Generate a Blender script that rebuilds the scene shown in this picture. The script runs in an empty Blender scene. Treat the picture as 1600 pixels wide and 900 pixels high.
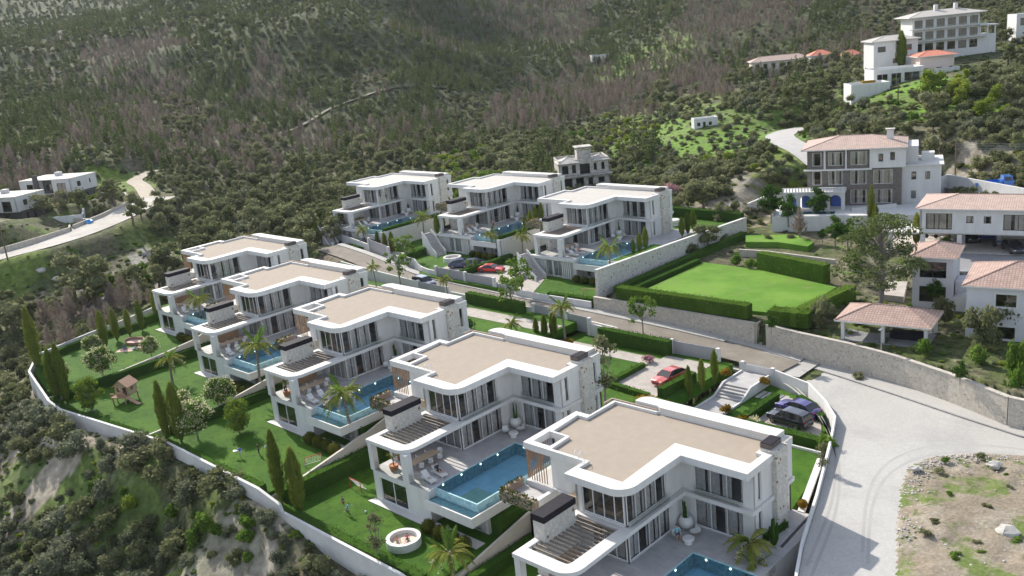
import bpy, bmesh, math, random
import numpy as np
from mathutils import Vector, Matrix, geometry
R = math.radians
S2 = 2 ** -.5
# ------------------------------------------------------------------ camera, world, sun, exposure
sc = bpy.context.scene
COL = sc.collection
CAMZ = 46.0
PIT, ROLL, FPX = 15.6678, 5.7594, 1454.79
cam = bpy.data.cameras.new('camera'); camo = bpy.data.objects.new('camera', cam); COL.objects.link(camo)
cam.sensor_width = 36.0; cam.lens = 36.0 * FPX / 1600; cam.clip_start = 1; cam.clip_end = 6000
camo.matrix_world = (Matrix.Translation((0, 0, CAMZ)) @ Matrix.Rotation(R(45), 4, 'Z')
                     @ Matrix.Rotation(R(90 - PIT), 4, 'X') @ Matrix.Rotation(R(-ROLL), 4, 'Z'))
sc.camera = camo
SUN = Vector((-1.37, .37, 1.0)).normalized()
w = bpy.data.worlds.new('World'); sc.world = w; w.use_nodes = True
nt = w.node_tree; bg = nt.nodes['Background']; sky = nt.nodes.new('ShaderNodeTexSky')
sky.sky_type = 'NISHITA'; sky.sun_disc = False
sky.sun_elevation = math.asin(SUN.z); sky.sun_rotation = math.atan2(SUN.x, SUN.y)
sky.altitude = 100; sky.air_density = 1.0; sky.dust_density = 1.2; sky.ozone_density = 1.0
hs_ = nt.nodes.new('ShaderNodeHueSaturation'); hs_.inputs['Saturation'].default_value = .6; nt.links.new(sky.outputs[0], hs_.inputs['Color']); nt.links.new(hs_.outputs[0], bg.inputs[0]); bg.inputs[1].default_value = 0.15
sun = bpy.data.lights.new('sun', 'SUN'); sun.energy = 3.8; sun.angle = R(.55); sun.color = (1, .94, .84)
suno = bpy.data.objects.new('sun', sun); COL.objects.link(suno)
suno.rotation_euler = SUN.to_track_quat('Z', 'Y').to_euler(); suno.location = (-60, 60, 120)
vs = sc.view_settings; vs.view_transform = 'Standard'; vs.look = 'None'; vs.gamma = 1; vs.use_curve_mapping = False
vs.exposure = 0.8
sc.cycles.max_bounces = 6; sc.cycles.diffuse_bounces = 3; sc.cycles.glossy_bounces = 3
sc.cycles.transparent_max_bounces = 10; sc.cycles.transmission_bounces = 3; sc.cycles.volume_bounces = 0
sc.cycles.caustics_reflective = False; sc.cycles.caustics_refractive = False
try: sc.cycles.use_denoising = True
except Exception: pass
rng = np.random.default_rng(7); random.seed(7)

# ------------------------------------------------------------------ pixel <-> world helpers (to read the site plan off the survey view)
_cp, _sp = math.cos(R(PIT)), math.sin(R(PIT)); _cr, _sr = math.cos(R(-ROLL)), math.sin(R(-ROLL))
def ray(px, py):
    a, b = px - 800, py - 450
    u = (_cr * a + _sr * b) / FPX; v = -(-_sr * a + _cr * b) / FPX
    x, y, z = u, _cp + v * _sp, -_sp + v * _cp
    return (x - y) * S2, (x + y) * S2, z
def U(px, py, z=None, d=None):
    r = ray(px, py)
    t = (z - CAMZ) / r[2] if z is not None else d / math.hypot(r[0], r[1])
    return Vector((r[0] * t, r[1] * t, CAMZ + r[2] * t))
def pix(X, Y, Z):
    x = (X + Y) * S2; y = (Y - X) * S2; z = Z - CAMZ
    d = y * _cp - z * _sp; up = y * _sp + z * _cp
    u = FPX * x / d; v = -FPX * up / d
    return 800 + _cr * u - _sr * v, 450 + _sr * u + _cr * v, d

# ------------------------------------------------------------------ materials
def nd(nt, t, **k):
    n = nt.nodes.new(t)
    for a, b in k.items(): setattr(n, a, b)
    return n
def ramp(nt, stops):
    r = nd(nt, 'ShaderNodeValToRGB'); e = r.color_ramp.elements
    while len(e) < len(stops): e.new(.5)
    for el, (p, c) in zip(e, stops): el.position = p; el.color = (*c, 1)
    return r
MC = {}
def mat(name, c, rough=.7, var=.12, scale=1.5, c2=None, bump=0, bscale=None, metal=0, spec=.4, coat=0, coords='Object', detail=5, emit=None, stretch=1):
    """solid colour broken by two octaves of noise (worn paint, dust, weathering)"""
    if name in MC: return MC[name]
    m = bpy.data.materials.new(name); m.use_nodes = True; MC[name] = m
    nt = m.node_tree; b = nt.nodes['Principled BSDF']; L = nt.links.new
    b.inputs['Roughness'].default_value = rough; b.inputs['Metallic'].default_value = metal
    b.inputs['Specular IOR Level'].default_value = spec; b.inputs['Coat Weight'].default_value = coat
    tc = nd(nt, 'ShaderNodeTexCoord'); no = nd(nt, 'ShaderNodeTexNoise')
    no.inputs['Scale'].default_value = scale; no.inputs['Detail'].default_value = detail; no.inputs['Roughness'].default_value = .65
    if stretch != 1:
        mpp = nd(nt, 'ShaderNodeMapping'); mpp.inputs['Scale'].default_value = (1, 1, stretch); L(tc.outputs[coords], mpp.inputs[0]); L(mpp.outputs[0], no.inputs['Vector'])
    else: L(tc.outputs[coords], no.inputs['Vector'])
    lo = tuple(x * (1 - var) for x in c); hi = tuple(min(1, x * (1 + var)) for x in (c2 or c))
    r = ramp(nt, [(.3, lo), (.7, hi)]); L(no.outputs['Fac'], r.inputs[0]); L(r.outputs[0], b.inputs['Base Color'])
    if bump:
        n2 = nd(nt, 'ShaderNodeTexNoise'); n2.inputs['Scale'].default_value = bscale or scale * 8; n2.inputs['Detail'].default_value = 4
        L(tc.outputs[coords], n2.inputs['Vector'])
        bu = nd(nt, 'ShaderNodeBump'); bu.inputs['Strength'].default_value = bump; bu.inputs['Distance'].default_value = .05
        L(n2.outputs['Fac'], bu.inputs['Height']); L(bu.outputs[0], b.inputs['Normal'])
    if emit:
        b.inputs['Emission Color'].default_value = (*emit[:3], 1); b.inputs['Emission Strength'].default_value = emit[3]
    return m
def mat_leaf(name, stops, trans=.42, wscale=.6, rough=.6):
    """foliage: hue from the plant's own random number, a noise patch and each leaf's own random value"""
    m = bpy.data.materials.new(name); m.use_nodes = True; MC[name] = m
    nt = m.node_tree; L = nt.links.new; nt.nodes.remove(nt.nodes['Principled BSDF']); out = nt.nodes['Material Output']
    oi = nd(nt, 'ShaderNodeObjectInfo'); at = nd(nt, 'ShaderNodeAttribute', attribute_name='lv')
    tc = nd(nt, 'ShaderNodeTexCoord'); no = nd(nt, 'ShaderNodeTexNoise'); no.inputs['Scale'].default_value = wscale
    L(tc.outputs['Object'], no.inputs['Vector'])
    a = nd(nt, 'ShaderNodeMath', operation='MULTIPLY_ADD'); a.inputs[1].default_value = .42; L(oi.outputs['Random'], a.inputs[0])
    b = nd(nt, 'ShaderNodeMath', operation='MULTIPLY'); b.inputs[1].default_value = .42; L(at.outputs['Fac'], b.inputs[0]); L(b.outputs[0], a.inputs[2])
    c = nd(nt, 'ShaderNodeMath', operation='MULTIPLY_ADD'); c.inputs[1].default_value = .5; L(no.outputs['Fac'], c.inputs[0]); L(a.outputs[0], c.inputs[2])
    d = nd(nt, 'ShaderNodeMath', operation='SUBTRACT'); L(c.outputs[0], d.inputs[0]); d.inputs[1].default_value = .17
    r = ramp(nt, stops); L(d.outputs[0], r.inputs[0])
    di = nd(nt, 'ShaderNodeBsdfDiffuse'); tr = nd(nt, 'ShaderNodeBsdfTranslucent'); mx = nd(nt, 'ShaderNodeMixShader'); mx.inputs[0].default_value = trans
    L(r.outputs[0], di.inputs[0]); L(r.outputs[0], tr.inputs[0]); L(di.outputs[0], mx.inputs[1]); L(tr.outputs[0], mx.inputs[2])
    L(mx.outputs[0], out.inputs[0]); return m
def mat_glass(name, tint=(.55, .58, .6), gloss=.9, mn=.1):
    m = bpy.data.materials.new(name); m.use_nodes = True; nt = m.node_tree; L = nt.links.new; MC[name] = m
    nt.nodes.remove(nt.nodes['Principled BSDF']); out = nt.nodes['Material Output']
    t = nd(nt, 'ShaderNodeBsdfTransparent'); t.inputs[0].default_value = (*tint, 1)
    g = nd(nt, 'ShaderNodeBsdfGlossy'); g.inputs['Roughness'].default_value = .03; g.inputs[0].default_value = (gloss, gloss, gloss, 1)
    f = nd(nt, 'ShaderNodeFresnel'); f.inputs[0].default_value = 1.5
    a = nd(nt, 'ShaderNodeMath', operation='ADD', use_clamp=True); a.inputs[1].default_value = mn; L(f.outputs[0], a.inputs[0])
    x = nd(nt, 'ShaderNodeMixShader'); L(a.outputs[0], x.inputs[0]); L(t.outputs[0], x.inputs[1]); L(g.outputs[0], x.inputs[2]); L(x.outputs[0], out.inputs[0]); return m
def mat_tiles(name, c1, c2, cm, sx, sy, mortar=.02, rough=.6, rot=0, bump=.3, var=1.0, offset=.5, coords='Object'):
    m = bpy.data.materials.new(name); m.use_nodes = True; nt = m.node_tree; L = nt.links.new; MC[name] = m
    b = nt.nodes['Principled BSDF']; b.inputs['Roughness'].default_value = rough; b.inputs['Specular IOR Level'].default_value = .3
    tc = nd(nt, 'ShaderNodeTexCoord'); mp = nd(nt, 'ShaderNodeMapping'); mp.inputs['Rotation'].default_value = (0, 0, rot)
    L(tc.outputs[coords], mp.inputs[0]); br = nd(nt, 'ShaderNodeTexBrick'); br.offset = offset
    br.inputs['Scale'].default_value = 1; br.inputs['Brick Width'].default_value = sx; br.inputs['Row Height'].default_value = sy
    br.inputs['Mortar Size'].default_value = mortar; br.inputs['Color1'].default_value = (*c1, 1); br.inputs['Color2'].default_value = (*c2, 1); br.inputs['Mortar'].default_value = (*cm, 1)
    L(mp.outputs[0], br.inputs[0])
    no = nd(nt, 'ShaderNodeTexNoise'); no.inputs['Scale'].default_value = .9; no.inputs['Detail'].default_value = 6; L(tc.outputs[coords], no.inputs['Vector'])
    hs = nd(nt, 'ShaderNodeMixRGB', blend_type='MULTIPLY'); hs.inputs[0].default_value = .5 * var
    rr = ramp(nt, [(.3, (.7, .7, .7)), (.7, (1.15, 1.12, 1.1))]); L(no.outputs['Fac'], rr.inputs[0])
    L(br.outputs[0], hs.inputs[1]); L(rr.outputs[0], hs.inputs[2]); L(hs.outputs[0], b.inputs['Base Color'])
    if bump:
        bu = nd(nt, 'ShaderNodeBump'); bu.inputs['Strength'].default_value = bump; bu.inputs['Distance'].default_value = .03; bu.invert = True
        L(br.outputs['Fac'], bu.inputs['Height']); L(bu.outputs[0], b.inputs['Normal'])
    return m
def mat_patches(name, base, patches, rough=.9, bump=.4, bscale=6, coords='Object', fine=.25):
    """ground: base colour with stacked noise-masked patches [(colour, scale, lo, hi)]"""
    m = bpy.data.materials.new(name); m.use_nodes = True; nt = m.node_tree; L = nt.links.new; MC[name] = m
    b = nt.nodes['Principled BSDF']; b.inputs['Roughness'].default_value = rough; b.inputs['Specular IOR Level'].default_value = .2
    tc = nd(nt, 'ShaderNodeTexCoord'); prev = nd(nt, 'ShaderNodeRGB'); prev.outputs[0].default_value = (*base, 1)
    for i, (c, s, lo, hi) in enumerate(patches):
        mp = nd(nt, 'ShaderNodeMapping'); mp.inputs['Location'].default_value = (13.1 * i, 7.7 * i, 0); L(tc.outputs[coords], mp.inputs[0])
        n = nd(nt, 'ShaderNodeTexNoise'); n.inputs['Scale'].default_value = s; n.inputs['Detail'].default_value = 8; n.inputs['Roughness'].default_value = .62
        L(mp.outputs[0], n.inputs['Vector']); r = nd(nt, 'ShaderNodeMapRange'); r.inputs['From Min'].default_value = lo; r.inputs['From Max'].default_value = hi
        L(n.outputs['Fac'], r.inputs[0]); x = nd(nt, 'ShaderNodeMixRGB'); L(r.outputs[0], x.inputs[0]); L(prev.outputs[0], x.inputs[1]); x.inputs[2].default_value = (*c, 1); prev = x
    n = nd(nt, 'ShaderNodeTexNoise'); n.inputs['Scale'].default_value = bscale; n.inputs['Detail'].default_value = 6; n.inputs['Roughness'].default_value = .7
    L(tc.outputs[coords], n.inputs['Vector'])
    f = nd(nt, 'ShaderNodeMixRGB', blend_type='MULTIPLY'); f.inputs[0].default_value = 1
    rr = ramp(nt, [(.3, (1 - fine,) * 3), (.7, (1 + fine,) * 3)]); L(n.outputs['Fac'], rr.inputs[0]); L(prev.outputs[0], f.inputs[1]); L(rr.outputs[0], f.inputs[2])
    L(f.outputs[0], b.inputs['Base Color'])
    bu = nd(nt, 'ShaderNodeBump'); bu.inputs['Strength'].default_value = bump; bu.inputs['Distance'].default_value = .15; L(n.outputs['Fac'], bu.inputs['Height']); L(bu.outputs[0], b.inputs['Normal'])
    return m
def mat_stone(name, base, dark, spot, sscale=1.3, thr=(.1, .16), rough=.85, vscale=3.5, mort=.75):
    """pale rubble masonry: voronoi stones with joints and scattered brown stones"""
    m = bpy.data.materials.new(name); m.use_nodes = True; nt = m.node_tree; L = nt.links.new; MC[name] = m
    b = nt.nodes['Principled BSDF']; b.inputs['Roughness'].default_value = rough; tc = nd(nt, 'ShaderNodeTexCoord')
    v = nd(nt, 'ShaderNodeTexVoronoi', feature='DISTANCE_TO_EDGE'); v.inputs['Scale'].default_value = vscale; L(tc.outputs['Object'], v.inputs['Vector'])
    vc = nd(nt, 'ShaderNodeTexVoronoi'); vc.inputs['Scale'].default_value = vscale; L(tc.outputs['Object'], vc.inputs['Vector'])
    sx = nd(nt, 'ShaderNodeSeparateColor'); L(vc.outputs['Color'], sx.inputs[0])
    tone = ramp(nt, [(0, tuple(x * .86 for x in base)), (1, tuple(min(1, x * 1.08) for x in base))]); L(sx.outputs[0], tone.inputs[0])
    jr = nd(nt, 'ShaderNodeMapRange'); jr.inputs['From Max'].default_value = .06; L(v.outputs['Distance'], jr.inputs[0])
    mj = nd(nt, 'ShaderNodeMixRGB'); mj.inputs[1].default_value = (*dark, 1); L(tone.outputs[0], mj.inputs[2])
    ma = nd(nt, 'ShaderNodeMath', operation='MULTIPLY_ADD'); L(jr.outputs[0], ma.inputs[0]); ma.inputs[1].default_value = mort; ma.inputs[2].default_value = 1 - mort; L(ma.outputs[0], mj.inputs[0])
    sv = nd(nt, 'ShaderNodeTexVoronoi'); sv.inputs['Scale'].default_value = sscale; sv.inputs['Randomness'].default_value = .8; L(tc.outputs['Object'], sv.inputs['Vector'])
    sr = nd(nt, 'ShaderNodeMapRange'); sr.inputs['From Min'].default_value = thr[0]; sr.inputs['From Max'].default_value = thr[1]; sr.inputs['To Min'].default_value = 1; sr.inputs['To Max'].default_value = 0
    L(sv.outputs['Distance'], sr.inputs[0]); ms = nd(nt, 'ShaderNodeMixRGB'); L(sr.outputs[0], ms.inputs[0]); L(mj.outputs[0], ms.inputs[1]); ms.inputs[2].default_value = (*spot, 1)
    L(ms.outputs[0], b.inputs['Base Color'])
    bu = nd(nt, 'ShaderNodeBump'); bu.inputs['Strength'].default_value = .5; bu.inputs['Distance'].default_value = .04; L(jr.outputs[0], bu.inputs['Height']); L(bu.outputs[0], b.inputs['Normal'])
    return m

WHITE = mat('white_stucco', (.62, .61, .595), .8, .075, 1.3, bump=.12, bscale=9, stretch=.25)
COPE = mat('white_coping', (.60, .58, .55), .7, .05, .5)
CREAM = mat('cream_render', (.55, .50, .44), .8, .07, .5, bump=.15, bscale=6)
GREYW = mat('grey_gate', (.36, .36, .38), .6, .05, 1)
TAN = mat('tan_gravel', (.32, .268, .215), .9, .06, 1.1, bump=.6, bscale=14)
ROOFW = mat('cream_roof', (.42, .395, .36), .8, .06, 1)
FRAME = mat('white_frame', (.72, .72, .72), .45, .02, 3)
DFRAME = mat('dark_frame', (.06, .055, .05), .5, .1, 3)
CURT = mat('grey_curtain', (.62, .61, .60), .9, .2, 3)
CURTW = mat('cream_curtain', (.70, .64, .55), .9, .15, 3)
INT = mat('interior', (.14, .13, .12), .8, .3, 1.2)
DARK = mat('dark_box', (.02, .018, .024), .75, spec=.15, var=.2) if 1 else mat('dark_box', (.025, .024, .028), .45, .2, 3)
WOOD = mat('wood', (.30, .19, .11), .6, .25, 5)
WOODL = mat('pale_wood', (.48, .36, .25), .6, .2, 5)
SLATB = mat('brown_beam', (.24, .195, .165), .6, .2, 4)
DECK = mat_tiles('terrace_tile', (.46, .445, .44), (.42, .405, .40), (.33, .32, .315), 1.2, .3, .012, .6, 0, .15)
PAVE = mat_tiles('court_paving', (.42, .385, .35), (.38, .345, .31), (.30, .27, .24), .8, .4, .02, .8, 0, .2)
POOLT = mat_tiles('pool_tile', (.34, .64, .84), (.31, .60, .81), (.46, .72, .88), 1.0, 1.0, .03, .4, 0, 0, .6, 0)
POOLS = mat_tiles('pool_step_tile', (.32, .55, .50), (.28, .50, .46), (.2, .42, .4), .6, .6, .02, .4, 0, 0, .6, 0)
AQUA = mat('aqua_tile', (.30, .52, .56), .25, .2, 3, c2=(.45, .64, .66))
GLASS = mat_glass('glass', (.90, .91, .92), .9, .04)
GLASSD = mat_glass('dark_glass', (.40, .44, .44), .9, .12)
RAILG = mat_glass('rail_glass', (.93, .96, .95), .9, .02)
STONE = mat_stone('pale_stone', (.58, .555, .51), (.40, .36, .31), (.24, .13, .07), 1.25, (.14, .19))
RUBBLE = mat_stone('rubble_wall', (.50, .455, .39), (.24, .21, .18), (.25, .21, .17), 1.7, (.05, .25), .9, 3.0, .6)
WHITEFURN = mat('white_resin', (.66, .65, .63), .4, .03, 3)
LAWN = mat_patches('lawn_grass', (.042, .115, .006), [((.068, .155, .009), .22, .4, .65), ((.022, .055, .004), 1.3, .5, .75), ((.075, .11, .018), .5, .64, .75)], .9, .6, 22, fine=.3)
LAWN2 = mat_patches('bright_lawn', (.10, .22, .02), [((.15, .28, .035), .15, .42, .6), ((.17, .22, .07), .5, .55, .75)], .9, .6, 18, fine=.2)
PEB = mat_patches('white_pebbles', (.62, .61, .62), [((.30, .29, .31), 7, .5, .6)], .8, .8, 9, fine=.25)
ASPH = mat_patches('asphalt_road', (.21, .185, .155), [((.27, .24, .20), .35, .45, .7), ((.16, .145, .125), .9, .55, .75)], .9, .3, 12, fine=.15)
PLAZA = mat_patches('pale_concrete', (.39, .375, .35), [((.44, .43, .41), .06, .4, .65), ((.30, .295, .29), .16, .5, .8)], .9, .25, 5, fine=.12)
DIRT = mat_patches('dirt', (.24, .20, .15), [((.32, .28, .225), .3, .45, .65), ((.13, .17, .05), .22, .52, .6), ((.09, .13, .03), .6, .58, .66), ((.45, .42, .38), 3.5, .68, .72)], .95, .9, 3, fine=.3)
DRIVE = mat_patches('grey_asphalt', (.24, .24, .25), [((.30, .30, .30), .2, .45, .7)], .9, .3, 6, fine=.1)
LINE = mat('road_paint', (.72, .71, .68), .7, .08, 2)
BARK = mat('bark', (.15, .115, .085), .9, .25, 6)
BARKG = mat('grey_bark', (.22, .20, .18), .9, .25, 6)
L_PINE = mat_leaf('pine_foliage', [(0, (.06, .085, .028)), (.35, (.11, .145, .05)), (.65, (.175, .215, .08)), (1, (.26, .29, .13))])
L_DRY = mat_leaf('dry_twigs', [(0, (.17, .135, .11)), (.4, (.25, .20, .165)), (.7, (.33, .275, .23)), (1, (.27, .27, .18))], .2)
L_OLIV = mat_leaf('grey_green_foliage', [(0, (.085, .10, .06)), (.4, (.15, .165, .10)), (.75, (.22, .235, .155)), (1, (.30, .30, .22))])
L_BUSH = mat_leaf('maquis_foliage', [(0, (.07, .082, .036)), (.3, (.135, .15, .07)), (.6, (.215, .225, .115)), (.85, (.285, .285, .155)), (1, (.36, .34, .21))])
L_YEL = mat_leaf('yellow_green_foliage', [(0, (.12, .18, .025)), (.5, (.20, .26, .04)), (1, (.38, .38, .07))])
L_GREEN = mat_leaf('fresh_foliage', [(0, (.05, .10, .016)), (.5, (.12, .20, .035)), (1, (.22, .30, .07))])
L_CYP = mat_leaf('cypress_foliage', [(0, (.08, .13, .02)), (.5, (.19, .24, .045)), (1, (.34, .34, .09))])
L_HEDGE = mat_leaf('hedge_foliage', [(0, (.03, .07, .014)), (.5, (.06, .12, .022)), (1, (.11, .19, .04))], .25, 1.2)
L_BLOS = mat_leaf('blossom', [(0, (.30, .32, .14)), (.4, (.62, .58, .38)), (1, (.85, .78, .58))])
L_PALM = mat_leaf('palm_frond', [(0, (.08, .13, .02)), (.5, (.22, .25, .05)), (1, (.42, .38, .12))])
L_GOLD = mat_leaf('golden_leaf', [(0, (.14, .10, .02)), (.5, (.28, .18, .03)), (1, (.42, .28, .06))])
L_BALL = mat_leaf('topiary_foliage', [(0, (.035, .05, .01)), (.5, (.09, .10, .018)), (1, (.18, .17, .03))], .25, 1.4)
L_FLOW = mat_leaf('pink_flower', [(0, (.25, .12, .14)), (.5, (.5, .28, .32)), (1, (.7, .55, .55))])

# ------------------------------------------------------------------ mesh builder
class MB:
    def __init__(s): s.v = []; s.f = []; s.m = []; s.mats = []; s.lv = []
    def mi(s, m):
        if m not in s.mats: s.mats.append(m)
        return s.mats.index(m)
    def add(s, vs, fs, m, lv=.5):
        o = len(s.v); i = s.mi(m); s.v.extend(vs)
        for f in fs: s.f.append([o + k for k in f]); s.m.append(i); s.lv.append(lv)
        return s
    def box(s, x0, x1, y0, y1, z0, z1, m, M=None):
        vs = [(x, y, z) for z in (z0, z1) for x, y in ((x0, y0), (x1, y0), (x1, y1), (x0, y1))]
        if M: vs = [tuple(M @ Vector(p)) for p in vs]
        return s.add(vs, [(3, 2, 1, 0), (4, 5, 6, 7), (0, 1, 5, 4), (1, 2, 6, 5), (2, 3, 7, 6), (3, 0, 4, 7)], m)
    def prism(s, P, z0, z1, m, top=None, holes=(), bottom=True):
        """polygon P (with holes) extruded; z0/z1 numbers or callables of (x, y)"""
        def area(q): return sum(q[i][0] * q[(i + 1) % len(q)][1] - q[(i + 1) % len(q)][0] * q[i][1] for i in range(len(q)))
        P = list(P) if area(P) > 0 else list(P)[::-1]
        H = [list(h) if area(h) < 0 else list(h)[::-1] for h in holes]
        Z0 = z0 if callable(z0) else (lambda x, y: z0); Z1 = z1 if callable(z1) else (lambda x, y: z1)
        loops = [P] + H; flat = [p for q in loops for p in q]; n = len(flat)
        tri = geometry.tessellate_polygon([[Vector((p[0], p[1], 0)) for p in q] for q in loops])
        top_f = []
        for t in tri:
            a, b, c = (flat[k] for k in t)
            if (b[0] - a[0]) * (c[1] - a[1]) - (b[1] - a[1]) * (c[0] - a[0]) < 0: t = (t[0], t[2], t[1])
            top_f.append(tuple(t))
        vt = [(p[0], p[1], Z1(*p[:2])) for p in flat]; vb = [(p[0], p[1], Z0(*p[:2])) for p in flat]
        s.add(vt, top_f, top or m)
        if bottom: s.add(vb, [t[::-1] for t in top_f], m)
        o = 0; sf = []
        for q in loops:
            k = len(q)
            for i in range(k):
                a, b = o + i, o + (i + 1) % k; sf.append((n + a, n + b, b, a))
            o += k
        return s.add(vt + vb, sf, m)
    def obox(s, p0, p1, t, z0, z1, m, side=0):
        """box along p0->p1, thickness t; side 0 centred, 1 to the left, -1 to the right"""
        d = Vector((p1[0] - p0[0], p1[1] - p0[1])); l = d.length
        if l < 1e-6: return s
        d /= l; n = Vector((-d.y, d.x)); a, b = (-t / 2, t / 2) if side == 0 else ((0, t) if side > 0 else (-t, 0))
        q = [(p0[0] + n.x * a, p0[1] + n.y * a), (p1[0] + n.x * a, p1[1] + n.y * a), (p1[0] + n.x * b, p1[1] + n.y * b), (p0[0] + n.x * b, p0[1] + n.y * b)]
        return s.prism(q, z0, z1, m)
    def tube(s, pts, rs, m, n=8, cap=True):
        vs = []; fs = []
        pts = [Vector(p) for p in pts]
        if not hasattr(rs, '__len__'): rs = [rs] * len(pts)
        for i, p in enumerate(pts):
            d = (pts[min(i + 1, len(pts) - 1)] - pts[max(i - 1, 0)]).normalized()
            a = d.orthogonal().normalized() if abs(d.z) < .9 else Vector((1, 0, 0)); a = (a - d * a.dot(d)).normalized(); b = d.cross(a)
            for k in range(n):
                t = 2 * math.pi * k / n; vs.append(tuple(p + (a * math.cos(t) + b * math.sin(t)) * rs[i]))
        for i in range(len(pts) - 1):
            for k in range(n):
                k2 = (k + 1) % n; fs.append((i * n + k, i * n + k2, (i + 1) * n + k2, (i + 1) * n + k))
        if cap: fs.append(tuple(range(n))[::-1]); fs.append(tuple((len(pts) - 1) * n + k for k in range(n)))
        return s.add(vs, fs, m)
    def lathe(s, prof, m, n=16, c=(0, 0, 0)):
        vs = [(c[0] + r * math.cos(2 * math.pi * k / n), c[1] + r * math.sin(2 * math.pi * k / n), c[2] + z) for r, z in prof for k in range(n)]
        fs = [(i * n + k, i * n + (k + 1) % n, (i + 1) * n + (k + 1) % n, (i + 1) * n + k) for i in range(len(prof) - 1) for k in range(n)]
        fs.append(tuple(range(n))[::-1]); fs.append(tuple((len(prof) - 1) * n + k for k in range(n)))
        return s.add(vs, fs, m)
    def blob(s, c, r, m, n=8, k=6, jit=.12, seed=0, lv=.15):
        q = random.Random(seed); vs = [(c[0], c[1], c[2] - r[2])]; fs = []
        for i in range(1, k):
            a = math.pi * i / k
            for j in range(n):
                t = 2 * math.pi * j / n; f = 1 + q.uniform(-jit, jit)
                vs.append((c[0] + r[0] * f * math.sin(a) * math.cos(t), c[1] + r[1] * f * math.sin(a) * math.sin(t), c[2] - r[2] * f * math.cos(a)))
        vs.append((c[0], c[1], c[2] + r[2])); e = len(vs) - 1
        for j in range(n):
            fs.append((0, 1 + (j + 1) % n, 1 + j)); fs.append((e, 1 + (k - 2) * n + j, 1 + (k - 2) * n + (j + 1) % n))
            for i in range(k - 2):
                fs.append((1 + i * n + j, 1 + i * n + (j + 1) % n, 1 + (i + 1) * n + (j + 1) % n, 1 + (i + 1) * n + j))
        return s.add(vs, fs, m, lv)
    def mesh(s, name, smooth=False):
        me = bpy.data.meshes.new(name); me.from_pydata([tuple(p) for p in s.v], [], s.f)
        for m in s.mats: me.materials.append(m)
        me.polygons.foreach_set('material_index', s.m)
        if smooth: me.polygons.foreach_set('use_smooth', [True] * len(s.f))
        a = me.attributes.new('lv', 'FLOAT', 'FACE'); a.data.foreach_set('value', s.lv); me.update(); return me
    def build(s, name, parent=None, loc=None, smooth=False, bevel=0):
        o = bpy.data.objects.new(name, s.mesh(name, smooth)); COL.objects.link(o)
        if parent: o.parent = parent
        if loc: o.location = loc
        if bevel:
            b = o.modifiers.new('bevel', 'BEVEL'); b.width = bevel; b.segments = 2; b.limit_method = 'ANGLE'; b.angle_limit = R(50)
        return o
def tag(o, label=None, cat=None, group=None, kind=None):
    if label: o['label'] = label
    if cat: o['category'] = cat
    if group: o['group'] = group
    if kind: o['kind'] = kind
    return o
def empty(name, loc=(0, 0, 0), rz=0, **k):
    o = bpy.data.objects.new(name, None); COL.objects.link(o); o.location = loc; o.rotation_euler.z = rz
    o.empty_display_size = .3
    return tag(o, **k)
def copy_tree(o, parent=None):
    c = o.copy(); COL.objects.link(c); c.parent = parent
    for ch in CH.get(o.name, ()) or [x for x in o.children]: copy_tree(ch, c)
    return c
CH = {}
def dup(o, loc, rz=None, s=None, **k):
    c = copy_tree(o); c.location = loc
    if rz is not None: c.rotation_euler.z = rz
    if s is not None: c.scale = (s, s, s) if not hasattr(s, '__len__') else s
    return tag(c, **k)
def struct(name, mb): return tag(mb.build(name), kind='structure')
# ------------------------------------------------------------------ site: levels and plots read off the photograph
VIL = {'A': (-34.53, 58.33, 3.72), 'B': (-58.67, 63.08, 5.38), 'C': (-82.5, 66.7, 6.89), 'D': (-107.5, 70.6, 6.93), 'E': (-132.2, 77.05, 7.47),
       'F': (-144, 121.8, 10.5), 'G': (-115.1, 124.5, 10.9), 'H': (-88.95, 121.6, 10.1)}
# terrain control points: pixel + (z or horizontal distance)
TZ = [(0, 900, -8), (250, 900, -6), (450, 900, -3.5), (600, 905, -1.5), (800, 1000, -3), (1200, 1100, -1), (0, 700, -3), (0, 600, -1), (0, 500, 2.5), (-200, 700, -4), (-200, 500, 2), (-200, 1000, -10),
      (30, 600, 2.2), (150, 500, 4), (100, 450, 5.5), (200, 420, 7), (100, 560, 3.2),
      (0, 405, 11), (100, 375, 12.4), (170, 345, 13.4), (230, 310, 14.5), (-150, 430, 10), (0, 330, 14), (60, 345, 14.2), (150, 300, 15), (300, 300, 13), (250, 280, 16), (260, 370, 9), (330, 340, 8.5), (330, 420, 6.5), (0, 430, 8), (100, 410, 8.5), (200, 375, 9.5),
      (420, 330, 8), (500, 300, 8.5), (700, 270, 10), (850, 280, 10), (480, 360, 7.5),
      (1350, 700, 4.5), (1300, 620, 4.6), (1500, 660, 4.6), (1600, 680, 4.6), (1280, 850, 4.2), (1350, 900, 4.2), (1500, 800, 4.5), (1600, 760, 4.8), (1600, 900, 4.6), (1900, 700, 5), (1900, 1000, 5), (1500, 1100, 4),
      (1100, 548, 5.2), (1200, 557, 5.), (1400, 600, 4.9), (1600, 660, 4.8),
      (1250, 545, 7.0), (1400, 540, 7.6), (1600, 600, 7.5), (1560, 525, 8), (1500, 480, 8.3), (1350, 470, 8.5), (1180, 470, 8.3), (1150, 430, 8.5), (1250, 400, 8.4), (1250, 370, 8.5), (1500, 400, 8.9), (1600, 410, 8.9),
      (1080, 330, 10.6), (1150, 325, 9.5), (1180, 340, 8.6), (1300, 350, 8.6), (1440, 296, 11.3), (1560, 300, 12.5), (1500, 290, 12), (1600, 330, 10), (1800, 350, 10)]
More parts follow.
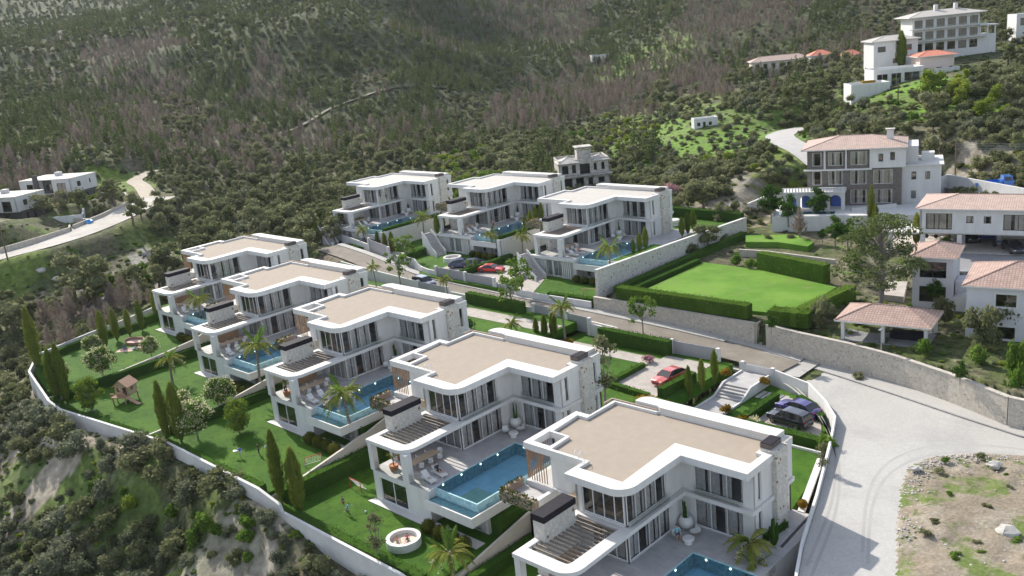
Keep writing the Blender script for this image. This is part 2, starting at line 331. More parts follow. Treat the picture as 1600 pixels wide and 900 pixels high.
TD = [(1205, 215, 225), (1250, 235, 205), (1270, 200, 240), (1100, 200, 245), (1050, 240, 225), (950, 290, 222), (1200, 290, 180), (1150, 160, 280),
      (1340, 160, 235), (1400, 135, 245), (1480, 85, 285), (1520, 140, 232), (1500, 200, 200), (1400, 200, 205), (1600, 220, 190), (1600, 150, 225), (1560, 262, 168), (1440, 250, 180), (1700, 150, 230), (1600, 80, 280), (1750, 60, 300),
      (0, 262, 262), (150, 250, 285), (250, 240, 290), (400, 250, 290), (500, 240, 295), (650, 240, 275), (800, 230, 300), (950, 240, 250), (-200, 250, 250),
      (0, 160, 380), (200, 150, 390), (400, 150, 370), (550, 130, 370), (700, 140, 380), (800, 150, 410), (950, 150, 350), (1100, 120, 350), (1250, 110, 330), (-200, 170, 380),
      (0, 80, 500), (200, 80, 480), (350, 60, 440), (500, 40, 430), (650, 60, 440), (740, 60, 500), (850, 60, 500), (1000, 60, 460), (1150, 50, 420), (1300, 50, 400), (1400, 30, 390),
      (0, 20, 720), (200, 15, 720), (330, 20, 680), (500, -60, 540), (650, -40, 620), (760, -20, 700), (900, -40, 640), (1050, -60, 600), (1200, -60, 560), (1400, -90, 520), (1600, -60, 480), (1750, -60, 470), (-250, 20, 700),
      (0, -90, 1000), (300, -100, 950), (600, -160, 850), (900, -160, 850), (1300, -200, 800), (1700, -200, 750), (-300, -90, 1000), (0, -200, 1500), (800, -300, 1400), (1600, -350, 1300)]
_cps = [tuple(U(a, b, z=c)) for a, b, c in TZ] + [tuple(U(a, b, d=c)) for a, b, c in TD]
_cps += [(-126, 36.4, 2.1), (-112, 37.4, 3.1), (-102, 38.4, 3.2), (-88, 39.6, 3.1), (-79, 39.6, 2.8), (-75, 39.6, 2.3), (-68, 39.6, .9), (-60, 39.6, .1), (-50, 39.6, -.6), (-30, 38, -1.2), (-60, 30, -3), (-100, 20, -6), (0, 30, 0), (-20, 45, 3.5), (0, 80, 4.6), (0, 60, 4.2), (0, 0, -6), (60, 60, 4), (80, 140, 10)]
for k, (x, y, z) in VIL.items(): _cps.append((x - 8, y + (-4 if k < 'F' else 16), z - 1))
CPS = np.array(_cps)
def _tps(A, B):
    d2 = ((A[:, None, :] - B[None, :, :]) ** 2).sum(-1); return .5 * d2 * np.log(d2 + 1e-9)
_sc = 100.0
_P = CPS[:, :2] / _sc; _n = len(_P)
_K = _tps(_P, _P) + np.eye(_n) * .004
_A = np.zeros((_n + 3, _n + 3)); _A[:_n, :_n] = _K; _A[:_n, _n] = 1; _A[:_n, _n + 1:] = _P; _A[_n, :_n] = 1; _A[_n + 1:, :_n] = _P.T
_W = np.linalg.solve(_A, np.concatenate([CPS[:, 2], np.zeros(3)]))
def _vnoise(x, y, s, seed):
    x = x / s; y = y / s; i = np.floor(x).astype(int); j = np.floor(y).astype(int); fx = x - i; fy = y - j
    fx = fx * fx * (3 - 2 * fx); fy = fy * fy * (3 - 2 * fy)
    def h(a, b):
        n = (a * 374761393 + b * 668265263 + seed * 1442695) & 0xffffffff; n = ((n ^ (n >> 13)) * 1274126177) & 0xffffffff; return ((n ^ (n >> 16)) & 0xffff) / 65535.0
    return (h(i, j) * (1 - fx) + h(i + 1, j) * fx) * (1 - fy) + (h(i, j + 1) * (1 - fx) + h(i + 1, j + 1) * fx) * fy
def inpoly(x, y, P):
    x = np.asarray(x, float); y = np.asarray(y, float); r = np.zeros(x.shape, bool); n = len(P)
    for i in range(n):
        x0, y0 = P[i][:2]; x1, y1 = P[(i + 1) % n][:2]
        c = ((y0 > y) != (y1 > y)) & (x < (x1 - x0) * (y - y0) / ((y1 - y0) or 1e-9) + x0); r ^= c
    return r
def dist_line(x, y, L):
    d = np.full(np.shape(x), 1e9); zz = np.zeros(np.shape(x))
    for a, b in zip(L[:-1], L[1:]):
        ax, ay = a[:2]; bx, by = b[:2]; t = np.clip(((x - ax) * (bx - ax) + (y - ay) * (by - ay)) / ((bx - ax) ** 2 + (by - ay) ** 2), 0, 1)
        e = np.hypot(x - ax - t * (bx - ax), y - ay - t * (by - ay)); m = e < d; d = np.where(m, e, d)
        if len(a) > 2: zz = np.where(m, a[2] + t * (b[2] - a[2]), zz)
    return d, zz
# plots of the estate (world plan)
DEV1 = [(-139.6, 40.4), (-123.9, 37.3), (-120.7, 37.4), (-97.5, 40.4), (-74.9, 40.4), (-56.9, 40.4), (-30.5, 40.6), (-26.8, 50.5), (-29.8, 56.6), (-31.3, 61.5), (-32.7, 67), (-34.6, 73), (-36.9, 79), (-39.3, 84.0), (-43, 88.6), (-49.6, 91.2), (-58, 91.3), (-66, 91.0), (-76.5, 91.2), (-88, 91.7), (-100, 92.0), (-112, 92.6), (-122, 93.3), (-132, 94.5), (-153, 95), (-155, 66), (-151.8, 60.5), (-150.1, 53.5), (-147.1, 44.3)]
DEV2 = [(-153, 103), (-139.9, 103.3), (-129.9, 100.6), (-126, 100.8), (-117.6, 95.8), (-98, 95.4), (-80.8, 96.8), (-79.8, 139.5), (-97, 141.5), (-160, 142)]
ROAD = [(-150, 101, 8.2), (-139, 99.3, 7.9), (-128, 96.9, 7.5), (-118, 94.4, 7.1), (-98, 93.7, 6.8), (-80, 93.5, 6.5), (-66, 93.9, 5.9), (-56, 94.0, 5.3), (-49, 93.2, 5.0)]
ROADL = [tuple(U(a, b, z=c)) for a, b, c in [(-160, 440, 10.3), (-60, 415, 10.8), (0, 400, 11.1), (60, 385, 11.9), (120, 366, 12.6), (170, 345, 13.4), (215, 322, 14.2), (250, 308, 14.6)]]
ROADL2 = [tuple(U(a, b, z=c)) for a, b, c in [(235, 310, 14.5), (222, 290, 15.4), (205, 282, 15.9), (228, 272, 16.6), (240, 266, 17)]]
ROADR = [tuple(U(a, b, d=c)) for a, b, c in [(1285, 256, 196), (1260, 236, 204), (1228, 222, 215), (1215, 212, 225), (1235, 204, 238), (1262, 199, 250)]]
TRACK = [tuple(U(a, b, d=c)) for a, b, c in [(440, 224, 325), (520, 208, 345), (600, 197, 360), (690, 184, 372), (720, 176, 378)]]
ROADT = [(*U(1300, 300, z=11)[:2], 11), (*U(1400, 275, z=11.6)[:2], 11.6), (*U(1480, 285, z=12)[:2], 12), (*U(1560, 300, z=12.3)[:2], 12.3), (*U(1660, 318, z=12.6)[:2], 12.6)]
PLZ = [(-58, 90.6), (-49.6, 90.33), (-44.3, 88.5), (-40.9, 85.3), (-38.45, 82.35), (-36.65, 77.65), (-35.05, 73.05), (-33.15, 67.55), (-32.05, 64.05), (-30.75, 60.05), (-29.25, 56.2), (-26.45, 50.2), (-22, 36), (0, 30), (60, 40), (60, 96), (0, 90), (-23.5, 90.2), (-29.4, 91.4), (-36, 93.2), (-43.9, 94.5), (-52, 96), (-58, 96)]
RW = [(-80.9, 97.0), (-72.9, 97.2), (-62, 97.4), (-55.9, 97.3)]            # retaining wall, left of the steps
RW2 = [(-54.3, 97.3), (-49.6, 96.8), (-43.7, 96.3), (-37.7, 95.2), (-31.3, 93.0), (-24.9, 90.1), (-10, 89), (20, 90)]
GARDEN_R = [(-80.9, 98.3), (-55.9, 98.2), (-49.6, 97.7), (-43.7, 97.3), (-37.7, 96.2), (-31.3, 94.0), (-24.9, 91.0), (-10, 90), (10, 100), (20, 130), (-40, 150), (-78, 142)]
PADS = [(*U(a, b, z=c)[:2], r, e) for a, b, c, r, e in ((1330, 300, 11, 15, 8.4), (1240, 318, 11, 6, 8.4), (90, 322, 14.2, 9, 13.8), (0, 352, 12.8, 10, 12.4), (125, 345, 13.4, 5, 12.6), (912, 290, 11.3, 8, 10.6), (1500, 385, 9.3, 13, 8.8), (1600, 400, 9.3, 13, 8.8), (1430, 465, 8, 5, 7.8), (1560, 515, 7.7, 9, 7.5))]
FLATS = [([(-79.5, 98.3), (-79, 119), (-64, 119.5), (-51, 115.5), (-50.8, 99.3), (-55, 98.3)], 8.2)]
APRON = [(-150, 94), (-125, 91), (-100, 90), (-60, 90), (-40, 88), (-20, 86), (0, 86), (20, 88), (20, 90.4), (0, 89.6), (-24.9, 90.8), (-31.3, 93.7), (-37.7, 95.9), (-49.6, 97.5), (-62, 98.1), (-81, 97.8), (-100, 97), (-118, 97), (-130, 101.5), (-150, 104)]
def height(x, y, raw=False):
    x = np.asarray(x, float); y = np.asarray(y, float); sh = x.shape; X = np.stack([x.ravel(), y.ravel()], 1) / _sc
    z = np.empty(len(X))
    for i in range(0, len(X), 20000):
        q = X[i:i + 20000]; z[i:i + 20000] = _tps(q, _P) @ _W[:_n] + _W[_n] + q @ _W[_n + 1:]
    z = z.reshape(sh)
    if raw: return z
    r = np.hypot(x, y); a = np.clip((r - 200) / 300, 0, 1)
    z = z + a * ((_vnoise(x, y, 45, 1) - .5) * 9 + (_vnoise(x, y, 18, 2) - .5) * 4)
    b = np.clip((140 - x * 0 - y) / 1, 0, 1)
    out = (~inpoly(x, y, DEV1)) & (~inpoly(x, y, DEV2))
    z = z + np.where((y < 38) & (x < -30), (_vnoise(x, y, 9, 3) - .5) * 1.4 + (_vnoise(x, y, 3, 4) - .5) * .5, 0)
    wb = np.interp(x, [-150, -139, -126, -112, -102, -88, -79, -75, -68, -60, -50, -30], [2.4, 2.2, 2.0, 3.0, 3.2, 3.2, 2.9, 2.6, .9, .2, -.5, -1]); dw = dist_line(x, y, DEV1[:6])[0]; kw = np.clip(1 - (dw - .8) / 3.5, 0, 1); z = z * (1 - kw) + wb * kw
    for L, wd in ((ROADL, 6.0), (ROADL2, 3.4), (ROADR, 4.5), (ROADT, 5.5)):
        d, zz = dist_line(x, y, L); k = np.clip(1 - (d - wd) / 6, 0, 1); k = k * k * (3 - 2 * k); z = z * (1 - k) + (zz - .12) * k
    z = np.where(z > 95, 95 + 50 * (1 - np.exp(-(z - 95) / 50)), z)
    for qx, qy, qr, qz in PADS: k = np.clip(1 - (np.hypot(x - qx, y - qy) - qr) / 5, 0, 1); z = z * (1 - k) + np.minimum(z, qz) * k
    for pp, qz in FLATS: z = np.where(inpoly(x, y, pp), qz, z)
    pl = inpoly(x, y, PLZ); z = np.where(pl, 4.45 - .02 * 0, z)
    g = inpoly(x, y, GARDEN_R); z = np.where(g, np.maximum(z, 7.6), z)
    d, zz = dist_line(x, y, ROAD); z = np.where((d < 3.6), zz - .15, z)
    ap = inpoly(x, y, APRON); z = np.where(ap, np.minimum(z, np.interp(x, [-150, -139, -128, -118, -98, -80, -66, -56, -49], [8.2, 7.9, 7.5, 7.1, 6.8, 6.5, 5.9, 5.3, 4.8]) - .25), z)
    z = np.where(inpoly(x, y, DEV1) & (dist_line(x, y, DEV1[:6])[0] > .5), -1.5, z)
    z = np.where(inpoly(x, y, DEV2), 5.5, z)
    return z
def h1(x, y): return float(height(np.array([x]), np.array([y]))[0])
# one ground sheet, fan-shaped grid, fine near the estate and coarse towards the horizon
_th = np.radians(np.linspace(-72, 72, 620)); _rr = np.concatenate([np.linspace(2, 60, 14)[:-1], np.linspace(60, 200, 240)[:-1], np.geomspace(200, 2600, 250)])
_T, _RR = np.meshgrid(_th, _rr); _x = np.sin(_T) * _RR; _y = np.cos(_T) * _RR; GX = (_x - _y) * S2; GY = (_x + _y) * S2
GZ = height(GX, GY)
def grid_mesh(name, X, Y, Z, m, smooth=True):
    nr, nc = X.shape; me = bpy.data.meshes.new(name); co = np.stack([X, Y, Z], -1).reshape(-1, 3)
    i = np.arange((nr - 1) * (nc - 1)); r, c = i // (nc - 1), i % (nc - 1); q = np.stack([r * nc + c, r * nc + c + 1, (r + 1) * nc + c + 1, (r + 1) * nc + c], 1)
    me.vertices.add(len(co)); me.vertices.foreach_set('co', co.ravel()); me.loops.add(q.size); me.loops.foreach_set('vertex_index', q.ravel().astype(np.int32))
    me.polygons.add(len(q)); me.polygons.foreach_set('loop_start', np.arange(0, q.size, 4, dtype=np.int32)); me.polygons.foreach_set('loop_total', np.full(len(q), 4, dtype=np.int32))
    me.materials.append(m); me.update(); me.validate()
    if smooth: me.polygons.foreach_set('use_smooth', [True] * len(q))
    o = bpy.data.objects.new(name, me); COL.objects.link(o); return o
def mat_terrain():
    m = mat_patches('hillside_ground', (.11, .105, .06), [((.20, .17, .125), .03, .5, .62), ((.075, .095, .03), .06, .45, .6), ((.26, .225, .17), .11, .62, .7), ((.10, .15, .03), .18, .56, .66), ((.045, .055, .025), .4, .55, .7)], .95, .8, 1.6, fine=.35)
    nt = m.node_tree; L = nt.links.new; b = nt.nodes['Principled BSDF']
    src = b.inputs['Base Color'].links[0].from_socket; at = nd(nt, 'ShaderNodeAttribute', attribute_name='tint'); mx = nd(nt, 'ShaderNodeMixRGB')
    L(at.outputs['Alpha'], mx.inputs[0]); L(src, mx.inputs[1]); L(at.outputs['Color'], mx.inputs[2])
    n = nd(nt, 'ShaderNodeTexNoise'); n.inputs['Scale'].default_value = .8; n.inputs['Detail'].default_value = 8; tc = nd(nt, 'ShaderNodeTexCoord'); L(tc.outputs['Object'], n.inputs['Vector'])
    r = ramp(nt, [(.3, (.6, .6, .6)), (.7, (1.3, 1.3, 1.3))]); L(n.outputs['Fac'], r.inputs[0]); f = nd(nt, 'ShaderNodeMixRGB', blend_type='MULTIPLY'); f.inputs[0].default_value = 1
    L(mx.outputs[0], f.inputs[1]); L(r.outputs[0], f.inputs[2]); L(f.outputs[0], b.inputs['Base Color']); return m
ground = grid_mesh('ground', GX, GY, GZ, mat_terrain()); tag(ground, kind='structure')
# what grows or lies bare where: ground-cover tint patches (meadows, bare soil, rock), radius in metres
TINTS = [(1100, 215, 34, (.15, .28, .03), .95), (1150, 200, 28, (.14, .26, .03), .9), (1050, 222, 26, (.13, .24, .03), .85), (1090, 185, 22, (.13, .23, .03), .8), (1420, 165, 22, (.14, .26, .03), .9), (1370, 175, 12, (.13, .22, .03), .7), (1010, 95, 22, (.14, .22, .04), .6),
         (1010, 180, 22, (.14, .20, .04), .6), (1220, 245, 12, (.15, .20, .03), .8), (1170, 175, 18, (.12, .2, .03), .6), (1150, 300, 14, (.36, .28, .21), .8), (1200, 318, 8, (.15, .2, .03), .6), (1090, 310, 12, (.3, .27, .22), .7), (1240, 262, 6, (.15, .2, .04), .8),
         (170, 285, 9, (.14, .21, .03), .8), (210, 295, 7, (.13, .2, .03), .7), (230, 375, 6, (.16, .2, .05), .6), (20, 415, 7, (.15, .21, .04), .7), (265, 400, 6, (.11, .19, .03), .8),
         (60, 755, 6, (.42, .36, .29), .85), (110, 740, 6, (.42, .36, .29), .85), (20, 700, 4, (.42, .36, .29), .7), (170, 745, 5, (.38, .32, .25), .7), (380, 865, 5, (.42, .37, .30), .8), (330, 890, 5, (.36, .33, .26), .6), (100, 800, 6, (.12, .19, .03), .7), (60, 880, 5, (.4, .36, .28), .4), (200, 790, 5, (.11, .18, .03), .6), (20, 760, 4, (.11, .18, .03), .7),
         (165, 640, 4, (.30, .27, .22), .6), (30, 640, 5, (.30, .27, .22), .6), (20, 560, 5, (.25, .23, .18), .5), (150, 440, 5, (.3, .28, .25), .5), (215, 450, 5, (.32, .30, .28), .6), (235, 400, 5, (.34, .32, .3), .6), (170, 470, 5, (.36, .34, .31), .5),
         (560, 285, 12, (.12, .17, .04), .5), (700, 275, 14, (.13, .18, .04), .5), (450, 300, 10, (.11, .15, .05), .5), (1500, 285, 8, (.34, .3, .25), .7), (1400, 240, 12, (.2, .18, .12), .4), (1330, 215, 8, (.3, .26, .2), .5)]
def hit(px, py, tmax=1200):
    r = ray(px, py); t = np.concatenate([np.linspace(40, 300, 521), np.linspace(301, tmax, 900)]); x = r[0] * t; y = r[1] * t; z = CAMZ + r[2] * t
    h = height(x, y); k = np.argmax(z < h); k = len(t) - 1 if not (z < h).any() else k
    return x[k], y[k], h[k]
_col = np.zeros((GX.size, 4), np.float32); gx, gy = GX.ravel(), GY.ravel(); nz = _vnoise(gx, gy, 4, 9) * .5 + _vnoise(gx, gy, 1.5, 8) * .5
_rr0 = np.hypot(gx, gy); _fa = np.clip((_rr0 - 240) / 120, 0, 1) * .88; _fm = _fa > 0; _col[_fm, :3] = (.055, .068, .028); _col[:, 3] = _fa
for px, py, rad, c, al in TINTS:
    x, y, z = hit(px, py); d = np.hypot(gx - x, gy - y) / rad + (nz - .5) * 1.1; a = np.clip((1.15 - d) * 3, 0, 1) * al
    k = a > .25; _col[k, :3] = c; _col[k, 3] = a[k]
at = ground.data.attributes.new('tint', 'FLOAT_COLOR', 'POINT'); at.data.foreach_set('color', _col.ravel())

def ribbon(L, wl, wr, up=.0, step=1.5, skirt=0):
    """points left/right of a polyline with z, densified"""
    out = []
    P = [Vector(p) for p in L]
    for i in range(len(P) - 1):
        n = max(1, int((P[i + 1] - P[i]).length / step))
        for k in range(n): out.append(P[i].lerp(P[i + 1], k / n))
    out.append(P[-1])
    for _ in range(6): out = [out[0]] + [(out[i - 1] + out[i] * 2 + out[i + 1]) / 4 for i in range(1, len(out) - 1)] + [out[-1]]
    res = []
    for i, p in enumerate(out):
        d = out[min(i + 1, len(out) - 1)] - out[max(i - 1, 0)]; d.z = 0; d.normalize(); n = Vector((-d.y, d.x, 0))
        res.append((p + n * wl + Vector((0, 0, up)), p - n * wr + Vector((0, 0, up))))
    return res
def strip(name, L, wl, wr, m, up=.02, kind='structure', thick=.0):
    q = ribbon(L, wl, wr, up); mb = MB(); vs = [tuple(p) for a in q for p in a]
    mb.add(vs, [(2 * i, 2 * i + 1, 2 * i + 3, 2 * i + 2) for i in range(len(q) - 1)], m)
    if thick:
        vb = [(p[0], p[1], p[2] - thick) for p in vs]; n = len(vs)
        mb.add(vs + vb, [f for i in range(len(q) - 1) for f in ((2 * i, 2 * i + 2, n + 2 * i + 2, n + 2 * i), (2 * i + 1, n + 2 * i + 1, n + 2 * i + 3, 2 * i + 3))], m)
    return tag(mb.build(name), kind=kind)
strip('road', ROAD, 1.75, 2.6, ASPH, .0)
mb = MB()
for a, b in ((-124, -121), (-117.9, -114), (-98.8, -93.8), (-78.4, -73.4), (-64, -60.5)):
    za, zb = [float(dist_line(np.array([v]), np.array([93.]), ROAD)[1][0]) for v in (a, b)]; ya, yb = (92.3, 92.15) if a > -110 else (93.4, 92.9)
    if a > -80: ya, yb = 91.9, 91.8
    ya += .5; yb += .5
    mb.add([(a, ya - .12, za + .04), (b, yb - .12, zb + .04), (b, yb + .12, zb + .04), (a, ya + .12, za + .04)], [(0, 1, 2, 3)], LINE)
struct('road_marking', mb)
q = ribbon(ROAD, 1.75, 2.6, 0)
strip('pavement', [tuple(a) for a, b in q if a.x < -56][::2], 1.2, 0, PLAZA, .13, thick=.3)
mb = MB(); mb.prism(PLZ, 4.2, 4.5, PLAZA, bottom=False); struct('plaza', mb)
KR = [(-62, 96.2), (-54.5, 95.9), (-48.6, 95.3), (-43.9, 94.2), (-36, 92.0), (-29.4, 90.0), (-23.5, 88.4), (-10, 87.4), (20, 88.6)]
def _rz(x, y): return float(np.interp(x, [-150, -139, -128, -118, -98, -80, -66, -56, -49, -40], [8.2, 7.9, 7.5, 7.1, 6.8, 6.5, 5.9, 5.3, 4.85, 4.6]))
mb = MB()
for a in np.arange(-81, -49.4, 1.0):
    f0 = lambda x: float(np.interp(x, [-81, -66, -56, -49], [95.6, 96.1, 96.2, 95.4])); f1 = lambda x: float(np.interp(x, [-81, -73, -62, -55, -49], [97.0, 97.2, 97.4, 97.5, 97.0])); b_ = a + 1.0
    mb.add([(a, f0(a), _rz(a, 0) + .1), (b_, f0(b_), _rz(b_, 0) + .1), (b_, f1(b_), _rz(b_, 0) + .1), (a, f1(a), _rz(a, 0) + .1), (a, f0(a), _rz(a, 0) - .3), (b_, f0(b_), _rz(b_, 0) - .3)], [(0, 1, 2, 3), (4, 5, 1, 0)], PLAZA)
struct('sidewalk', mb)
mb = MB()
for a in np.arange(-58, -47.6, 1.0): b_ = a + 1.0; mb.add([(a, 91.2, _rz(a, 0) - .02), (b_, 91.2, _rz(b_, 0) - .02), (b_, 96.3, _rz(b_, 0) - .02), (a, 96.3, _rz(a, 0) - .02)], [(0, 1, 2, 3)], ASPH if a < -54 else PLAZA)
struct('road_junction', mb)
mb = MB(); mb.prism([(x, y) for x, y in KR[2:]] + [(x, y + .05) for x, y in [(20, 90.1), (-10, 89.1), (-24.9, 90.2), (-31.3, 93.1), (-37.7, 95.3), (-43.7, 96.4), (-48.6, 96.8)]], 4.3, 4.64, PLAZA); struct('sidewalk', mb)
mb = MB()
for a, b in zip(KR[2:-1], KR[3:]): mb.obox(a, b, .16, 4.35, 4.66, mat('kerb_stone', (.30, .29, .28), .9, .2, 3), -1)
struct('kerb', mb)
DL = [(-21.8, 84.6), (-26, 82.6), (-28.6, 80), (-29.4, 77.2), (-28.4, 73), (-26, 66), (-22, 56), (-18, 44), (-10, 30), (60, 30), (60, 84)]
mb = MB()
DX, DY = np.meshgrid(np.linspace(-30, 20, 170), np.linspace(36, 86, 170)); dd, _ = dist_line(DX, DY, DL[:9])
ins = inpoly(DX, DY, DL); dz = 4.515 + np.where(ins, np.clip(dd / 2.5, 0, 1) * (.35 + (_vnoise(DX, DY, 5, 5) - .4) * .7 + (_vnoise(DX, DY, 1.2, 6) - .5) * .25) + _vnoise(DX, DY, .6, 7) * .08, -.5)
strip('roadside_track', ROADL, 5.0, 4.6, mat_patches('dusty_track', (.42, .39, .35), [((.50, .47, .43), .2, .4, .65), ((.30, .28, .26), .5, .55, .75)], .95, .3, 3, fine=.12), .03)
strip('dirt_lane', ROADL2, 2.0, 2.0, mat('lane_dirt', (.40, .35, .28), .95, .15, .8), .03)
strip('hill_road', ROADR, 3.2, 3.2, DRIVE if 0 else mat('pale_road', (.40, .385, .37), .9, .1, .6), .03)
strip('forest_track', [(a, b, float(height([a], [b])[0]) + .3) for a, b, *_ in [tuple(Vector(TRACK[i]).lerp(Vector(TRACK[i + 1]), k / 12)) for i in range(len(TRACK) - 1) for k in range(12)]], 1.0, 1.0, mat('track_dirt', (.20, .18, .13), .95, .3, .3), .0)
strip('upper_road', ROADT, 3.4, 3.4, MC['pale_road'], .03)
WORN = mat('worn_concrete', (.345, .335, .32), .9, .06, .4); WORN2 = mat('dusty_concrete', (.335, .325, .31), .9, .05, .4)
for k_, L_ in enumerate(([(-29.5, 58, 4.5), (-32.0, 68, 4.5), (-35.5, 76, 4.5), (-40.5, 83.5, 4.5), (-47, 90, 4.5), (-53, 93, 4.5)], [(-26.9, 62, 4.5), (-30.2, 70, 4.5), (-31.8, 77, 4.5), (-29.5, 83.4, 4.5), (-22, 86.3, 4.5), (-8, 86.2, 4.5)])):
    for o_ in (0, 1.6): strip('tyre_track', [(x + o_ * .6, y - o_ * .8, z) for x, y, z in L_], .12, .14, WORN if k_ % 2 else WORN2, .004)
dirt = grid_mesh('dirt_lot', DX, DY, dz, DIRT); tag(dirt, kind='structure')
# ------------------------------------------------------------------ walls with real openings, windows
def wall(mb, p0, p1, z0, z1, t, ops, m, side=1):
    """wall p0->p1 (thickness t to the left of the direction when side=1) with openings (s0, s1, za, zb)"""
    d = Vector((p1[0] - p0[0], p1[1] - p0[1])); L = d.length; d /= L
    P = lambda s: (p0[0] + d.x * s, p0[1] + d.y * s)
    s = 0
    for a, b, za, zb in sorted(ops):
        if a > s + 1e-4: mb.obox(P(s), P(a), t, z0, z1, m, side)
        if za > z0 + 1e-4: mb.obox(P(a), P(b), t, z0, za, m, side)
        if zb < z1 - 1e-4: mb.obox(P(a), P(b), t, zb, z1, m, side)
        s = b
    if s < L - 1e-4: mb.obox(P(s), P(L), t, z0, z1, m, side)
def window(parent, p0, p1, za, zb, n, inset=.12, side=1, fw=.07, fm=None, gm=None, curt=None, name='window', depth=.5, sill=False, rnd=None, vbars=0):
    """window in the opening p0->p1: frame bars (part), glass and curtain (sub-parts)"""
    d = Vector((p1[0] - p0[0], p1[1] - p0[1])); L = d.length; d /= L; nn = Vector((-d.y, d.x)) * side
    P = lambda s, o: (p0[0] + d.x * s + nn.x * o, p0[1] + d.y * s + nn.y * o)
    fm = fm or FRAME; f = MB()
    def bar(s0, s1, z0, z1): f.obox(P(s0, inset), P(s1, inset), .08, z0, z1, fm, side)
    bar(.002, L - .002, za + .002, za + fw); bar(.002, L - .002, zb - fw, zb - .002)
    for i in range(n + 1):
        c = L * i / n; a, b = (0.002, fw) if i == 0 else ((L - fw, L - .002) if i == n else (c - fw * .5, c + fw * .5)); bar(a, b, za + fw, zb - fw)
    for k in range(vbars): z = za + (zb - za) * (k + 1) / (vbars + 1); f.obox(P(.01, inset + .02), P(L - .01, inset + .02), .03, z - .02, z + .02, fm, side)
    if sill: f.obox(P(-.06, -.06), P(L + .06, -.06), .16, za - .07, za - .003, fm, side)
    F = f.build(name, parent)
    g = MB(); g.add([(*P(fw, inset + .04), za + fw), (*P(L - fw, inset + .04), za + fw), (*P(L - fw, inset + .04), zb - fw), (*P(fw, inset + .04), zb - fw)], [(0, 1, 2, 3)], gm or GLASS); g.build('glass', F)
    if curt:
        c = MB(); q = rnd or random
        for i in range(n):
            for s0, s1 in (((0, q.uniform(.5, .62)), (q.uniform(.64, .8), 1)) if q.random() < .75 else ((0, .22), (.8, 1))):
                a, b = L * (i + s0) / n, L * (i + s1) / n; k = max(2, int((b - a) / .09)); o = inset + .16
                vs = []
                for j in range(k + 1): s = a + (b - a) * j / k; w_ = P(s, o + (.05 if j % 2 else 0)); vs += [(*w_, za + .05), (*w_, zb - .05)]
                c.add(vs, [(2 * j, 2 * j + 2, 2 * j + 3, 2 * j + 1) for j in range(k)], curt)
        c.build('curtain', F)
    return F
def arc(cx, cy, r, a0, a1, n=8): return [(cx + r * math.cos(R(a0 + (a1 - a0) * i / n)), cy + r * math.sin(R(a0 + (a1 - a0) * i / n))) for i in range(n + 1)]
def ivy(mb, n, x0, x1, y0, y1, z0, z1, s=.16, m=None, lv=None):
    for _ in range(n):
        leafq(mb, (random.uniform(x0, x1), random.uniform(y0, y1), random.uniform(z0, z1)), s * random.uniform(.6, 1.3), m or L_HEDGE)
def leafq(mb, p, s, m, d=None):
    a = Vector((random.gauss(0, 1), random.gauss(0, 1), random.gauss(0, 1))).normalized(); b = a.orthogonal().normalized(); c = a.cross(b)
    t = random.uniform(0, 6.28); b, c = b * math.cos(t) + c * math.sin(t), c * math.cos(t) - b * math.sin(t); p = Vector(p)
    mb.add([tuple(p + b * s * .5), tuple(p + c * s * .32), tuple(p - b * s * .5), tuple(p - c * s * .32)], [(0, 1, 2, 3)], m, random.random())

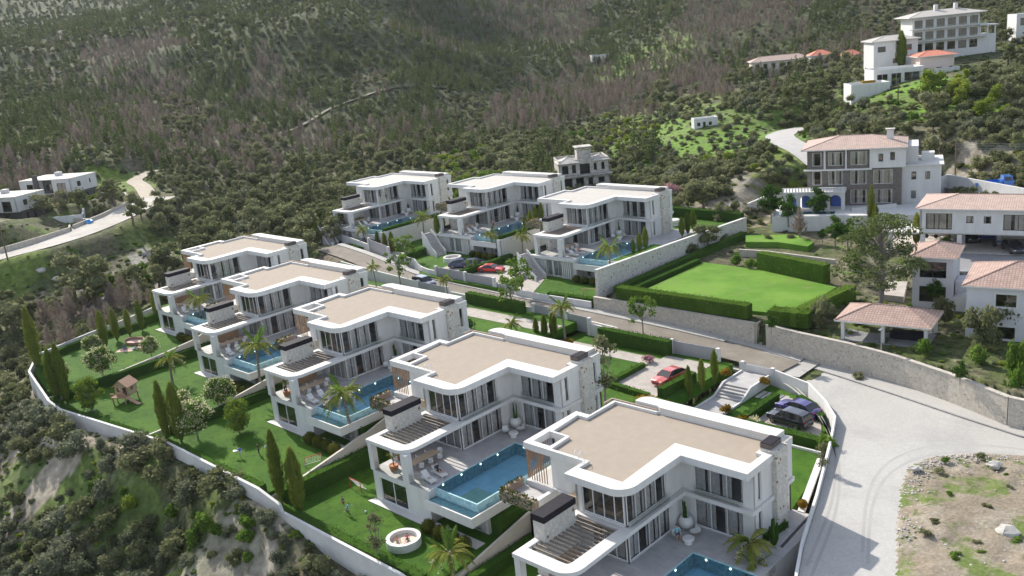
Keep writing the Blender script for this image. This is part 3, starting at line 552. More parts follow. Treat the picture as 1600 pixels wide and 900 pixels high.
# ------------------------------------------------------------------ the villa (local frame: x along the wing, y away from the gardens, z=0 on the terrace)
def make_villa(kind):
    back = kind == 'back'
    root = empty('villa'); rd = random.Random(3)
    # podium with the garden room
    m = MB(); B0 = -3.45 if not back else -3.5
    wall(m, (-11.8, -14.5), (-3.52, -14.5), B0, -.06, .3, [(.9, 4.9, -3.2, -.65)] if not back else [(1.4, 3.2, -3.3, -.7), (3.5, 5.3, -3.3, -.7)], WHITE)
    wall(m, (-3.52, -14.2), (-3.52, -12.9), B0, -.06, .3, [], WHITE)
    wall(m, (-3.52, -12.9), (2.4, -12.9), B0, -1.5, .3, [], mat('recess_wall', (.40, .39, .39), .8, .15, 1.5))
    wall(m, (2.4, -12.9), (2.4, 7.8), B0, -1.5, .3, [], WHITE)
    wall(m, (2.4, -2.35), (2.4, 7.8), -1.5, -.06, .3, [], WHITE)
    wall(m, (-19.1, 7.8), (-19.1, -5.3), B0, -.06, .3, [], WHITE); wall(m, (-19.1, -5.3), (-12.1, -5.3), B0, -.06, .3, [], WHITE)
    wall(m, (-11.8, -5.3), (-11.8, -14.2), B0, -.06, .3, [], WHITE)
    m.build('lower_wall', root)
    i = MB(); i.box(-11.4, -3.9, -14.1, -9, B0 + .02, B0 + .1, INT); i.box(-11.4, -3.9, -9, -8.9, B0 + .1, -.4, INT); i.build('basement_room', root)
    op = (-10.9, -6.9) if not back else (-10.4, -8.6)
    window(root, (op[0], -14.5), (op[1], -14.5), -3.2 if not back else -3.3, -.65, 2, .1, gm=GLASS, curt=CURT if back else None, fw=.1, rnd=rd)
    if back:
        window(root, (-8.3, -14.5), (-6.5, -14.5), -3.3, -.7, 2, .1, gm=GLASS, curt=CURT, fw=.08, rnd=rd)
        p = MB()
        for k in range(9): p.box(-12.3 + k * .32, -12.14 + k * .32, -14.78, -14.503, B0, -.5, WHITE)
        for k in range(5): p.box(-6.2 + k * .4, -6.0 + k * .4, -14.9, -14.503, B0, -.5, WHITE)
        p.box(-12.6, -3.4, -15.1, -14.503, -.5, -.08, WHITE); p.build('pilaster_screen', root)
    if not back:
        s = MB(); s.prism([(-12.3, -15.3), (-3.9, -15.3), (-3.9, -15.35), (3.2, -15.35), (3.2, -14.2), (-3.4, -14.2), (-3.4, -14.503), (-12.1, -14.503)], -3.55, -3.3, DECK, COPE); s.build('garden_step', root)
    # terrace floor (with the pool opening)
    t = MB(); t.prism([(-11.9, -14.6), (-3.7, -14.6), (-3.7, -2.45), (2.45, -2.45), (2.45, 7.9), (-19.1, 7.9), (-19.1, -5.3), (-11.9, -5.3)], -.06, 0, WHITE, DECK); t.build('terrace', root)
    # pillars
    for a, b, c, d in ((-11.95, -11.35, -14.62, -14.0), (-6.95, -6.15, -14.62, -13.9)):
        p = MB(); p.box(a, b, c, d, -3.4 if not back else 0, 2.87, WHITE) if False else p.box(a, b, c, d, .001, 2.868, WHITE); p.build('pillar', root)
    # glass balustrades
    for a, b in ((-11.35, -6.95), (-6.15, -3.75)):
        g = MB(); g.add([(a, -14.47, .02), (b, -14.47, .02), (b, -14.47, 1.02), (a, -14.47, 1.02)], [(0, 1, 2, 3)], RAILG); g.build('glass_railing', root)
    if back:
        g = MB(); g.box(-11.75, -11.73, -14, -9, .02, 1.02, RAILG); g.build('glass_railing', root)
    # pergola canopy and first-floor slab in one piece
    OUT = [(-12.03, -14.7)] + arc(-7.75, -13.1, 1.6, -90, 0) + [(-6.3, -6), (-6.35, .6), (.06, .6), (.06, 3.9), (-.1, 7.82), (-18.9, 7.82), (-19.2, 2.4), (-19.2, -5.2), (-12.1, -5.2)]
    HOLE = [(-11.5, -13.45)] + arc(-7.75, -13.05, .4, -90, 0, 4) + [(-7.35, -7.25), (-11.5, -7.25)]
    c = MB(); c.prism(OUT, 2.87, 3.23, WHITE, COPE, [HOLE]); c.build('canopy_slab', root)
    for k in range(12):
        b = MB(); v = -13.0 + k * .5; b.box(-11.52 + (.6 if k < 2 else 0) * 0, -7.33, v, v + .09, 2.98, 3.13, SLATB); b.build('pergola_beam', root)
    # stone chimney wall with dark cap
    s = MB(); s.box(-12.1, -10.95, -12.0, -8.25, .001 if 1 else 0, 4.83, STONE); ch = s.build('stone_chimney', root)
    k = MB(); k.box(-12.2, -10.83, -12.08, -8.17, 4.83, 5.4, DARK); k.build('chimney_cap', ch, bevel=.02)
    if not back:
        s = MB(); s.box(-10.94, -10.9, -12, -8.3, 0.05, 1.2, WOOD); s.build('wood_panel', ch)
    # ground floor walls
    g = MB()
    wall(g, (-11.9, -6.8), (-6.9, -6.8), .0, 2.87, .25, [(1.3, 4.93, .04, 2.75)], WHITE)
    wall(g, (-6.9, -6.8), (-6.9, 1.1), .0, 2.87, .25, [(.08, 6.0, .04, 2.75)], WHITE)
    wall(g, (-6.9, 1.1), (-.15, 1.1), .0, 2.87, .25, [(1.15, 5.75, .04, 2.7)], WHITE)
    wall(g, (-.15, 1.1), (-.15, 4.1), .0, 2.87, .25, [(.75, 1.3, .25, 2.6)], WHITE)
    wall(g, (-.45, 6.0), (-.45, 7.8), .0, 2.6, .25, [(.5, 1.15, .1, 2.4)], WHITE)
    wall(g, (-.45, 7.8), (-19.1, 7.8), .0, 2.87, .25, [(6, 7.6, .04, 2.5), (11, 13, 1, 2.5)], WHITE)
    wall(g, (-19.1, 7.8), (-19.1, -5.2), .0, 2.87, .25, [(3, 4.5, .8, 2.4), (8, 9, .8, 2.4)], WHITE)
    wall(g, (-19.1, -5.2), (-12.1, -5.2), .0, 2.87, .25, [], WHITE)
    wall(g, (-12.1, -5.2), (-12.1, -8.2), 0, 2.87, .2, [], WHITE)
    g.build('ground_floor_wall', root)
    # upper floor walls
    Z0, Z1 = 3.23, 6.27
    g = MB()
    wall(g, (-12.0, -6.8), (-6.9, -6.8), Z0, Z1, .25, [(.65, 5.0, Z0 + .12, Z1 - .1)], WHITE)
    wall(g, (-6.9, -6.8), (-6.9, 1.1), Z0, Z1, .25, [(.1, 5.6, Z0 + .12, Z1 - .1)], WHITE)
    wall(g, (-6.9, 1.1), (-.15, 1.1), Z0, Z1, .25, [(1.2, 5.8, Z0 + .15, Z1 - .15)], WHITE)
    wall(g, (-.15, 1.1), (-.15, 4.1), Z0, Z1, .25, [(.75, 1.3, Z0 + .35, Z1 - .1)], WHITE)
    wall(g, (-.3, 6.0), (-.3, 7.8), 2.6, 6.9, .25, [(.45, 1.05, Z0 + .5, Z1 - .1)], WHITE)
    wall(g, (-.55, 7.8), (-18.0, 7.8), Z0, Z1, .25, [(3, 4.5, Z0 + .5, Z1 - .2), (9, 12, Z0 + .1, Z1 - .2)], WHITE)
    wall(g, (-18.6, 2.4), (-18.6, -2.0), Z0, Z1, .25, [], WHITE); wall(g, (-17.9, 7.55), (-17.9, 2.4), Z0, Z1, .25, [(1.5, 3, Z0 + .8, Z1 - .3)], WHITE)
    wall(g, (-18.6, -2.0), (-16.3, -2.0), Z0, Z1, .25, [], WHITE); wall(g, (-16.3, -2.0), (-16.3, -4.9), Z0, Z1, .25, [], WHITE); wall(g, (-16.3, -4.9), (-12.0, -4.9), Z0, Z1, .25, [], WHITE)
    wall(g, (-12.0, -4.9), (-12.0, -6.8), Z0, Z1, .25, [], WHITE)
    g.build('upper_floor_wall', root)
    # inner partitions keep the rooms from being seen straight through
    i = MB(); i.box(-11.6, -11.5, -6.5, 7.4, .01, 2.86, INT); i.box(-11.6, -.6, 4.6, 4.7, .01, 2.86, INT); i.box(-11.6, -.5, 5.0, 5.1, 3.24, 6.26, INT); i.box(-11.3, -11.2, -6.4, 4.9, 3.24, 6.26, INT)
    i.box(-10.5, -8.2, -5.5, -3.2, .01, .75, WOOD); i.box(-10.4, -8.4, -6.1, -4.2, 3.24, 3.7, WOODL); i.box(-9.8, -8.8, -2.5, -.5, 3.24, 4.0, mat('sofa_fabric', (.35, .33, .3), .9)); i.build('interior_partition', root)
    # windows
    cu = CURT
    window(root, (-10.6, -6.8), (-6.97, -6.8), .04, 2.75, 3, .1, curt=cu, rnd=rd)
    window(root, (-6.9, -6.72), (-6.9, -.8), .04, 2.75, 4, .1, curt=cu, rnd=rd)
    window(root, (-5.75, 1.1), (-1.15, 1.1), .04, 2.7, 3, .1, curt=cu, rnd=rd)
    window(root, (-11.35, -6.8), (-7.0, -6.8), Z0 + .12, Z1 - .1, 4, .1, curt=cu if back else None, rnd=rd)
    window(root, (-6.9, -6.7), (-6.9, -1.2), Z0 + .12, Z1 - .1, 4, .1, curt=cu, rnd=rd)
    window(root, (-5.7, 1.1), (-1.1, 1.1), Z0 + .15, Z1 - .15, 3, .1, curt=cu, rnd=rd)
    window(root, (-.15, 1.85), (-.15, 2.4), .25, 2.6, 1, .08, curt=cu, rnd=rd); window(root, (-.15, 1.85), (-.15, 2.4), Z0 + .35, Z1 - .1, 1, .08, curt=cu, rnd=rd)
    window(root, (-.45, 6.5), (-.45, 7.15), .1, 2.4, 1, .08, gm=GLASSD, sill=True, rnd=rd); window(root, (-.3, 6.45), (-.3, 7.05), Z0 + .5, Z1 - .1, 1, .08, gm=GLASSD, sill=True, rnd=rd)
    # low glass rails before the upper windows
    for q in (((-6.6, -6.6), (-6.6, -1.1)), ((-5.6, .82), (-1.2, .82))): g = MB(); (a, b), (c, d) = q; g.add([(a, b, Z0 + .01), (c, d, Z0 + .01), (c, d, Z0 + .7), (a, b, Z0 + .7)], [(0, 1, 2, 3)], RAILG); g.build('upper_glass_rail', root)
    # stone pier with flue cap on the end wall
    s = MB(); s.box(-1.15, .28, 4.12, 5.98, 0.001, 7.15, STONE); pr = s.build('stone_pier', root)
    k = MB(); k.box(-1.2, -.25 + .0, 4.2, 5.9, 7.15, 7.62, DARK)
    for j in range(4): k.box(-1.24, -.21, 4.16, 5.94, 7.2 + j * .1, 7.24 + j * .1, SLATB)
    k.build('flue_cap', pr)
    # roof: coping ring, sunken gravel, skylight opening, raised back strip
    RO = [(0, 0), (-6.15, 0)] + [(-6.15, -6.1)] + arc(-7.75, -6.1, 1.6, 0, -90)[1:] + [(-12.28, -7.7), (-12.28, -5.12), (-19.25, -5.12), (-19.45, 2.5), (-17.8, 2.5), (-17.95, 6.62), (-13.0, 6.62), (-13.0, 7.86), (-.25, 7.86), (-.25, 6.0), (0, 6.0), (0, 0)][:-1]
    RI = [(-.7, 1.68), (-7.83, 1.68), (-7.4, -6.3), (-11.9, -6.27), (-11.9, -4.8), (-16.18, -4.8), (-16.4, -2.05), (-18.45, -1.95), (-18.75, 1.85), (-17.6, 1.85), (-17.6, 6.15), (-12.9, 6.15), (-12.8, 6.4), (-1.3, 6.4), (-1.3, 3.6), (-.7, 3.6)]
    if back: RI = [(-.5, 1.2), (-7.3, 1.2), (-7.0, -6.6), (-11.9, -6.6), (-11.9, -4.6), (-18.8, -4.6), (-19.0, 2.1), (-17.4, 2.1), (-17.6, 6.3), (-1.3, 6.6), (-1.3, 3.6), (-.5, 3.6)]
    SK = [(-18.6, -4.47), (-18.7, -2.2), (-16.7, -2.2), (-16.62, -4.47)]
    holes = [RI] + ([SK] if not back else [])
    r = MB(); r.prism(RO, 6.27, 6.9, WHITE, COPE, holes, bottom=True); rf = r.build('roof', root)
    r = MB(); r.prism([(x * .9995 - .002, y * .9995) for x, y in RI], 6.3, 6.62 if not back else 6.66, WHITE, TAN if not back else ROOFW, []); r.build('roof_gravel' if not back else 'roof_deck', rf)
    r = MB(); r.prism(arc(-14.6, 7.1, 1.0, 90, 180, 6) + [(-15.6, 6.65), (-13.0, 6.65), (-12.7, 6.42), (-1.0, 6.42), (-1.0, 7.9), (-13, 7.9), (-13.6, 8.1)][:-2] + [(-13.5, 8.05)], 6.86, 7.3, COPE, COPE); r.build('entrance_canopy', rf)
    if not back:
        r = MB(); r.prism([(-18.3, 6.55), (-18.3, 5.2), (-18.15, 5.2), (-18.15, 6.4), (-13, 6.4), (-13, 6.55)], 6.85, 7.02, mat('planter_stone', (.33, .25, .2), .8)); r.build('roof_planter', rf)
        r = MB(); r.tube([(-12.6, -5.4, 6.9), (-12.6, -5.4, 7.5), (-12.6, -5.1, 7.7), (-12.6, -4.8, 7.5), (-12.6, -4.8, 6.9)], .03, FRAME, 6); r.tube([(-13.1, -5.4, 6.9), (-13.1, -5.4, 7.5), (-13.1, -5.1, 7.7), (-13.1, -4.8, 7.5), (-13.1, -4.8, 6.9)], .03, FRAME, 6); r.build('roof_ladder', rf)
    # planter balcony with ivy, slat screen below the skylight
    PL = mat('planter_stone', (.33, .25, .2), .8)
    p = MB(); p.box(-19.9, -15.6, -8.0, -5.203, 2.3, 2.6, PL); p.box(-19.9, -19.5, -8.0, -5.203, 2.6, 3.35, PL); p.box(-19.497, -15.6, -8.0, -7.6, 2.6, 3.35, PL); p.box(-16.0, -15.6, -7.597, -5.203, 2.6, 3.35, WHITE); p.box(-19.497, -16.003, -7.597, -5.203, 2.6, 2.7, DECK); pb = p.build('planter_balcony', root)
    v = MB(); ivy(v, 260, -19.9, -15.6, -8.12, -8.0, 2.2, 3.4, .2); ivy(v, 160, -20.02, -19.9, -8, -5.2, 2.3, 3.4, .2); ivy(v, 200, -19.9, -15.6, -8.0, -7.6, 3.3, 3.6, .2, L_BALL); ivy(v, 120, -19.9, -19.5, -8.0, -5.2, 3.3, 3.6, .2, L_BALL); v.build('ivy', pb)
    p = MB(); p.box(-13.3, -12.35, -6.3, -5.3, 3.23, 4.0, WOODL); p.build('planter_box', root)
    if not back:
        s = MB()
        for k in range(12): s.box(-19.1, -19.03, -5.05 + k * .26, -4.99 + k * .26, 3.4, 6.265, WOOD)
        for k in range(8): s.box(-18.9 + k * .3, -18.84 + k * .3, -5.1, -5.03, 3.4, 6.265, WOOD)
        s.build('slat_screen', root)
    # recess under the pool basin: ivy
    v = MB(); ivy(v, 160, -2.6, -1.9, -13.0, -12.93, -3.0, -1.4, .18); ivy(v, 200, .2, 1.6, -13.0, -12.93, -3.2, -1.4, .18); v.build('ivy', root)
    return root
def make_pool(back):
    """infinity pool: basin, water, overflow trough"""
    o = empty('swimming_pool')
    b = MB(); x0, x1, y0, y1 = -3.6, 2.0, -13.55, -2.6; zb = -1.25
    b.box(x0 - .1, x1 + .12, y0 - .1, y1 + .1, zb - .2, zb, POOLT)
    b.box(x0 - .097, x0, y0, y1, zb, -.003, AQUA); b.box(x0 - .097, x1 + .1, y1, y1 + .147, zb, -.003, AQUA)
    b.box(x0 - .097, x1 + .15, y0 - .15, y0, zb, -.04, AQUA); b.box(x1, x1 + .147, y0, y1, zb, -.04, AQUA)
    b.box(x0 + 2.8, x1 - .003, y0 + .003, y0 + 2.6, zb + .003, -.42, POOLS)
    b.build('basin', o)
    t = MB(); t.prism([(x0 + .08, -15.05), (2.75, -15.05), (2.75, y1 + .1), (x1 + .18, y1 + .1), (x1 + .18, y0 - .18), (x0 + .08, y0 - .18)], -1.5, -.95, WHITE, AQUA)
    t.prism([(x0 + .08, -15.2), (2.9, -15.2), (2.9, y1 + .1), (2.753, y1 + .1), (2.753, -15.053), (x0 + .08, -15.053)], -1.503, -.55, WHITE, COPE)
    t.build('overflow_trough', o)
    w_ = MB(); w_.add([(x0, y0, -.07), (x1, y0, -.07), (x1, y1, -.07), (x0, y1, -.07)], [(0, 1, 2, 3)], WATER)
    w_.add([(x0 + .09, -15.04, -.85), (2.74, -15.04, -.85), (2.74, y0 - .2, -.85), (x0 + .09, y0 - .2, -.85)], [(0, 1, 2, 3)], WATER); w_.build('water', o)
    for k, (x, y) in enumerate(((x0 + .01, -12.6), (x0 + .01, -10.2), (x0 + .01, -7.6), (x0 + .01, -5.2), (-2.4, y1 - .01), (-.2, y1 - .01))):
        l = MB(); l.lathe([(0.001, -.02), (.085, -.01), (.085, .01), (.001, .02)], LAMPW, 10); lo = l.build('pool_light', o); lo.location = (x + (.02 if k < 4 else 0), y - (.02 if k > 3 else 0), -.22); lo.rotation_euler = (R(90), 0, R(90 if k < 4 else 0))
    return o
LAMPW = mat('pool_lamp', (.9, .9, .9), .4, emit=(1, .97, .9, 2.2))
def _water():
    m = bpy.data.materials.new('pool_water'); m.use_nodes = True; nt = m.node_tree; L = nt.links.new; nt.nodes.remove(nt.nodes['Principled BSDF']); out = nt.nodes['Material Output']
    t = nd(nt, 'ShaderNodeBsdfTransparent'); t.inputs[0].default_value = (.84, .97, .98, 1); g = nd(nt, 'ShaderNodeBsdfGlossy'); g.inputs['Roughness'].default_value = .05
    n = nd(nt, 'ShaderNodeTexNoise'); n.inputs['Scale'].default_value = 1.6; n.inputs['Detail'].default_value = 4; tc = nd(nt, 'ShaderNodeTexCoord'); L(tc.outputs['Object'], n.inputs['Vector'])
    bu = nd(nt, 'ShaderNodeBump'); bu.inputs['Strength'].default_value = .25; bu.inputs['Distance'].default_value = .05; L(n.outputs['Fac'], bu.inputs['Height']); L(bu.outputs[0], g.inputs['Normal'])
    f = nd(nt, 'ShaderNodeFresnel'); f.inputs[0].default_value = 1.33; L(bu.outputs[0], f.inputs['Normal']); x = nd(nt, 'ShaderNodeMixShader'); L(f.outputs[0], x.inputs[0]); L(t.outputs[0], x.inputs[1]); L(g.outputs[0], x.inputs[2]); L(x.outputs[0], out.inputs[0]); return m
WATER = _water()
VLAB = {'A': 'brown-roofed white villa at the bottom, beside the wide pale concrete turning area',
        'B': 'brown-roofed white villa with a woman sunbathing by its fully visible pool',
        'C': 'brown-roofed white villa, the middle one of the five above the garden wall',
        'D': 'brown-roofed white villa, second from the left end of the front row',
        'E': 'brown-roofed white villa at the left end of the front row, beside the picnic lawn',
        'F': 'cream-roofed white villa, leftmost of the three across the estate road',
        'G': 'cream-roofed white villa, middle one of the three across the estate road',
        'H': 'white villa with cream roof next to the long sloping pale stone boundary wall'}
PLAB = {'A': 'blue pool cut off by the bottom edge, beside the seated person and cactus pot', 'B': 'blue infinity pool with pale shelf, below the sunbathing woman on a lounger',
        'C': 'blue infinity pool with one bather at its near edge, behind a flowering palm', 'D': 'blue infinity pool behind a palm, second pool from the left of the front row',
        'E': 'barely visible blue pool behind a palm, leftmost pool of the front row', 'F': 'dark blue pool with hedge along its outer edge, leftmost villa across the road',
        'G': 'dark blue pool of the middle villa across the road', 'H': 'dark blue pool behind a drooping palm, next to the sloping stone wall'}
vf = make_villa('front'); vb = make_villa('back'); pf = make_pool(0)
for k, (x, y, z) in VIL.items():
    if k == 'A': v = vf; p = pf
    elif k == 'F': v = vb; p = copy_tree(pf)
    else: v = copy_tree(vf if k < 'F' else vb); p = copy_tree(pf)
    v.location = (x, y, z); p.location = (x, y, z)
    tag(v, VLAB[k], 'villa', 'flat-roofed white villas above the garden wall' if k < 'F' else 'cream-roofed villas across the estate road'); tag(p, PLAB[k], 'swimming pool', 'villa swimming pools')
# ------------------------------------------------------------------ gardens, yards, estate walls, hedges
GZL = {'A': .34, 'B': 2.0, 'C': 3.5, 'D': 3.55, 'E': 4.07}
DIV = [-54.5, -78.6, -102.8, -127.6]
def perimY(x): return float(np.interp(x, [-139.6, -123.9, -120.7, -97.5, -56.9, -30.5], [40.4, 37.3, 37.4, 40.4, 40.4, 40.6]))
def lawn(P, z, m=LAWN, name='lawn', th=1.2): mb = MB(); mb.prism(P, z - th, z, m, bottom=False); return struct(name, mb)
bx = [-30.4] + DIV + [-152]
for k, zk in GZL.items():
    i = 'ABCDE'.index(k); x1, x0 = bx[i] - .14, bx[i + 1] + .14; Y = VIL[k][1]
    if k == 'E': P = [(-139.4, 40.9), (-127.9, 38.6), (-127.9, 66), (-149, 66), (-151.2, 60.3), (-149.5, 53.6), (-146.6, 44.6)]
    elif k == 'A': P = [(x0, 40.9), (-30.9, 40.9), (-27.3, 50.4), (-30.3, 56.5), (-31.8, 61.4), (-33, 66), (-36, Y + 7), (x0, Y + 6)]
    elif k == 'D': P = [(x0, 38.6), (-120.7, 38), (x1, perimY(x1) + .4), (x1, Y + 6), (x0, Y + 6)]
    else: P = [(x0, perimY(x0) + .4), (x1, perimY(x1) + .4), (x1, Y + 6), (x0, Y + 6)]
    lawn(P, zk)
# long perimeter wall, one thing per straight run
def wall_run(name, pts, th, m, base, label, cat='wall', cope=None, group=None, cm=None):
    """pts (x, y, ztop); base number or list"""
    mb = MB(); ob = None
    for i in range(len(pts) - 1):
        a, b = Vector(pts[i]), Vector(pts[i + 1]); n = max(1, int((b - a).length / 3)) if abs(a.z - b.z) > .01 else 1
        for k in range(n):
            p, q = a.lerp(b, k / n), a.lerp(b, (k + 1) / n); d = (q - p); d.z = 0; d.normalize(); nn = Vector((-d.y, d.x, 0)) * th / 2; bz = base if not hasattr(base, '__len__') else base[i]
            vs = [p - nn, q - nn, q + nn, p + nn]
            mb.add([(v.x, v.y, bz) for v in vs] + [tuple(v) for v in vs], [(4, 5, 6, 7), (0, 1, 5, 4), (2, 3, 7, 6)] + ([(3, 0, 4, 7)] if i + k == 0 else []) + ([(1, 2, 6, 5)] if i == len(pts) - 2 and k == n - 1 else []), m)
    if cope:
        ob = empty(name); tag(ob, label, cat, group); mb.build('wall_body', ob); c = MB()
        for a, b in zip(pts[:-1], pts[1:]):
            a, b = Vector(a), Vector(b); d = b - a; d.z = 0; d.normalize(); nn = Vector((-d.y, d.x, 0)) * (th / 2 + cope)
            vs = [a - nn, b - nn, b + nn, a + nn]; c.add([(v.x, v.y, v.z + .003) for v in vs] + [(v.x, v.y, v.z + .09) for v in vs], [(4, 5, 6, 7), (0, 1, 5, 4), (2, 3, 7, 6), (3, 0, 4, 7), (1, 2, 6, 5), (3, 2, 1, 0)], cm or COPE)
        c.build('coping', ob); return ob
    return tag(mb.build(name), label, cat, group)
WALLM = mat('weathered_white_wall', (.60, .585, .565), .85, .13, .35, bump=.15, bscale=4)
wall_run('perimeter_wall', [(-153.2, 66, 5.6), (-151.8, 60.5, 5.4), (-150.1, 53.5, 5.3), (-147.1, 44.3, 5.2), (-139.6, 40.4, 5.2), (-123.9, 37.3, 5.2), (-120.7, 37.4, 4.7), (-97.5, 40.4, 4.7), (-78.6, 40.4, 4.55), (-74.9, 40.4, 3.9), (-74.6, 40.4, 3.2), (-56.9, 40.4, 3.0), (-54.5, 40.4, 2.6), (-53, 40.4, 1.7), (-30.5, 40.6, 1.6)], .3, WALLM, -3.5,
         'long white rendered wall stepping down below all the front gardens, above the scrub slope', cope=None)
DL_ = ['white curved-top wall between the two villa gardens nearest the camera', 'cream wall climbing to the pale villa with the flowering palm, behind the swing lawn', 'white garden wall beside the round green tree, between the playhouse lawn and the kite lawn', 'low white wall dividing the picnic lawn from the playhouse lawn']
DP = [[(40.5, 1.2), (45.6, 1.7), (50.5, 2.6), (53.8, 3.2), (58, 4.9), (66, 5.0)], [(40.5, 2.9), (42.7, 3.2), (45.5, 3.6), (51.1, 4.6), (52.8, 5.0), (54.2, 5.1), (60, 6.6), (72, 6.6)], [(40.5, 4.3), (49, 4.4), (55, 5.3), (57, 5.6), (63, 7.6), (78, 7.6)], [(38.3, 4.4), (45.6, 4.6), (54.9, 5.3), (60.2, 5.9), (66, 8), (84, 8)]]
for x, pr, lb in zip(DIV, DP, DL_): wall_run('garden_wall', [(x, y, z) for y, z in pr], .26, CREAM, -1.6, lb, group='walls between the front gardens')
# right-hand curved wall of the first plot
CW = [(-54.0, 90.3, 5.6), (-49.6, 90.2, 5.6), (-44.4, 88.4, 5.6), (-41, 85.2, 5.5), (-38.6, 82.3, 5.4), (-36.8, 77.6, 5.3), (-35.2, 73, 5.2), (-33.3, 67.5, 5.1), (-32.2, 64, 5.0), (-30.9, 60, 4.9), (-29.4, 56.2, 4.9), (-26.6, 50.2, 4.8), (-29.8, 41.0, 3)]
wall_run('curved_street_wall', CW, .22, WHITE, -1.6, 'smooth white curved wall between the nearest plot and the concrete turning area')
# yards
PLNT = mat('planter_stone', (.33, .25, .2))
lawn([(-78.4, 70.9), (-54.7, 70.9), (-54.7, 90.0), (-78.4, 90.4)], 5.36)
lawn([(-56.2, 64), (-54.64, 64), (-54.64, 70.9), (-56.2, 70.9)], 5.36)
lawn([(-54.4, 66.13), (-34.9, 66.13), (-36.2, 73), (-38, 77.6), (-39.6, 82.3), (-42, 85.4), (-44.8, 88.2), (-49.8, 89.9), (-54.3, 90.1)], 3.74)
for k, x0, x1, yb in (('C', -102.66, -78.75, 90.7), ('D', -127.45, -102.95, 91.3), ('E', -151, -127.75, 92)):
    Y = VIL[k][1]; lawn([(x0, Y + 7.81), (x1, Y + 7.81), (x1, yb), (x0, yb)], VIL[k][2] - .02)
lawn([(-151, 66.1), (-148.0, 66.1), (-148.0, 92), (-151, 92)], 6.0)
def pave(P, z, m=PAVE, name='paving', th=.3): mb = MB(); mb.prism(P, z - th, z, m, bottom=False); return struct(name, mb)
pave([(-63, 77.2), (-56.8, 77.2), (-56.6, 88.6), (-63, 88.6)], 5.42, name='driveway')
pave([(-78, 84.9), (-63.01, 84.9), (-63.01, 87.2), (-78, 87.2)], 5.41); pave([(-102, 85.2), (-79.2, 85.0), (-79.2, 88.0), (-102, 88.2)], 6.92); pave([(-127, 86.5), (-103.2, 86.2), (-103.2, 89.5), (-127, 89.5)], 6.96)
pave([(-77, 75), (-75, 75), (-75, 84.9), (-77, 84.9)], 5.41)
pave([(-46.4, 80.0), (-38.9, 80.0), (-40.2, 82.6), (-41.6, 85), (-44.0, 87.0), (-46.4, 87.6)], 3.80, name='driveway')
pave([(-53.3, 85.6), (-50.1, 85.6), (-50.1, 89.9), (-53.3, 89.9)], 4.75, DECK)
for i in range(4): pave([(-53.3, 83.8 + i * .45), (-50.1, 83.8 + i * .45), (-50.1, 84.247 + i * .45), (-53.3, 84.247 + i * .45)], 3.95 + i * .2, DECK, 'garden_step')
pave([(-53.3, 76.5), (-50.1, 76.5), (-50.1, 83.79), (-53.3, 83.79)], 3.78, DECK)
for i in range(5): x = -49.6 + i * .68; pave([(x, 85.9), (x + .5, 85.9), (x + .5, 87.9), (x, 87.9)], 3.80, DECK, 'stepping_stone')
for x in (-53.45, -50.0):
    wall_run('path_kerb', [(x, 76.5, 3.95), (x, 83.7, 3.97), (x, 85.7, 4.92), (x, 89.8, 4.94)], .2, WHITE, 3.5, 'low white kerb wall on the %s side of the stepped entrance path' % ('cypress' if x < -52 else 'parked cars'))
wall_run('retaining_wall', [(-46.6, 76.9, 4.0), (-37.5, 76.9, 4.0)], .2, WHITE, 3.2, 'low white wall behind the bright side lawn, under the hedge by the parked cars')
pave([(-37.0, 60.6), (-33.0, 60.4), (-33.35, 66.1), (-34.35, 66.1)], 3.70, PEB, 'pebble_bed'); pave([(-34.4, 66.13), (-33.8, 66.13), (-36.8, 76), (-37.4, 76)], 3.80, WHITE, 'paving_strip')
pave([(-33.0, 60.4), (-32.7, 60.3), (-33.1, 66.1), (-33.35, 66.1)], 3.72, DECK, th=.7); pave([(-35.0, 57), (-32.1, 57), (-32.1, 58), (-33.0, 60.39), (-36, 60.39)], 3.69, DECK, th=.7)
# estate road walls and gates
GATEW = mat('gate_grey_panel', (.33, .33, .35), .5, .05, 1)
def posts(name, pts, h, label, group, panels=True, pm=None, z1=None):
    o = empty(name, (pts[0][0], pts[0][1], pts[0][2])); tag(o, label, 'gate' if panels else 'wall', group); org = Vector(pts[0])
    L = [Vector(p) - org for p in pts]
    for p in L: m = MB(); m.box(p.x - .22, p.x + .22, p.y - .22, p.y + .22, p.z - .8, p.z + h + .12, WHITE); m.build('post', o)
    for a, b in zip(L[:-1], L[1:]):
        d = (b - a).normalized(); a2, b2 = a + d * .22, b - d * .22; m = MB(); n = 10
        m.obox((a2.x, a2.y), (b2.x, b2.y), .07, min(a.z, b.z) - .6, (a.z + b.z) / 2 + h, pm or GATEW)
        for k in range(n): s, e = a2.lerp(b2, (k + .06) / n), a2.lerp(b2, (k + .94) / n); m.obox((s.x, s.y), (e.x, e.y), .09, min(a.z, b.z) - .55, (a.z + b.z) / 2 + h - .06, pm or GATEW)
        m.build('panel', o)
    return o
rz = lambda x: float(np.interp(x, [-150, -139, -128, -118, -98, -80, -66, -56, -49], [8.2, 7.9, 7.5, 7.1, 6.8, 6.5, 5.9, 5.3, 5.0]))
posts('sliding_gate', [(-63.0, 89.7, 5.5), (-56.6, 89.9, 5.3)], 1.6, 'grey sliding gate behind the red coupe, on the near side of the estate road', 'gates')
posts('garden_gate', [(-53.6, 90.3, 4.6), (-49.7, 90.2, 4.5)], 1.1, 'low grey gate at the top of the stepped entrance path', 'gates')
posts('sliding_gate', [(-80.6, 90.6, 6.4), (-76.4, 90.2, 6.2)], 1.5, 'grey gate beside a flowering palm, near the paved path behind the second villa', 'gates')
posts('sliding_gate', [(-87, 90.9, 6.6), (-81.2, 90.7, 6.5)], 1.5, 'grey gate panel left of the slim roadside palm, by the three small cypresses', 'gates')
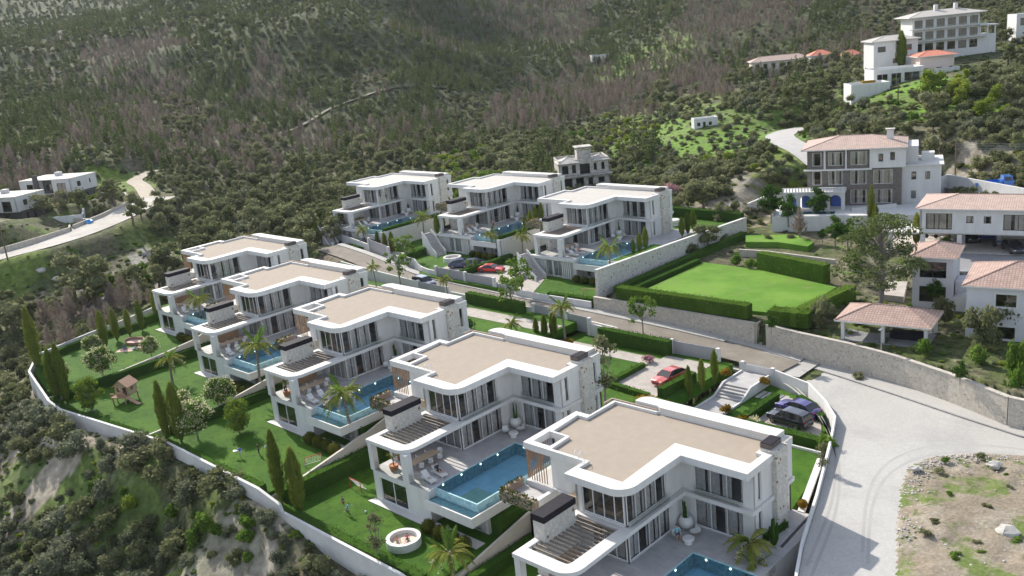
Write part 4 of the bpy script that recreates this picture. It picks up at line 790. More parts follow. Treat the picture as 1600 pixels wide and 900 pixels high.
posts('sliding_gate', [(-112.8, 91.7, 7.0), (-105.5, 91.3, 6.9)], 1.2, 'low grey gate on the near side of the road, under the dark parked car', 'gates')
wall_run('street_wall', [(-76.2, 90.2, 7.0), (-63.3, 89.8, 6.8)], .22, WHITE, 5.0, 'low white street wall behind the long hedge of the red coupe plot')
wall_run('street_wall', [(-104.9, 91.2, 7.6), (-100, 91.0, 7.6), (-87.3, 90.95, 7.5)], .22, WHITE, 5.8, 'low white street wall behind the clipped hedge, beside the dashed road line')
wall_run('street_wall', [(-136, 93.6, 8.6), (-127.6, 92.6, 8.5), (-113.1, 91.8, 8.1)], .22, WHITE, 6.0, 'white street wall at the far left end of the estate road, near two street trees')
posts('sliding_gate', [(-114.5, 97.2, 7.1), (-107.2, 96.9, 7.0), (-100.4, 96.6, 6.9)], 1.9, 'long grey gate with three white posts in front of the dark blue cars', 'gates')
posts('sliding_gate', [(-99.9, 96.55, 6.9), (-95.5, 96.3, 6.8)], 1.2, 'lower grey gate right of the red sports car, across the estate road', 'gates')
posts('sliding_gate', [(-140.2, 103.4, 8.0), (-131.2, 100.8, 7.7)], 2.2, 'grey gate at the far end of the road, before the dark red car', 'gates')
wall_run('curved_wall', [(-131, 100.8, 8.6)] + [(-129.9, 100.7, 8.6), (-127, 101.2, 8.5), (-124.5, 101, 8.4), (-121.5, 99.2, 8.3), (-119, 98.0, 8.3), (-116.5, 97.3, 8.3), (-114.8, 97.2, 8.3)], .22, WHITE, 6.0, 'low white wall curving round the oval lawn with the round white seat')
wall_run('street_wall', [(-95.2, 96.3, 7.8), (-90.3, 96.1, 7.7), (-81.2, 96.6, 7.6)], .22, WHITE, 5.8, 'low white wall under the clipped hedge, beside the tall stone wall end')
wall_run('street_wall', [(-153, 106.5, 9.2), (-140.5, 103.5, 9.0)], .22, WHITE, 6.0, 'white wall left of the far gate, below the two white chairs')
# back plots
lawn([(-153, 106.5), (-140, 103.6), (-131, 101), (-129.9, 100.9), (-127.8, 101.3), (-127.8, 107.5), (-153, 107.5)], 7.1)
lawn([(-127.6, 101.3), (-124.6, 101.2), (-121.4, 99.4), (-118.9, 97.2), (-117.5, 96.4), (-98.2, 96), (-103.6, 110.2), (-127.6, 110.2)], 7.45)
pave([(-117.2, 97.6), (-100.6, 97.0), (-101.5, 106.6), (-117.6, 107)], 7.49, name='driveway')
lawn([(-98, 96), (-90.4, 96.1), (-81.3, 96.8), (-81.3, 107.3), (-103.5, 107.3)], 6.7); pave([(-97.6, 96.3), (-93, 96.3), (-97.5, 105), (-102.5, 105)], 6.74, name='driveway')
pave([(-140.0, 103.8), (-131.4, 101.2), (-134, 106.8), (-141, 106.8)], 7.14, name='driveway')
lawn([(-153, 129.7), (-127.6, 129.7), (-127.6, 141), (-153, 141)], 10.45, th=4); lawn([(-127.5, 132.4), (-103.7, 132.4), (-103.7, 141), (-127.5, 141)], 10.85, th=4); lawn([(-103.6, 129.5), (-81.1, 129.5), (-81.1, 139.3), (-103.6, 139.3)], 10.06, th=4)
lawn([(-86.4, 107.5), (-81.1, 107.5), (-81.1, 129.5), (-86.4, 129.5)], 10.06, th=4); lawn([(-112.6, 110), (-111.3, 110), (-111.3, 132.4), (-112.6, 132.4)], 10.85, th=4); lawn([(-141.4, 107.5), (-140.3, 107.5), (-140.3, 129.7), (-141.4, 129.7)], 10.45, th=4); lawn([(-111, 110.25), (-103.7, 110.25), (-103.7, 128), (-111, 128)], 7.44); lawn([(-140, 107.55), (-127.75, 107.55), (-127.75, 128), (-140, 128)], 7.2)
wall_run('pool_wall', [(-111.9, 109.4, 10.95), (-111.2, 109.5, 10.95), (-111.15, 132.4, 10.95)], .25, WHITE, 6, 'white retaining wall right of the middle far pool, behind two palms'); wall_run('pool_wall', [(-140.9, 106.8, 10.55), (-140.2, 106.9, 10.55), (-140.15, 129.7, 10.55)], .25, WHITE, 6, 'white retaining wall right of the leftmost far pool, behind the tall palm')
pave([(-86.5, 119.5), (-84.6, 119.5), (-84.6, 131), (-86.5, 131)], 10.11, DECK)
wall_run('pool_wall', [(-86.3, 107.3, 10.4), (-81.2, 107.3, 10.4)], .3, WHITE, 6, 'short white retaining wall between the dark pool and the tall stone wall')
# tall pale stone wall
wall_run('stone_boundary_wall', [(-80.9, 97.8, 11.9), (-80.6, 117, 11.5), (-80.2, 137.5, 11.0)], .45, STONE, 4.8, 'tall pale stone wall with brown flecks rising beside the clipped green lawn', cope=.03)
RWM = RUBBLE
wall_run('retaining_wall', [(x, y, z) for (x, y), z in zip(RW, (8.2, 8.1, 8.0, 8.0))], .4, RWM, 4.5, 'weathered beige retaining wall under the clipped hedge, left of the street steps', cope=.06, cm=mat('old_coping', (.45, .41, .36), .9, .2, 2))
wall_run('retaining_wall', [(x, y, z) for (x, y), z in zip(RW2, (8.1, 7.9, 7.8, 7.7, 7.6, 7.5, 7.4, 7.4))], .4, RWM, 4.2, 'long weathered beige retaining wall behind the curved pavement, below the gazebo', cope=.06, cm=MC['old_coping'])
st = empty('street_steps', (-55.1, 97.3, 5)); tag(st, 'flight of dark narrow steps cut through the beige retaining wall', 'steps')
for i in range(9): m = MB(); m.box(-.65, .65, i * .32, (i + 1) * .32, -.3, .2 + i * .32, MC['old_coping']); m.build('tread', st)
m = MB(); m.box(-.78, -.66, .1, 3.2, -.3, 3.0, CREAM); m.build('side_wall', st)
m = MB(); m.box(.66, .78, .1, 3.2, -.3, 3.0, CREAM); m.build('side_wall', st)
m = MB()
for i in range(5): y = .1 + i * .65; m.tube([(-.55, y, .4 + y), (-.55, y, 1.3 + y)], .02, DFRAME, 5)
m.tube([(-.55, .1, 1.4), (-.55, 2.7, 4.0)], .025, DFRAME, 5); m.build('handrail', st)
pave([(-75.6, 99.5), (-76, 117.6), (-66, 117.2), (-53.0, 113.6), (-52.8, 100.6), (-58.3, 99.8)], 8.62, LAWN2, 'clipped_lawn', 1.2)
# staircases beside the back villas
for (x, y, z0, z1, lb) in ((-103.0, 106.0, 6.75, 10.1, 'white curved-sided steps up to the villa by the stone wall'), (-129.3, 108.5, 7.5, 10.9, 'white steps up to the middle cream-roofed villa'), (-158.0, 105.6, 7.1, 10.5, 'white steps left of the farthest cream-roofed villa')):
    o = empty('garden_staircase', (x, y, z0)); tag(o, lb, 'steps', 'staircases beside the back villas'); n = 18
    for i in range(n):
        m = MB(); t = i / n; m.box(5.0 * (1 - t) - .3, 5.0 * (1 - t), -2.6 + 1.6 * t, -.6 + 1.6 * t, -.2, (z1 - z0) * (i + 1) / n, DECK); m.build('tread', o)
    for s, dy in ((0, -2.75), (1, -.45)):
        m = MB(); q = [(5.3, dy, .75), (3.6, dy + .5, 1.6), (2, dy + 1.0, 2.9), (.0, dy + 1.6, z1 - z0 + .6)]
        for a, b in zip(q[:-1], q[1:]):
            m.add([(a[0], a[1], -.3), (b[0], b[1], -.3), (b[0], b[1], b[2]), (a[0], a[1], a[2]), (a[0], a[1] + .2, -.3), (b[0], b[1] + .2, -.3), (b[0], b[1] + .2, b[2]), (a[0], a[1] + .2, a[2])], [(0, 1, 2, 3), (7, 6, 5, 4), (3, 2, 6, 7), (4, 0, 3, 7), (1, 5, 6, 2)], WHITE)
        m.build('side_wall', o)

# hedges: solid clipped core plus a skin of small leaves
def hedge(pts, wd, h, label, m=None, dens=16, s=.17, group=None, cat='hedge'):
    m = m or L_HEDGE; mb = MB(); q = random.Random(len(pts) * 7 + int(abs(pts[0][0]) * 10))
    for i in range(len(pts) - 1):
        a, b = Vector(pts[i]), Vector(pts[i + 1]); d = b - a; L = d.length; e = Vector((d.x, d.y, 0)).normalized(); n = Vector((-e.y, e.x, 0)); c = wd / 2 * .88
        vs = []
        for z0 in (-.3, h * .95):
            for p, sg in ((a, -1), (b, -1), (b, 1), (a, 1)): v = p + n * c * sg; vs.append((v.x, v.y, p.z + z0))
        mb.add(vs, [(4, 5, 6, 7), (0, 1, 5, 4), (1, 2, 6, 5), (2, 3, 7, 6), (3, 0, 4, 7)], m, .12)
        N = int(L * (wd + 2 * h) * dens)
        for _ in range(N):
            u = q.random() * (wd + 2 * h); p = a.lerp(b, q.random())
            if u < h: o, z = -wd / 2, u
            elif u < h + wd: o, z = u - h - wd / 2, h
            else: o, z = wd / 2, u - h - wd
            jt = lambda: q.gauss(0, .075)
            leafq(mb, (p.x + n.x * (o + jt()), p.y + n.y * (o + jt()), p.z + z + jt()), s * q.uniform(.7, 1.4), m)
    return tag(mb.build('hedge'), label, cat, group)
z3 = lambda L, z: [(x, y, z) for x, y in L]
HG = 'clipped garden hedges'
hedge([(-148.5, 62, 4), (-149, 53.8, 4.05), (-146.2, 45, 4.05), (-139.2, 41.4, 4.05), (-128.2, 39.2, 4.05)], 1.0, 1.0, 'dark hedge inside the white wall, round the picnic lawn at the far left', group=HG)
hedge([(-127.2, 38.9, 3.5), (-120.7, 38.2, 3.5), (-103.2, 40.4, 3.5)], 1.0, .95, 'dark hedge along the outer wall of the playhouse lawn', group=HG)
hedge([(-102.4, 40.9, 3.45), (-79.2, 41.2, 3.45)], 1.0, .9, 'dark hedge along the outer wall below the three playing children', group=HG)
hedge([(-78, 41.3, 1.95), (-55.2, 41.4, 1.95)], 1.1, 1.0, 'dark hedge along the outer wall below the round white sandpit', group=HG)
hedge([(-54, 41.4, .3), (-32, 41.4, .3)], 1.1, 1.0, 'dark hedge at the bottom edge, below the nearest villa', group=HG, dens=8)
hedge([(-126.8, 40.5, 3.5), (-126.8, 63, 3.5)], 1.0, 1.5, 'dark hedge behind the wooden playhouse', group=HG)
hedge([(-102.0, 43, 3.45), (-102.0, 60, 3.45)], .9, 1.2, 'hedge along the wall behind the fresh green round tree', group=HG, dens=12)
hedge([(-77.7, 42.5, 1.95), (-77.7, 58, 1.95)], 1.1, 1.9, 'tall ivy hedge along the sloping cream wall, behind the football goal', group=HG)
hedge([(-55.6, 50.5, 1.95), (-55.6, 62.5, 1.95)], 1.4, 1.9, 'thick hedge between the second pool and the nearest villa garden wall', group=HG)
hedge([(-79.8, 54, 3.45), (-79.8, 66, 3.45)], 1.2, 2.0, 'hedge beside the middle pool, behind the palm trunk', group=HG)
hedge([(-104.1, 57, 3.5), (-104.1, 70, 3.5)], 1.0, 2.0, 'thin hedge between the fourth pool and the third villa', group=HG, dens=10)
hedge([(-53.6, 45, .3), (-53.6, 54, .3)], 1.0, 1.2, 'low hedge right of the nearest garden wall, under the pergola', group=HG, dens=12)
hedge([(-62.8, 89.0, 5.4), (-73.6, 88.9, 5.5)], 1.1, 1.9, 'long dense hedge between the paved path and the road, left of the red coupe gate', group=HG, dens=20)
hedge([(-88.0, 89.9, 6.8), (-99.5, 90.0, 6.9)], 1.1, 1.7, 'long clipped hedge beside the dashed road line, behind the middle villa roof', group=HG, dens=18)
hedge([(-63.3, 84.0, 5.4), (-63.3, 77.2, 5.4), (-57.2, 76.6, 5.4)], .7, .6, 'low loose hedge edging the red coupe driveway', group=HG)
hedge([(-56.3, 77.5, 5.4), (-55.9, 83.5, 5.4)], .9, 1.1, 'rounded hedge right beside the red coupe', group=HG)
hedge([(-47.1, 86.2, 3.75), (-47.1, 79.3, 3.75)], .9, 1.0, 'hedge between the stepping stones lawn and the two parked cars', group=HG)
hedge([(-46.4, 78.2, 3.75), (-38.2, 78.2, 3.75)], 1.2, 1.0, 'hedge in front of the black estate car, above the bright side lawn', group=HG)
hedge([(-45.0, 87.3, 3.75), (-42.6, 85.9, 3.75), (-40.6, 83.5, 3.75)], .8, .8, 'small curved hedge behind the purple saloon, inside the street wall', group=HG)
hedge([(-77.3, 98.2, 8.5), (-57.2, 98.4, 8.5)], 1.6, 1.5, 'tall clipped hedge on top of the beige retaining wall, left of the steps', group=HG, m=L_GREEN, dens=20)
hedge([(-54.4, 98.6, 8.3), (-49.5, 99.2, 8.3)], 2.2, 1.6, 'square clipped hedge block just right of the street steps', group=HG, m=L_GREEN, dens=20)
hedge([(-79.1, 100, 8.2), (-78.5, 134, 8.6)], 1.3, .95, 'dark hedge at the foot of the sloping stone wall', group=HG)
hedge([(-76.8, 100, 8.5), (-76.6, 117.2, 8.5)], .9, .7, 'low hedge edging the clipped lawn on its left side', group=HG)
hedge([(*U(1188, 418, z=8.7)[:2], 8.6), (*U(1292, 440, z=8.7)[:2], 8.6)], 1.6, 2.6, 'tall bright hedge at the back of the clipped lawn', group=HG, m=L_GREEN, dens=18)
hedge([(*U(1235, 505, z=8.5)[:2], 8.4), (*U(1330, 462, z=8.5)[:2], 8.5)], 1.6, 1.5, 'broad hedge at the right end of the clipped lawn, beside the big pine', group=HG, m=L_GREEN)
hedge([(-100, 138.9, 10.1), (-80.9, 137.6, 10.1)], 1.3, 1.7, 'long dark hedge behind the lawn with white garden seats', group=HG, m=L_HEDGE)
hedge([(-89.4, 96.9, 6.7), (-81.5, 97.5, 6.7)], 1.0, 1.2, 'clipped hedge inside the low white wall, under the wooden swing', group=HG)
hedge([(-109.9, 98.6, 7.45), (-109.6, 110.2, 7.45)], 1.1, 1.1, 'hedge between the dark blue cars and the red sports car', group=HG)
hedge([(-140.8, 107.6, 10.4), (-140.8, 122, 10.4)], .8, .7, 'low hedge on the outer edge of the leftmost far pool', group=HG)
hedge([(-111.9, 110.2, 10.8), (-111.9, 124, 10.8)], .8, .7, 'low hedge on the outer edge of the middle far pool', group=HG)
hedge([(-128.8, 103, 7.3), (-128.8, 112, 7.3)], 1.6, 1.4, 'dark hedge between the two far gardens, behind a street tree', group=HG)
hedge([(-150, 104.2, 7.1), (-142, 104.6, 7.1)], 1.4, 1.0, 'loose dark hedge along the street side of the far left lawn', group=HG)
hedge([(-149.3, 62.5, 4.2), (-150.0, 67.5, 4.6)], 1.0, 1.2, 'hedge behind the row of five cypresses', group=HG, dens=10)
# ------------------------------------------------------------------ plants: templates
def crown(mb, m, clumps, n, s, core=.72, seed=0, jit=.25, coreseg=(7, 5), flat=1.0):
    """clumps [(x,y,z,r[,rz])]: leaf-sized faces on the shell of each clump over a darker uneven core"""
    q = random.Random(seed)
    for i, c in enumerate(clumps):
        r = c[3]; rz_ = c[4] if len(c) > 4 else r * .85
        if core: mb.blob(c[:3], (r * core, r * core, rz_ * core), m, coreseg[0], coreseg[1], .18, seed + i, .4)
    tot = sum(c[3] ** 2 for c in clumps)
    for c in clumps:
        r = c[3]; rz_ = c[4] if len(c) > 4 else r * .85
        for _ in range(int(n * c[3] ** 2 / tot)):
            a = q.uniform(0, 6.283); z = q.uniform(-.75, 1); rr = math.sqrt(1 - z * z); k = q.uniform(.72, 1.08)
            leafq(mb, (c[0] + r * k * rr * math.cos(a), c[1] + r * k * rr * math.sin(a), c[2] + rz_ * k * z), s * q.uniform(.6, 1.5), m)
def clumps(seed, n, R_, H, z0, rmin, rmax, squash=1):
    q = random.Random(seed); out = []
    for i in range(n):
        a = q.uniform(0, 6.283); r = R_ * math.sqrt(q.random()) * .75; z = z0 + H * q.uniform(.1, .9); f = math.sqrt(max(.1, 1 - ((z - z0 - H / 2) / (H / 2)) ** 2))
        out.append((r * f * math.cos(a), r * f * math.sin(a), z, q.uniform(rmin, rmax)))
    return out
def limb(mb, m, base, tips, r0, n=5):
    for t in tips:
        b = Vector(base); t = Vector(t); mid = b.lerp(t, .5) + Vector((random.uniform(-.1, .1), random.uniform(-.1, .1), .1)); mb.tube([b, mid, t], [r0, r0 * .6, r0 * .2], m, n)
def T_bush(seed, m, n=620, s=.24, k=7):
    mb = MB(); cl = clumps(seed, k, 1.25, 1.5, .1, .45, .8); crown(mb, m, cl, n, s, .66, seed); return mb
def T_pine(seed, n=300, s=.3):
    """young conical pine, unit height about 6"""
    mb = MB(); mb.tube([(0, 0, -.5), (0, 0, 5.6)], [.14, .03], BARK, 5); q = random.Random(seed); cl = []
    for i in range(9):
        z = .9 + i * .56; r = 1.25 * (1 - (i / 9.5)) ** .8 * q.uniform(.8, 1.15)
        for j in range(3 if i < 6 else 1): a = q.uniform(0, 6.28); cl.append((math.cos(a) * r * .55, math.sin(a) * r * .55, z, r * .55 + .12, .38))
    crown(mb, L_PINE, cl, n, s, .5, seed, coreseg=(5, 4)); return mb
def T_round(seed, m=None, n=420, s=.3, h=5):
    mb = MB(); mb.tube([(0, 0, -.6), (.1, 0, 1.2), (0, .1, 2.2)], [.2, .15, .08], BARK, 5)
    cl = clumps(seed, 9, 1.9, 3.3, 1.2, .6, 1.05); crown(mb, m or L_BUSH, cl, n, s, .65, seed); return mb
def T_dry(seed, n=260):
    """leafless grey-brown tree: many thin rising twigs"""
    mb = MB(); q = random.Random(seed); mb.tube([(0, 0, -.5), (0, 0, 2.2), (.1, 0, 4.2)], [.12, .09, .02], BARKG, 5)
    for i in range(n):
        z = q.uniform(.8, 4.2); a = q.uniform(0, 6.28); L = q.uniform(.5, 1.5) * (1 - z / 6); r = q.uniform(.05, 1.0) * (1 - z / 5.4); el = q.uniform(.4, 1.3)
        b = Vector((math.cos(a) * r, math.sin(a) * r, z)); d = Vector((math.cos(a) * math.cos(el), math.sin(a) * math.cos(el), math.sin(el))); e = b + d * L; w_ = d.orthogonal().normalized() * q.uniform(.03, .075)
        mb.add([tuple(b - w_), tuple(b + w_), tuple(e + w_ * .3), tuple(e - w_ * .3)], [(0, 1, 2, 3)], L_DRY, q.random())
    return mb
def T_pinebig(seed):
    mb = MB(); mb.tube([(0, 0, -.6), (.1, 0, 2.5), (-.1, .1, 5.5), (0, 0, 8)], [.3, .24, .15, .05], BARKG, 6); q = random.Random(seed); cl = []
    for i in range(22): a = q.uniform(0, 6.28); z = 2.6 + 5.8 * q.random(); r = 2.6 * (1 - ((z - 4.5) / 5) ** 2) * q.uniform(.4, 1); cl.append((r * math.cos(a), r * math.sin(a), z, q.uniform(.6, 1.0), .5))
    for c in cl: mb.tube([(0, 0, c[2] - .8), c[:3]], [.08, .03], BARKG, 4)
    crown(mb, L_BUSH, cl, 1500, .26, .5, seed); return mb
TPL = []   # (mesh, kind, nominal height, radius)
for i in range(4): TPL.append((T_bush(10 + i, L_BUSH).mesh('shrub'), 'bush', 2.0, 1.6))
for i in range(3): TPL.append((T_bush(15 + i, L_OLIV, 480, .22).mesh('grey_shrub'), 'obush', 2.0, 1.6))
for i in range(2): TPL.append((T_bush(20 + i, L_YEL, 380).mesh('yellow_shrub'), 'ybush', 2.0, 1.6))
for i in range(2): TPL.append((T_bush(30 + i, L_GREEN, 380).mesh('fresh_shrub'), 'gbush', 2.0, 1.6))
for i in range(4): TPL.append((T_pine(40 + i).mesh('young_pine'), 'pine', 6.0, 1.3))
for i in range(3): TPL.append((T_round(50 + i).mesh('round_tree'), 'round', 4.8, 2.2))
for i in range(4): TPL.append((T_dry(60 + i).mesh('bare_tree'), 'dry', 5.0, 1.3))
TPL.append((T_round(70, L_YEL).mesh('yellow_tree'), 'yround', 4.8, 2.2))
KI = {}
for i, t in enumerate(TPL): KI.setdefault(t[1], []).append(i)
# vegetation map: seeds in the survey view (px, py, [(kind, weight)...], density 0..1, size)
B, YB, GB, P_, RD, D_, YR = 'bush', 'ybush', 'gbush', 'pine', 'round', 'dry', 'yround'
SEEDS = [(60, 230, {P_: 8, RD: 1}, 1, 1), (150, 210, {P_: 8, D_: 1}, 1, .95), (30, 150, {B: 5, P_: 2}, .9, 1), (250, 250, {P_: 6, D_: 2}, 1, .95), (330, 130, {P_: 8}, 1, .9), (300, 110, {P_: 4, B: 3}, .9, .9), (380, 185, {P_: 8, B: 1}, 1, .9), (520, 130, {P_: 5, B: 4}, .8, .9), (650, 160, {P_: 8}, 1, .8),
         (700, 200, {P_: 5, D_: 4}, 1, .8), (180, 90, {D_: 9}, 1, .7), (240, 85, {D_: 9}, 1, .7), (80, 95, {P_: 2, B: 5, D_: 1}, .7, .9), (60, 40, {B: 6, P_: 2}, .7, 1), (180, 40, {P_: 4, B: 3}, .7, 1), (300, 20, {P_: 3, B: 3}, .9, 1), (450, 40, {B: 6, P_: 3}, .8, .9), (560, 50, {B: 6, P_: 2}, .75, .9), (500, 90, {B: 4, P_: 3}, .7, .9),
         (150, 165, {D_: 2, P_: 6, RD: 1}, 1, .9), (70, 190, {P_: 9}, 1, .8), (215, 135, {D_: 3, P_: 5}, 1, .8), (250, 130, {D_: 7, P_: 2}, 1, .8), (410, 135, {D_: 6, P_: 1}, 1, .8), (420, 160, {D_: 5, P_: 3}, 1, .8), (230, 205, {D_: 8, P_: 2}, 1, .9), (290, 200, {RD: 4, D_: 3}, .9, 1), (120, 210, {D_: 6, P_: 2, B: 1}, 1, .9), (60, 270, {D_: 7, P_: 1}, 1, 1), (170, 255, {B: 6, P_: 3}, 1, 1), (330, 215, {D_: 5, P_: 3}, 1, .9), (400, 250, {RD: 4, D_: 4}, 1, 1),
         (340, 255, {RD: 3, P_: 3, D_: 3}, 1, 1), (440, 190, {P_: 5, B: 3}, .9, .8), (470, 210, {D_: 6, P_: 1}, .9, .8), (540, 190, {P_: 4, B: 4}, .9, .9), (520, 215, {D_: 5, P_: 4}, .9, 1), (590, 225, {P_: 5, D_: 4}, 1, 1.0), (640, 215, {D_: 4, P_: 4}, 1, 1), (580, 130, {B: 6, D_: 2}, .7, .8), (600, 90, {P_: 4, B: 4}, .8, .8), (700, 60, {D_: 3, P_: 5}, .95, .8), (660, 110, {P_: 7, B: 1}, 1, .8), (730, 110, {P_: 6, B: 2}, 1, .85),
         (480, 250, {RD: 3, B: 4, P_: 2}, 1, 1.1), (560, 260, {RD: 3, B: 5}, 1, 1.2), (640, 260, {B: 6, RD: 2}, 1, 1.2), (300, 285, {B: 5, RD: 3}, 1, 1), (420, 300, {B: 6, RD: 4}, 1, 1.3), (400, 340, {B: 6, RD: 4}, 1, 1.4), (480, 320, {B: 5, RD: 4}, 1, 1.3), (330, 340, {B: 7, RD: 3}, 1, 1.3), (720, 270, {B: 5, YB: 2, GB: 3}, .9, 1.2),
         (730, 170, {B: 8}, .9, .8), (700, 235, {P_: 4, RD: 4, D_: 1}, 1, 1.2), (780, 200, {D_: 8, P_: 1}, 1, .9), (760, 215, {P_: 4, D_: 3}, 1, .9), (800, 235, {RD: 3, B: 3}, 1, 1.2), (850, 90, {P_: 4, B: 3}, .9, .8), (870, 50, {D_: 8, P_: 1}, 1, .8), (930, 130, {D_: 7, P_: 3}, 1, .8), (950, 70, {P_: 7}, .9, .8), (990, 60, {B: 4, P_: 3}, .8, .9), (1050, 90, {D_: 5, P_: 3}, .9, .8), (1000, 20, {B: 5, P_: 3}, .9, 1), (1120, 30, {D_: 9}, 1, .8), (1200, 50, {D_: 7, B: 2}, 1, .8),
         (1180, 90, {D_: 4, P_: 4, B: 3}, 1, .8), (1090, 60, {D_: 6, P_: 2}, 1, .8), (1300, 40, {B: 5, P_: 4}, 1, .9), (1380, 40, {B: 5, RD: 2, D_: 2}, 1, .9), (1330, 70, {D_: 6, P_: 2}, 1, .8), (1020, 140, {D_: 7, P_: 1}, 1, .9), (1100, 130, {D_: 8}, 1, .8), (880, 170, {D_: 6, P_: 2}, 1, .9), (940, 170, {D_: 8}, 1, .9), (1180, 140, {P_: 3, RD: 3, D_: 2}, 1, 1), (1250, 125, {RD: 3, P_: 3, D_: 3}, 1, 1),
         (860, 240, {P_: 3, RD: 4, B: 2}, .9, 1.1), (900, 215, {B: 6, GB: 1}, .6, 1.1), (960, 215, {B: 4, YB: 2}, .6, .9), (1000, 240, {RD: 3, B: 3, P_: 2}, .9, 1.2), (1060, 170, {B: 6, RD: 1}, .32, 1.4), (1150, 165, {B: 6}, .28, 1.4), (1100, 215, {B: 4}, .07, .7), (1150, 205, {B: 5}, .08, .7), (1060, 212, {B: 5}, .12, .7), (1080, 232, {B: 5}, .12, .7), (1125, 232, {B: 4}, .1, .7), (1175, 200, {B: 4}, .12, .7), (1130, 188, {B: 4}, .12, .9), (1085, 190, {B: 4}, .15, .9), (1040, 230, {B: 4, YB: 2}, .25, .8), (1200, 165, {B: 8}, .9, 1.3), (1180, 225, {B: 8}, .55, 1.1), (1050, 270, {B: 9}, 1, 1.3), (960, 280, {B: 9}, 1, 1.3), (1130, 270, {B: 8, YB: 1}, .9, 1.2), (1000, 310, {B: 5}, .4, 1), (1150, 305, {B: 2}, .12, .8), (1110, 305, {RD: 2, B: 4}, .5, 1.2), (1225, 280, {B: 4, YB: 2}, .5, 1.2),
         (1300, 170, {B: 7, RD: 2}, 1, 1.3), (1420, 170, {B: 3, GB: 3}, .12, .8), (1370, 190, {B: 8}, .9, 1.2), (1500, 190, {B: 8, RD: 1}, .95, 1.3), (1450, 230, {B: 7, RD: 2}, .95, 1.4), (1350, 215, {B: 7}, .9, 1.2), (1570, 230, {B: 7, YB: 1, RD: 2}, .9, 1.4), (1560, 150, {B: 7, RD: 3}, .95, 1.4), (1560, 100, {RD: 5, B: 4}, 1, 1.3), (1590, 60, {B: 5, RD: 3}, 1, 1), (1490, 140, {B: 6, YR: 1}, .9, 1.3), (1530, 170, {B: 5, YR: 2}, .9, 1.3), (1500, 262, {B: 3}, .3, 1), (1380, 250, {B: 4}, .5, 1), (1320, 130, {RD: 5, B: 3}, 1, 1.1), (1270, 145, {RD: 4, P_: 3}, 1, 1.1), (1240, 255, {B: 3, GB: 2}, .4, .9),
         (170, 275, {YB: 4, B: 2}, .5, 1), (200, 295, {B: 2}, .15, .8), (150, 290, {B: 2, YB: 2}, .2, .8), (120, 420, {RD: 5, B: 4}, 1, 1.5), (50, 450, {RD: 6, B: 3}, 1, 1.5), (140, 470, {RD: 5, B: 4}, 1, 1.5), (210, 420, {RD: 3, GB: 2, YR: 1, B: 2}, 1, 1.5), (230, 360, {RD: 5, B: 3}, 1, 1.3), (290, 370, {RD: 5, B: 4}, 1, 1.4), (260, 440, {B: 6, RD: 2}, .8, 1.3), (50, 500, {RD: 5, B: 4}, 1, 1.5), (20, 560, {B: 7, RD: 2}, .9, 1.3), (130, 510, {B: 5, D_: 3}, .8, 1.2), (180, 490, {D_: 4, B: 3}, .35, 1), (30, 410, {YB: 1, B: 1}, .25, .8), (100, 395, {RD: 4, B: 4}, .8, 1.2), (170, 375, {RD: 4, B: 4}, .8, 1.3),
         (25, 620, {B: 8}, .7, 1.1), (40, 690, {B: 8}, .85, 1.3), (110, 690, {B: 9}, 1, 1.4), (190, 720, {B: 9}, .9, 1.2), (260, 745, {B: 9}, .95, 1.3), (70, 760, {B: 1}, .04, .6), (150, 750, {B: 2, GB: 1}, .2, .7), (15, 740, {B: 2, GB: 1}, .1, .7), (340, 765, {B: 9}, 1, 1.3), (390, 790, {B: 9}, .9, 1.2), (130, 800, {GB: 3, YB: 1, B: 3}, .6, .8), (180, 820, {B: 9}, .85, 1.2), (60, 830, {B: 8}, .8, 1.2), (260, 810, {YB: 2, GB: 4, B: 3}, .8, .9), (320, 820, {GB: 2, B: 4}, .7, 1), (250, 860, {B: 8}, .85, 1.2), (20, 870, {B: 8}, .9, 1.3), (130, 880, {B: 6, GB: 1}, .7, 1.1), (380, 870, {B: 3, GB: 1}, .3, .7), (450, 860, {B: 6, D_: 1}, .5, .9), (430, 825, {GB: 2, B: 6}, .9, .8), (500, 890, {B: 7}, .9, .9), (330, 890, {B: 3}, .2, .8)]
SP = np.array([(a, b) for a, b, *_ in SEEDS], float)
BUILT = []     # keep-out polygons of the buildings further out (filled in below, world plan)
def keep(px, py, z=None, d=None, r=7): p = U(px, py, z=z, d=d); BUILT.append((p.x, p.y, r))
for a, b, d_, r in ((50, 315, 225, 12), (95, 310, 225, 11), (130, 305, 222, 7), (5, 345, 212, 11), (50, 345, 208, 9), (110, 338, 208, 8), (150, 325, 208, 7), (20, 368, 200, 9), (80, 352, 204, 10), (45, 362, 202, 9), (120, 345, 204, 8), (165, 335, 206, 7), (185, 330, 206, 9), (215, 332, 202, 8), (242, 328, 206, 7), (100, 322, 212, 9), (60, 335, 208, 8), (190, 345, 196, 7), (915, 282, 215, 10), (1320, 320, 152, 15), (1480, 350, 128, 17), (1380, 330, 140, 8), (1590, 350, 128, 14), (1480, 70, 275, 24), (1420, 90, 270, 12), (1410, 130, 245, 16), (1345, 150, 237, 8), (1465, 115, 255, 12), (1210, 110, 310, 14), (1280, 102, 305, 9), (1330, 98, 300, 7), (1095, 195, 248, 5), (1400, 120, 250, 10)): keep(a, b, d=d_, r=r)
CORR = [(ROADL, 6.2), (ROADL2, 3.2), (ROADR, 4.6), (TRACK, 1.8), (ROADT, 4.6)]
cand = []
def scatter(r0, r1, n, a0=-36, a1=36):
    th = np.radians(rng.uniform(a0, a1, n)); r = np.sqrt(rng.uniform(r0 ** 2, r1 ** 2, n)); x_ = np.sin(th) * r; y_ = np.cos(th) * r
    return (x_ - y_) * S2, (x_ + y_) * S2, r
items = []
_grid = {}
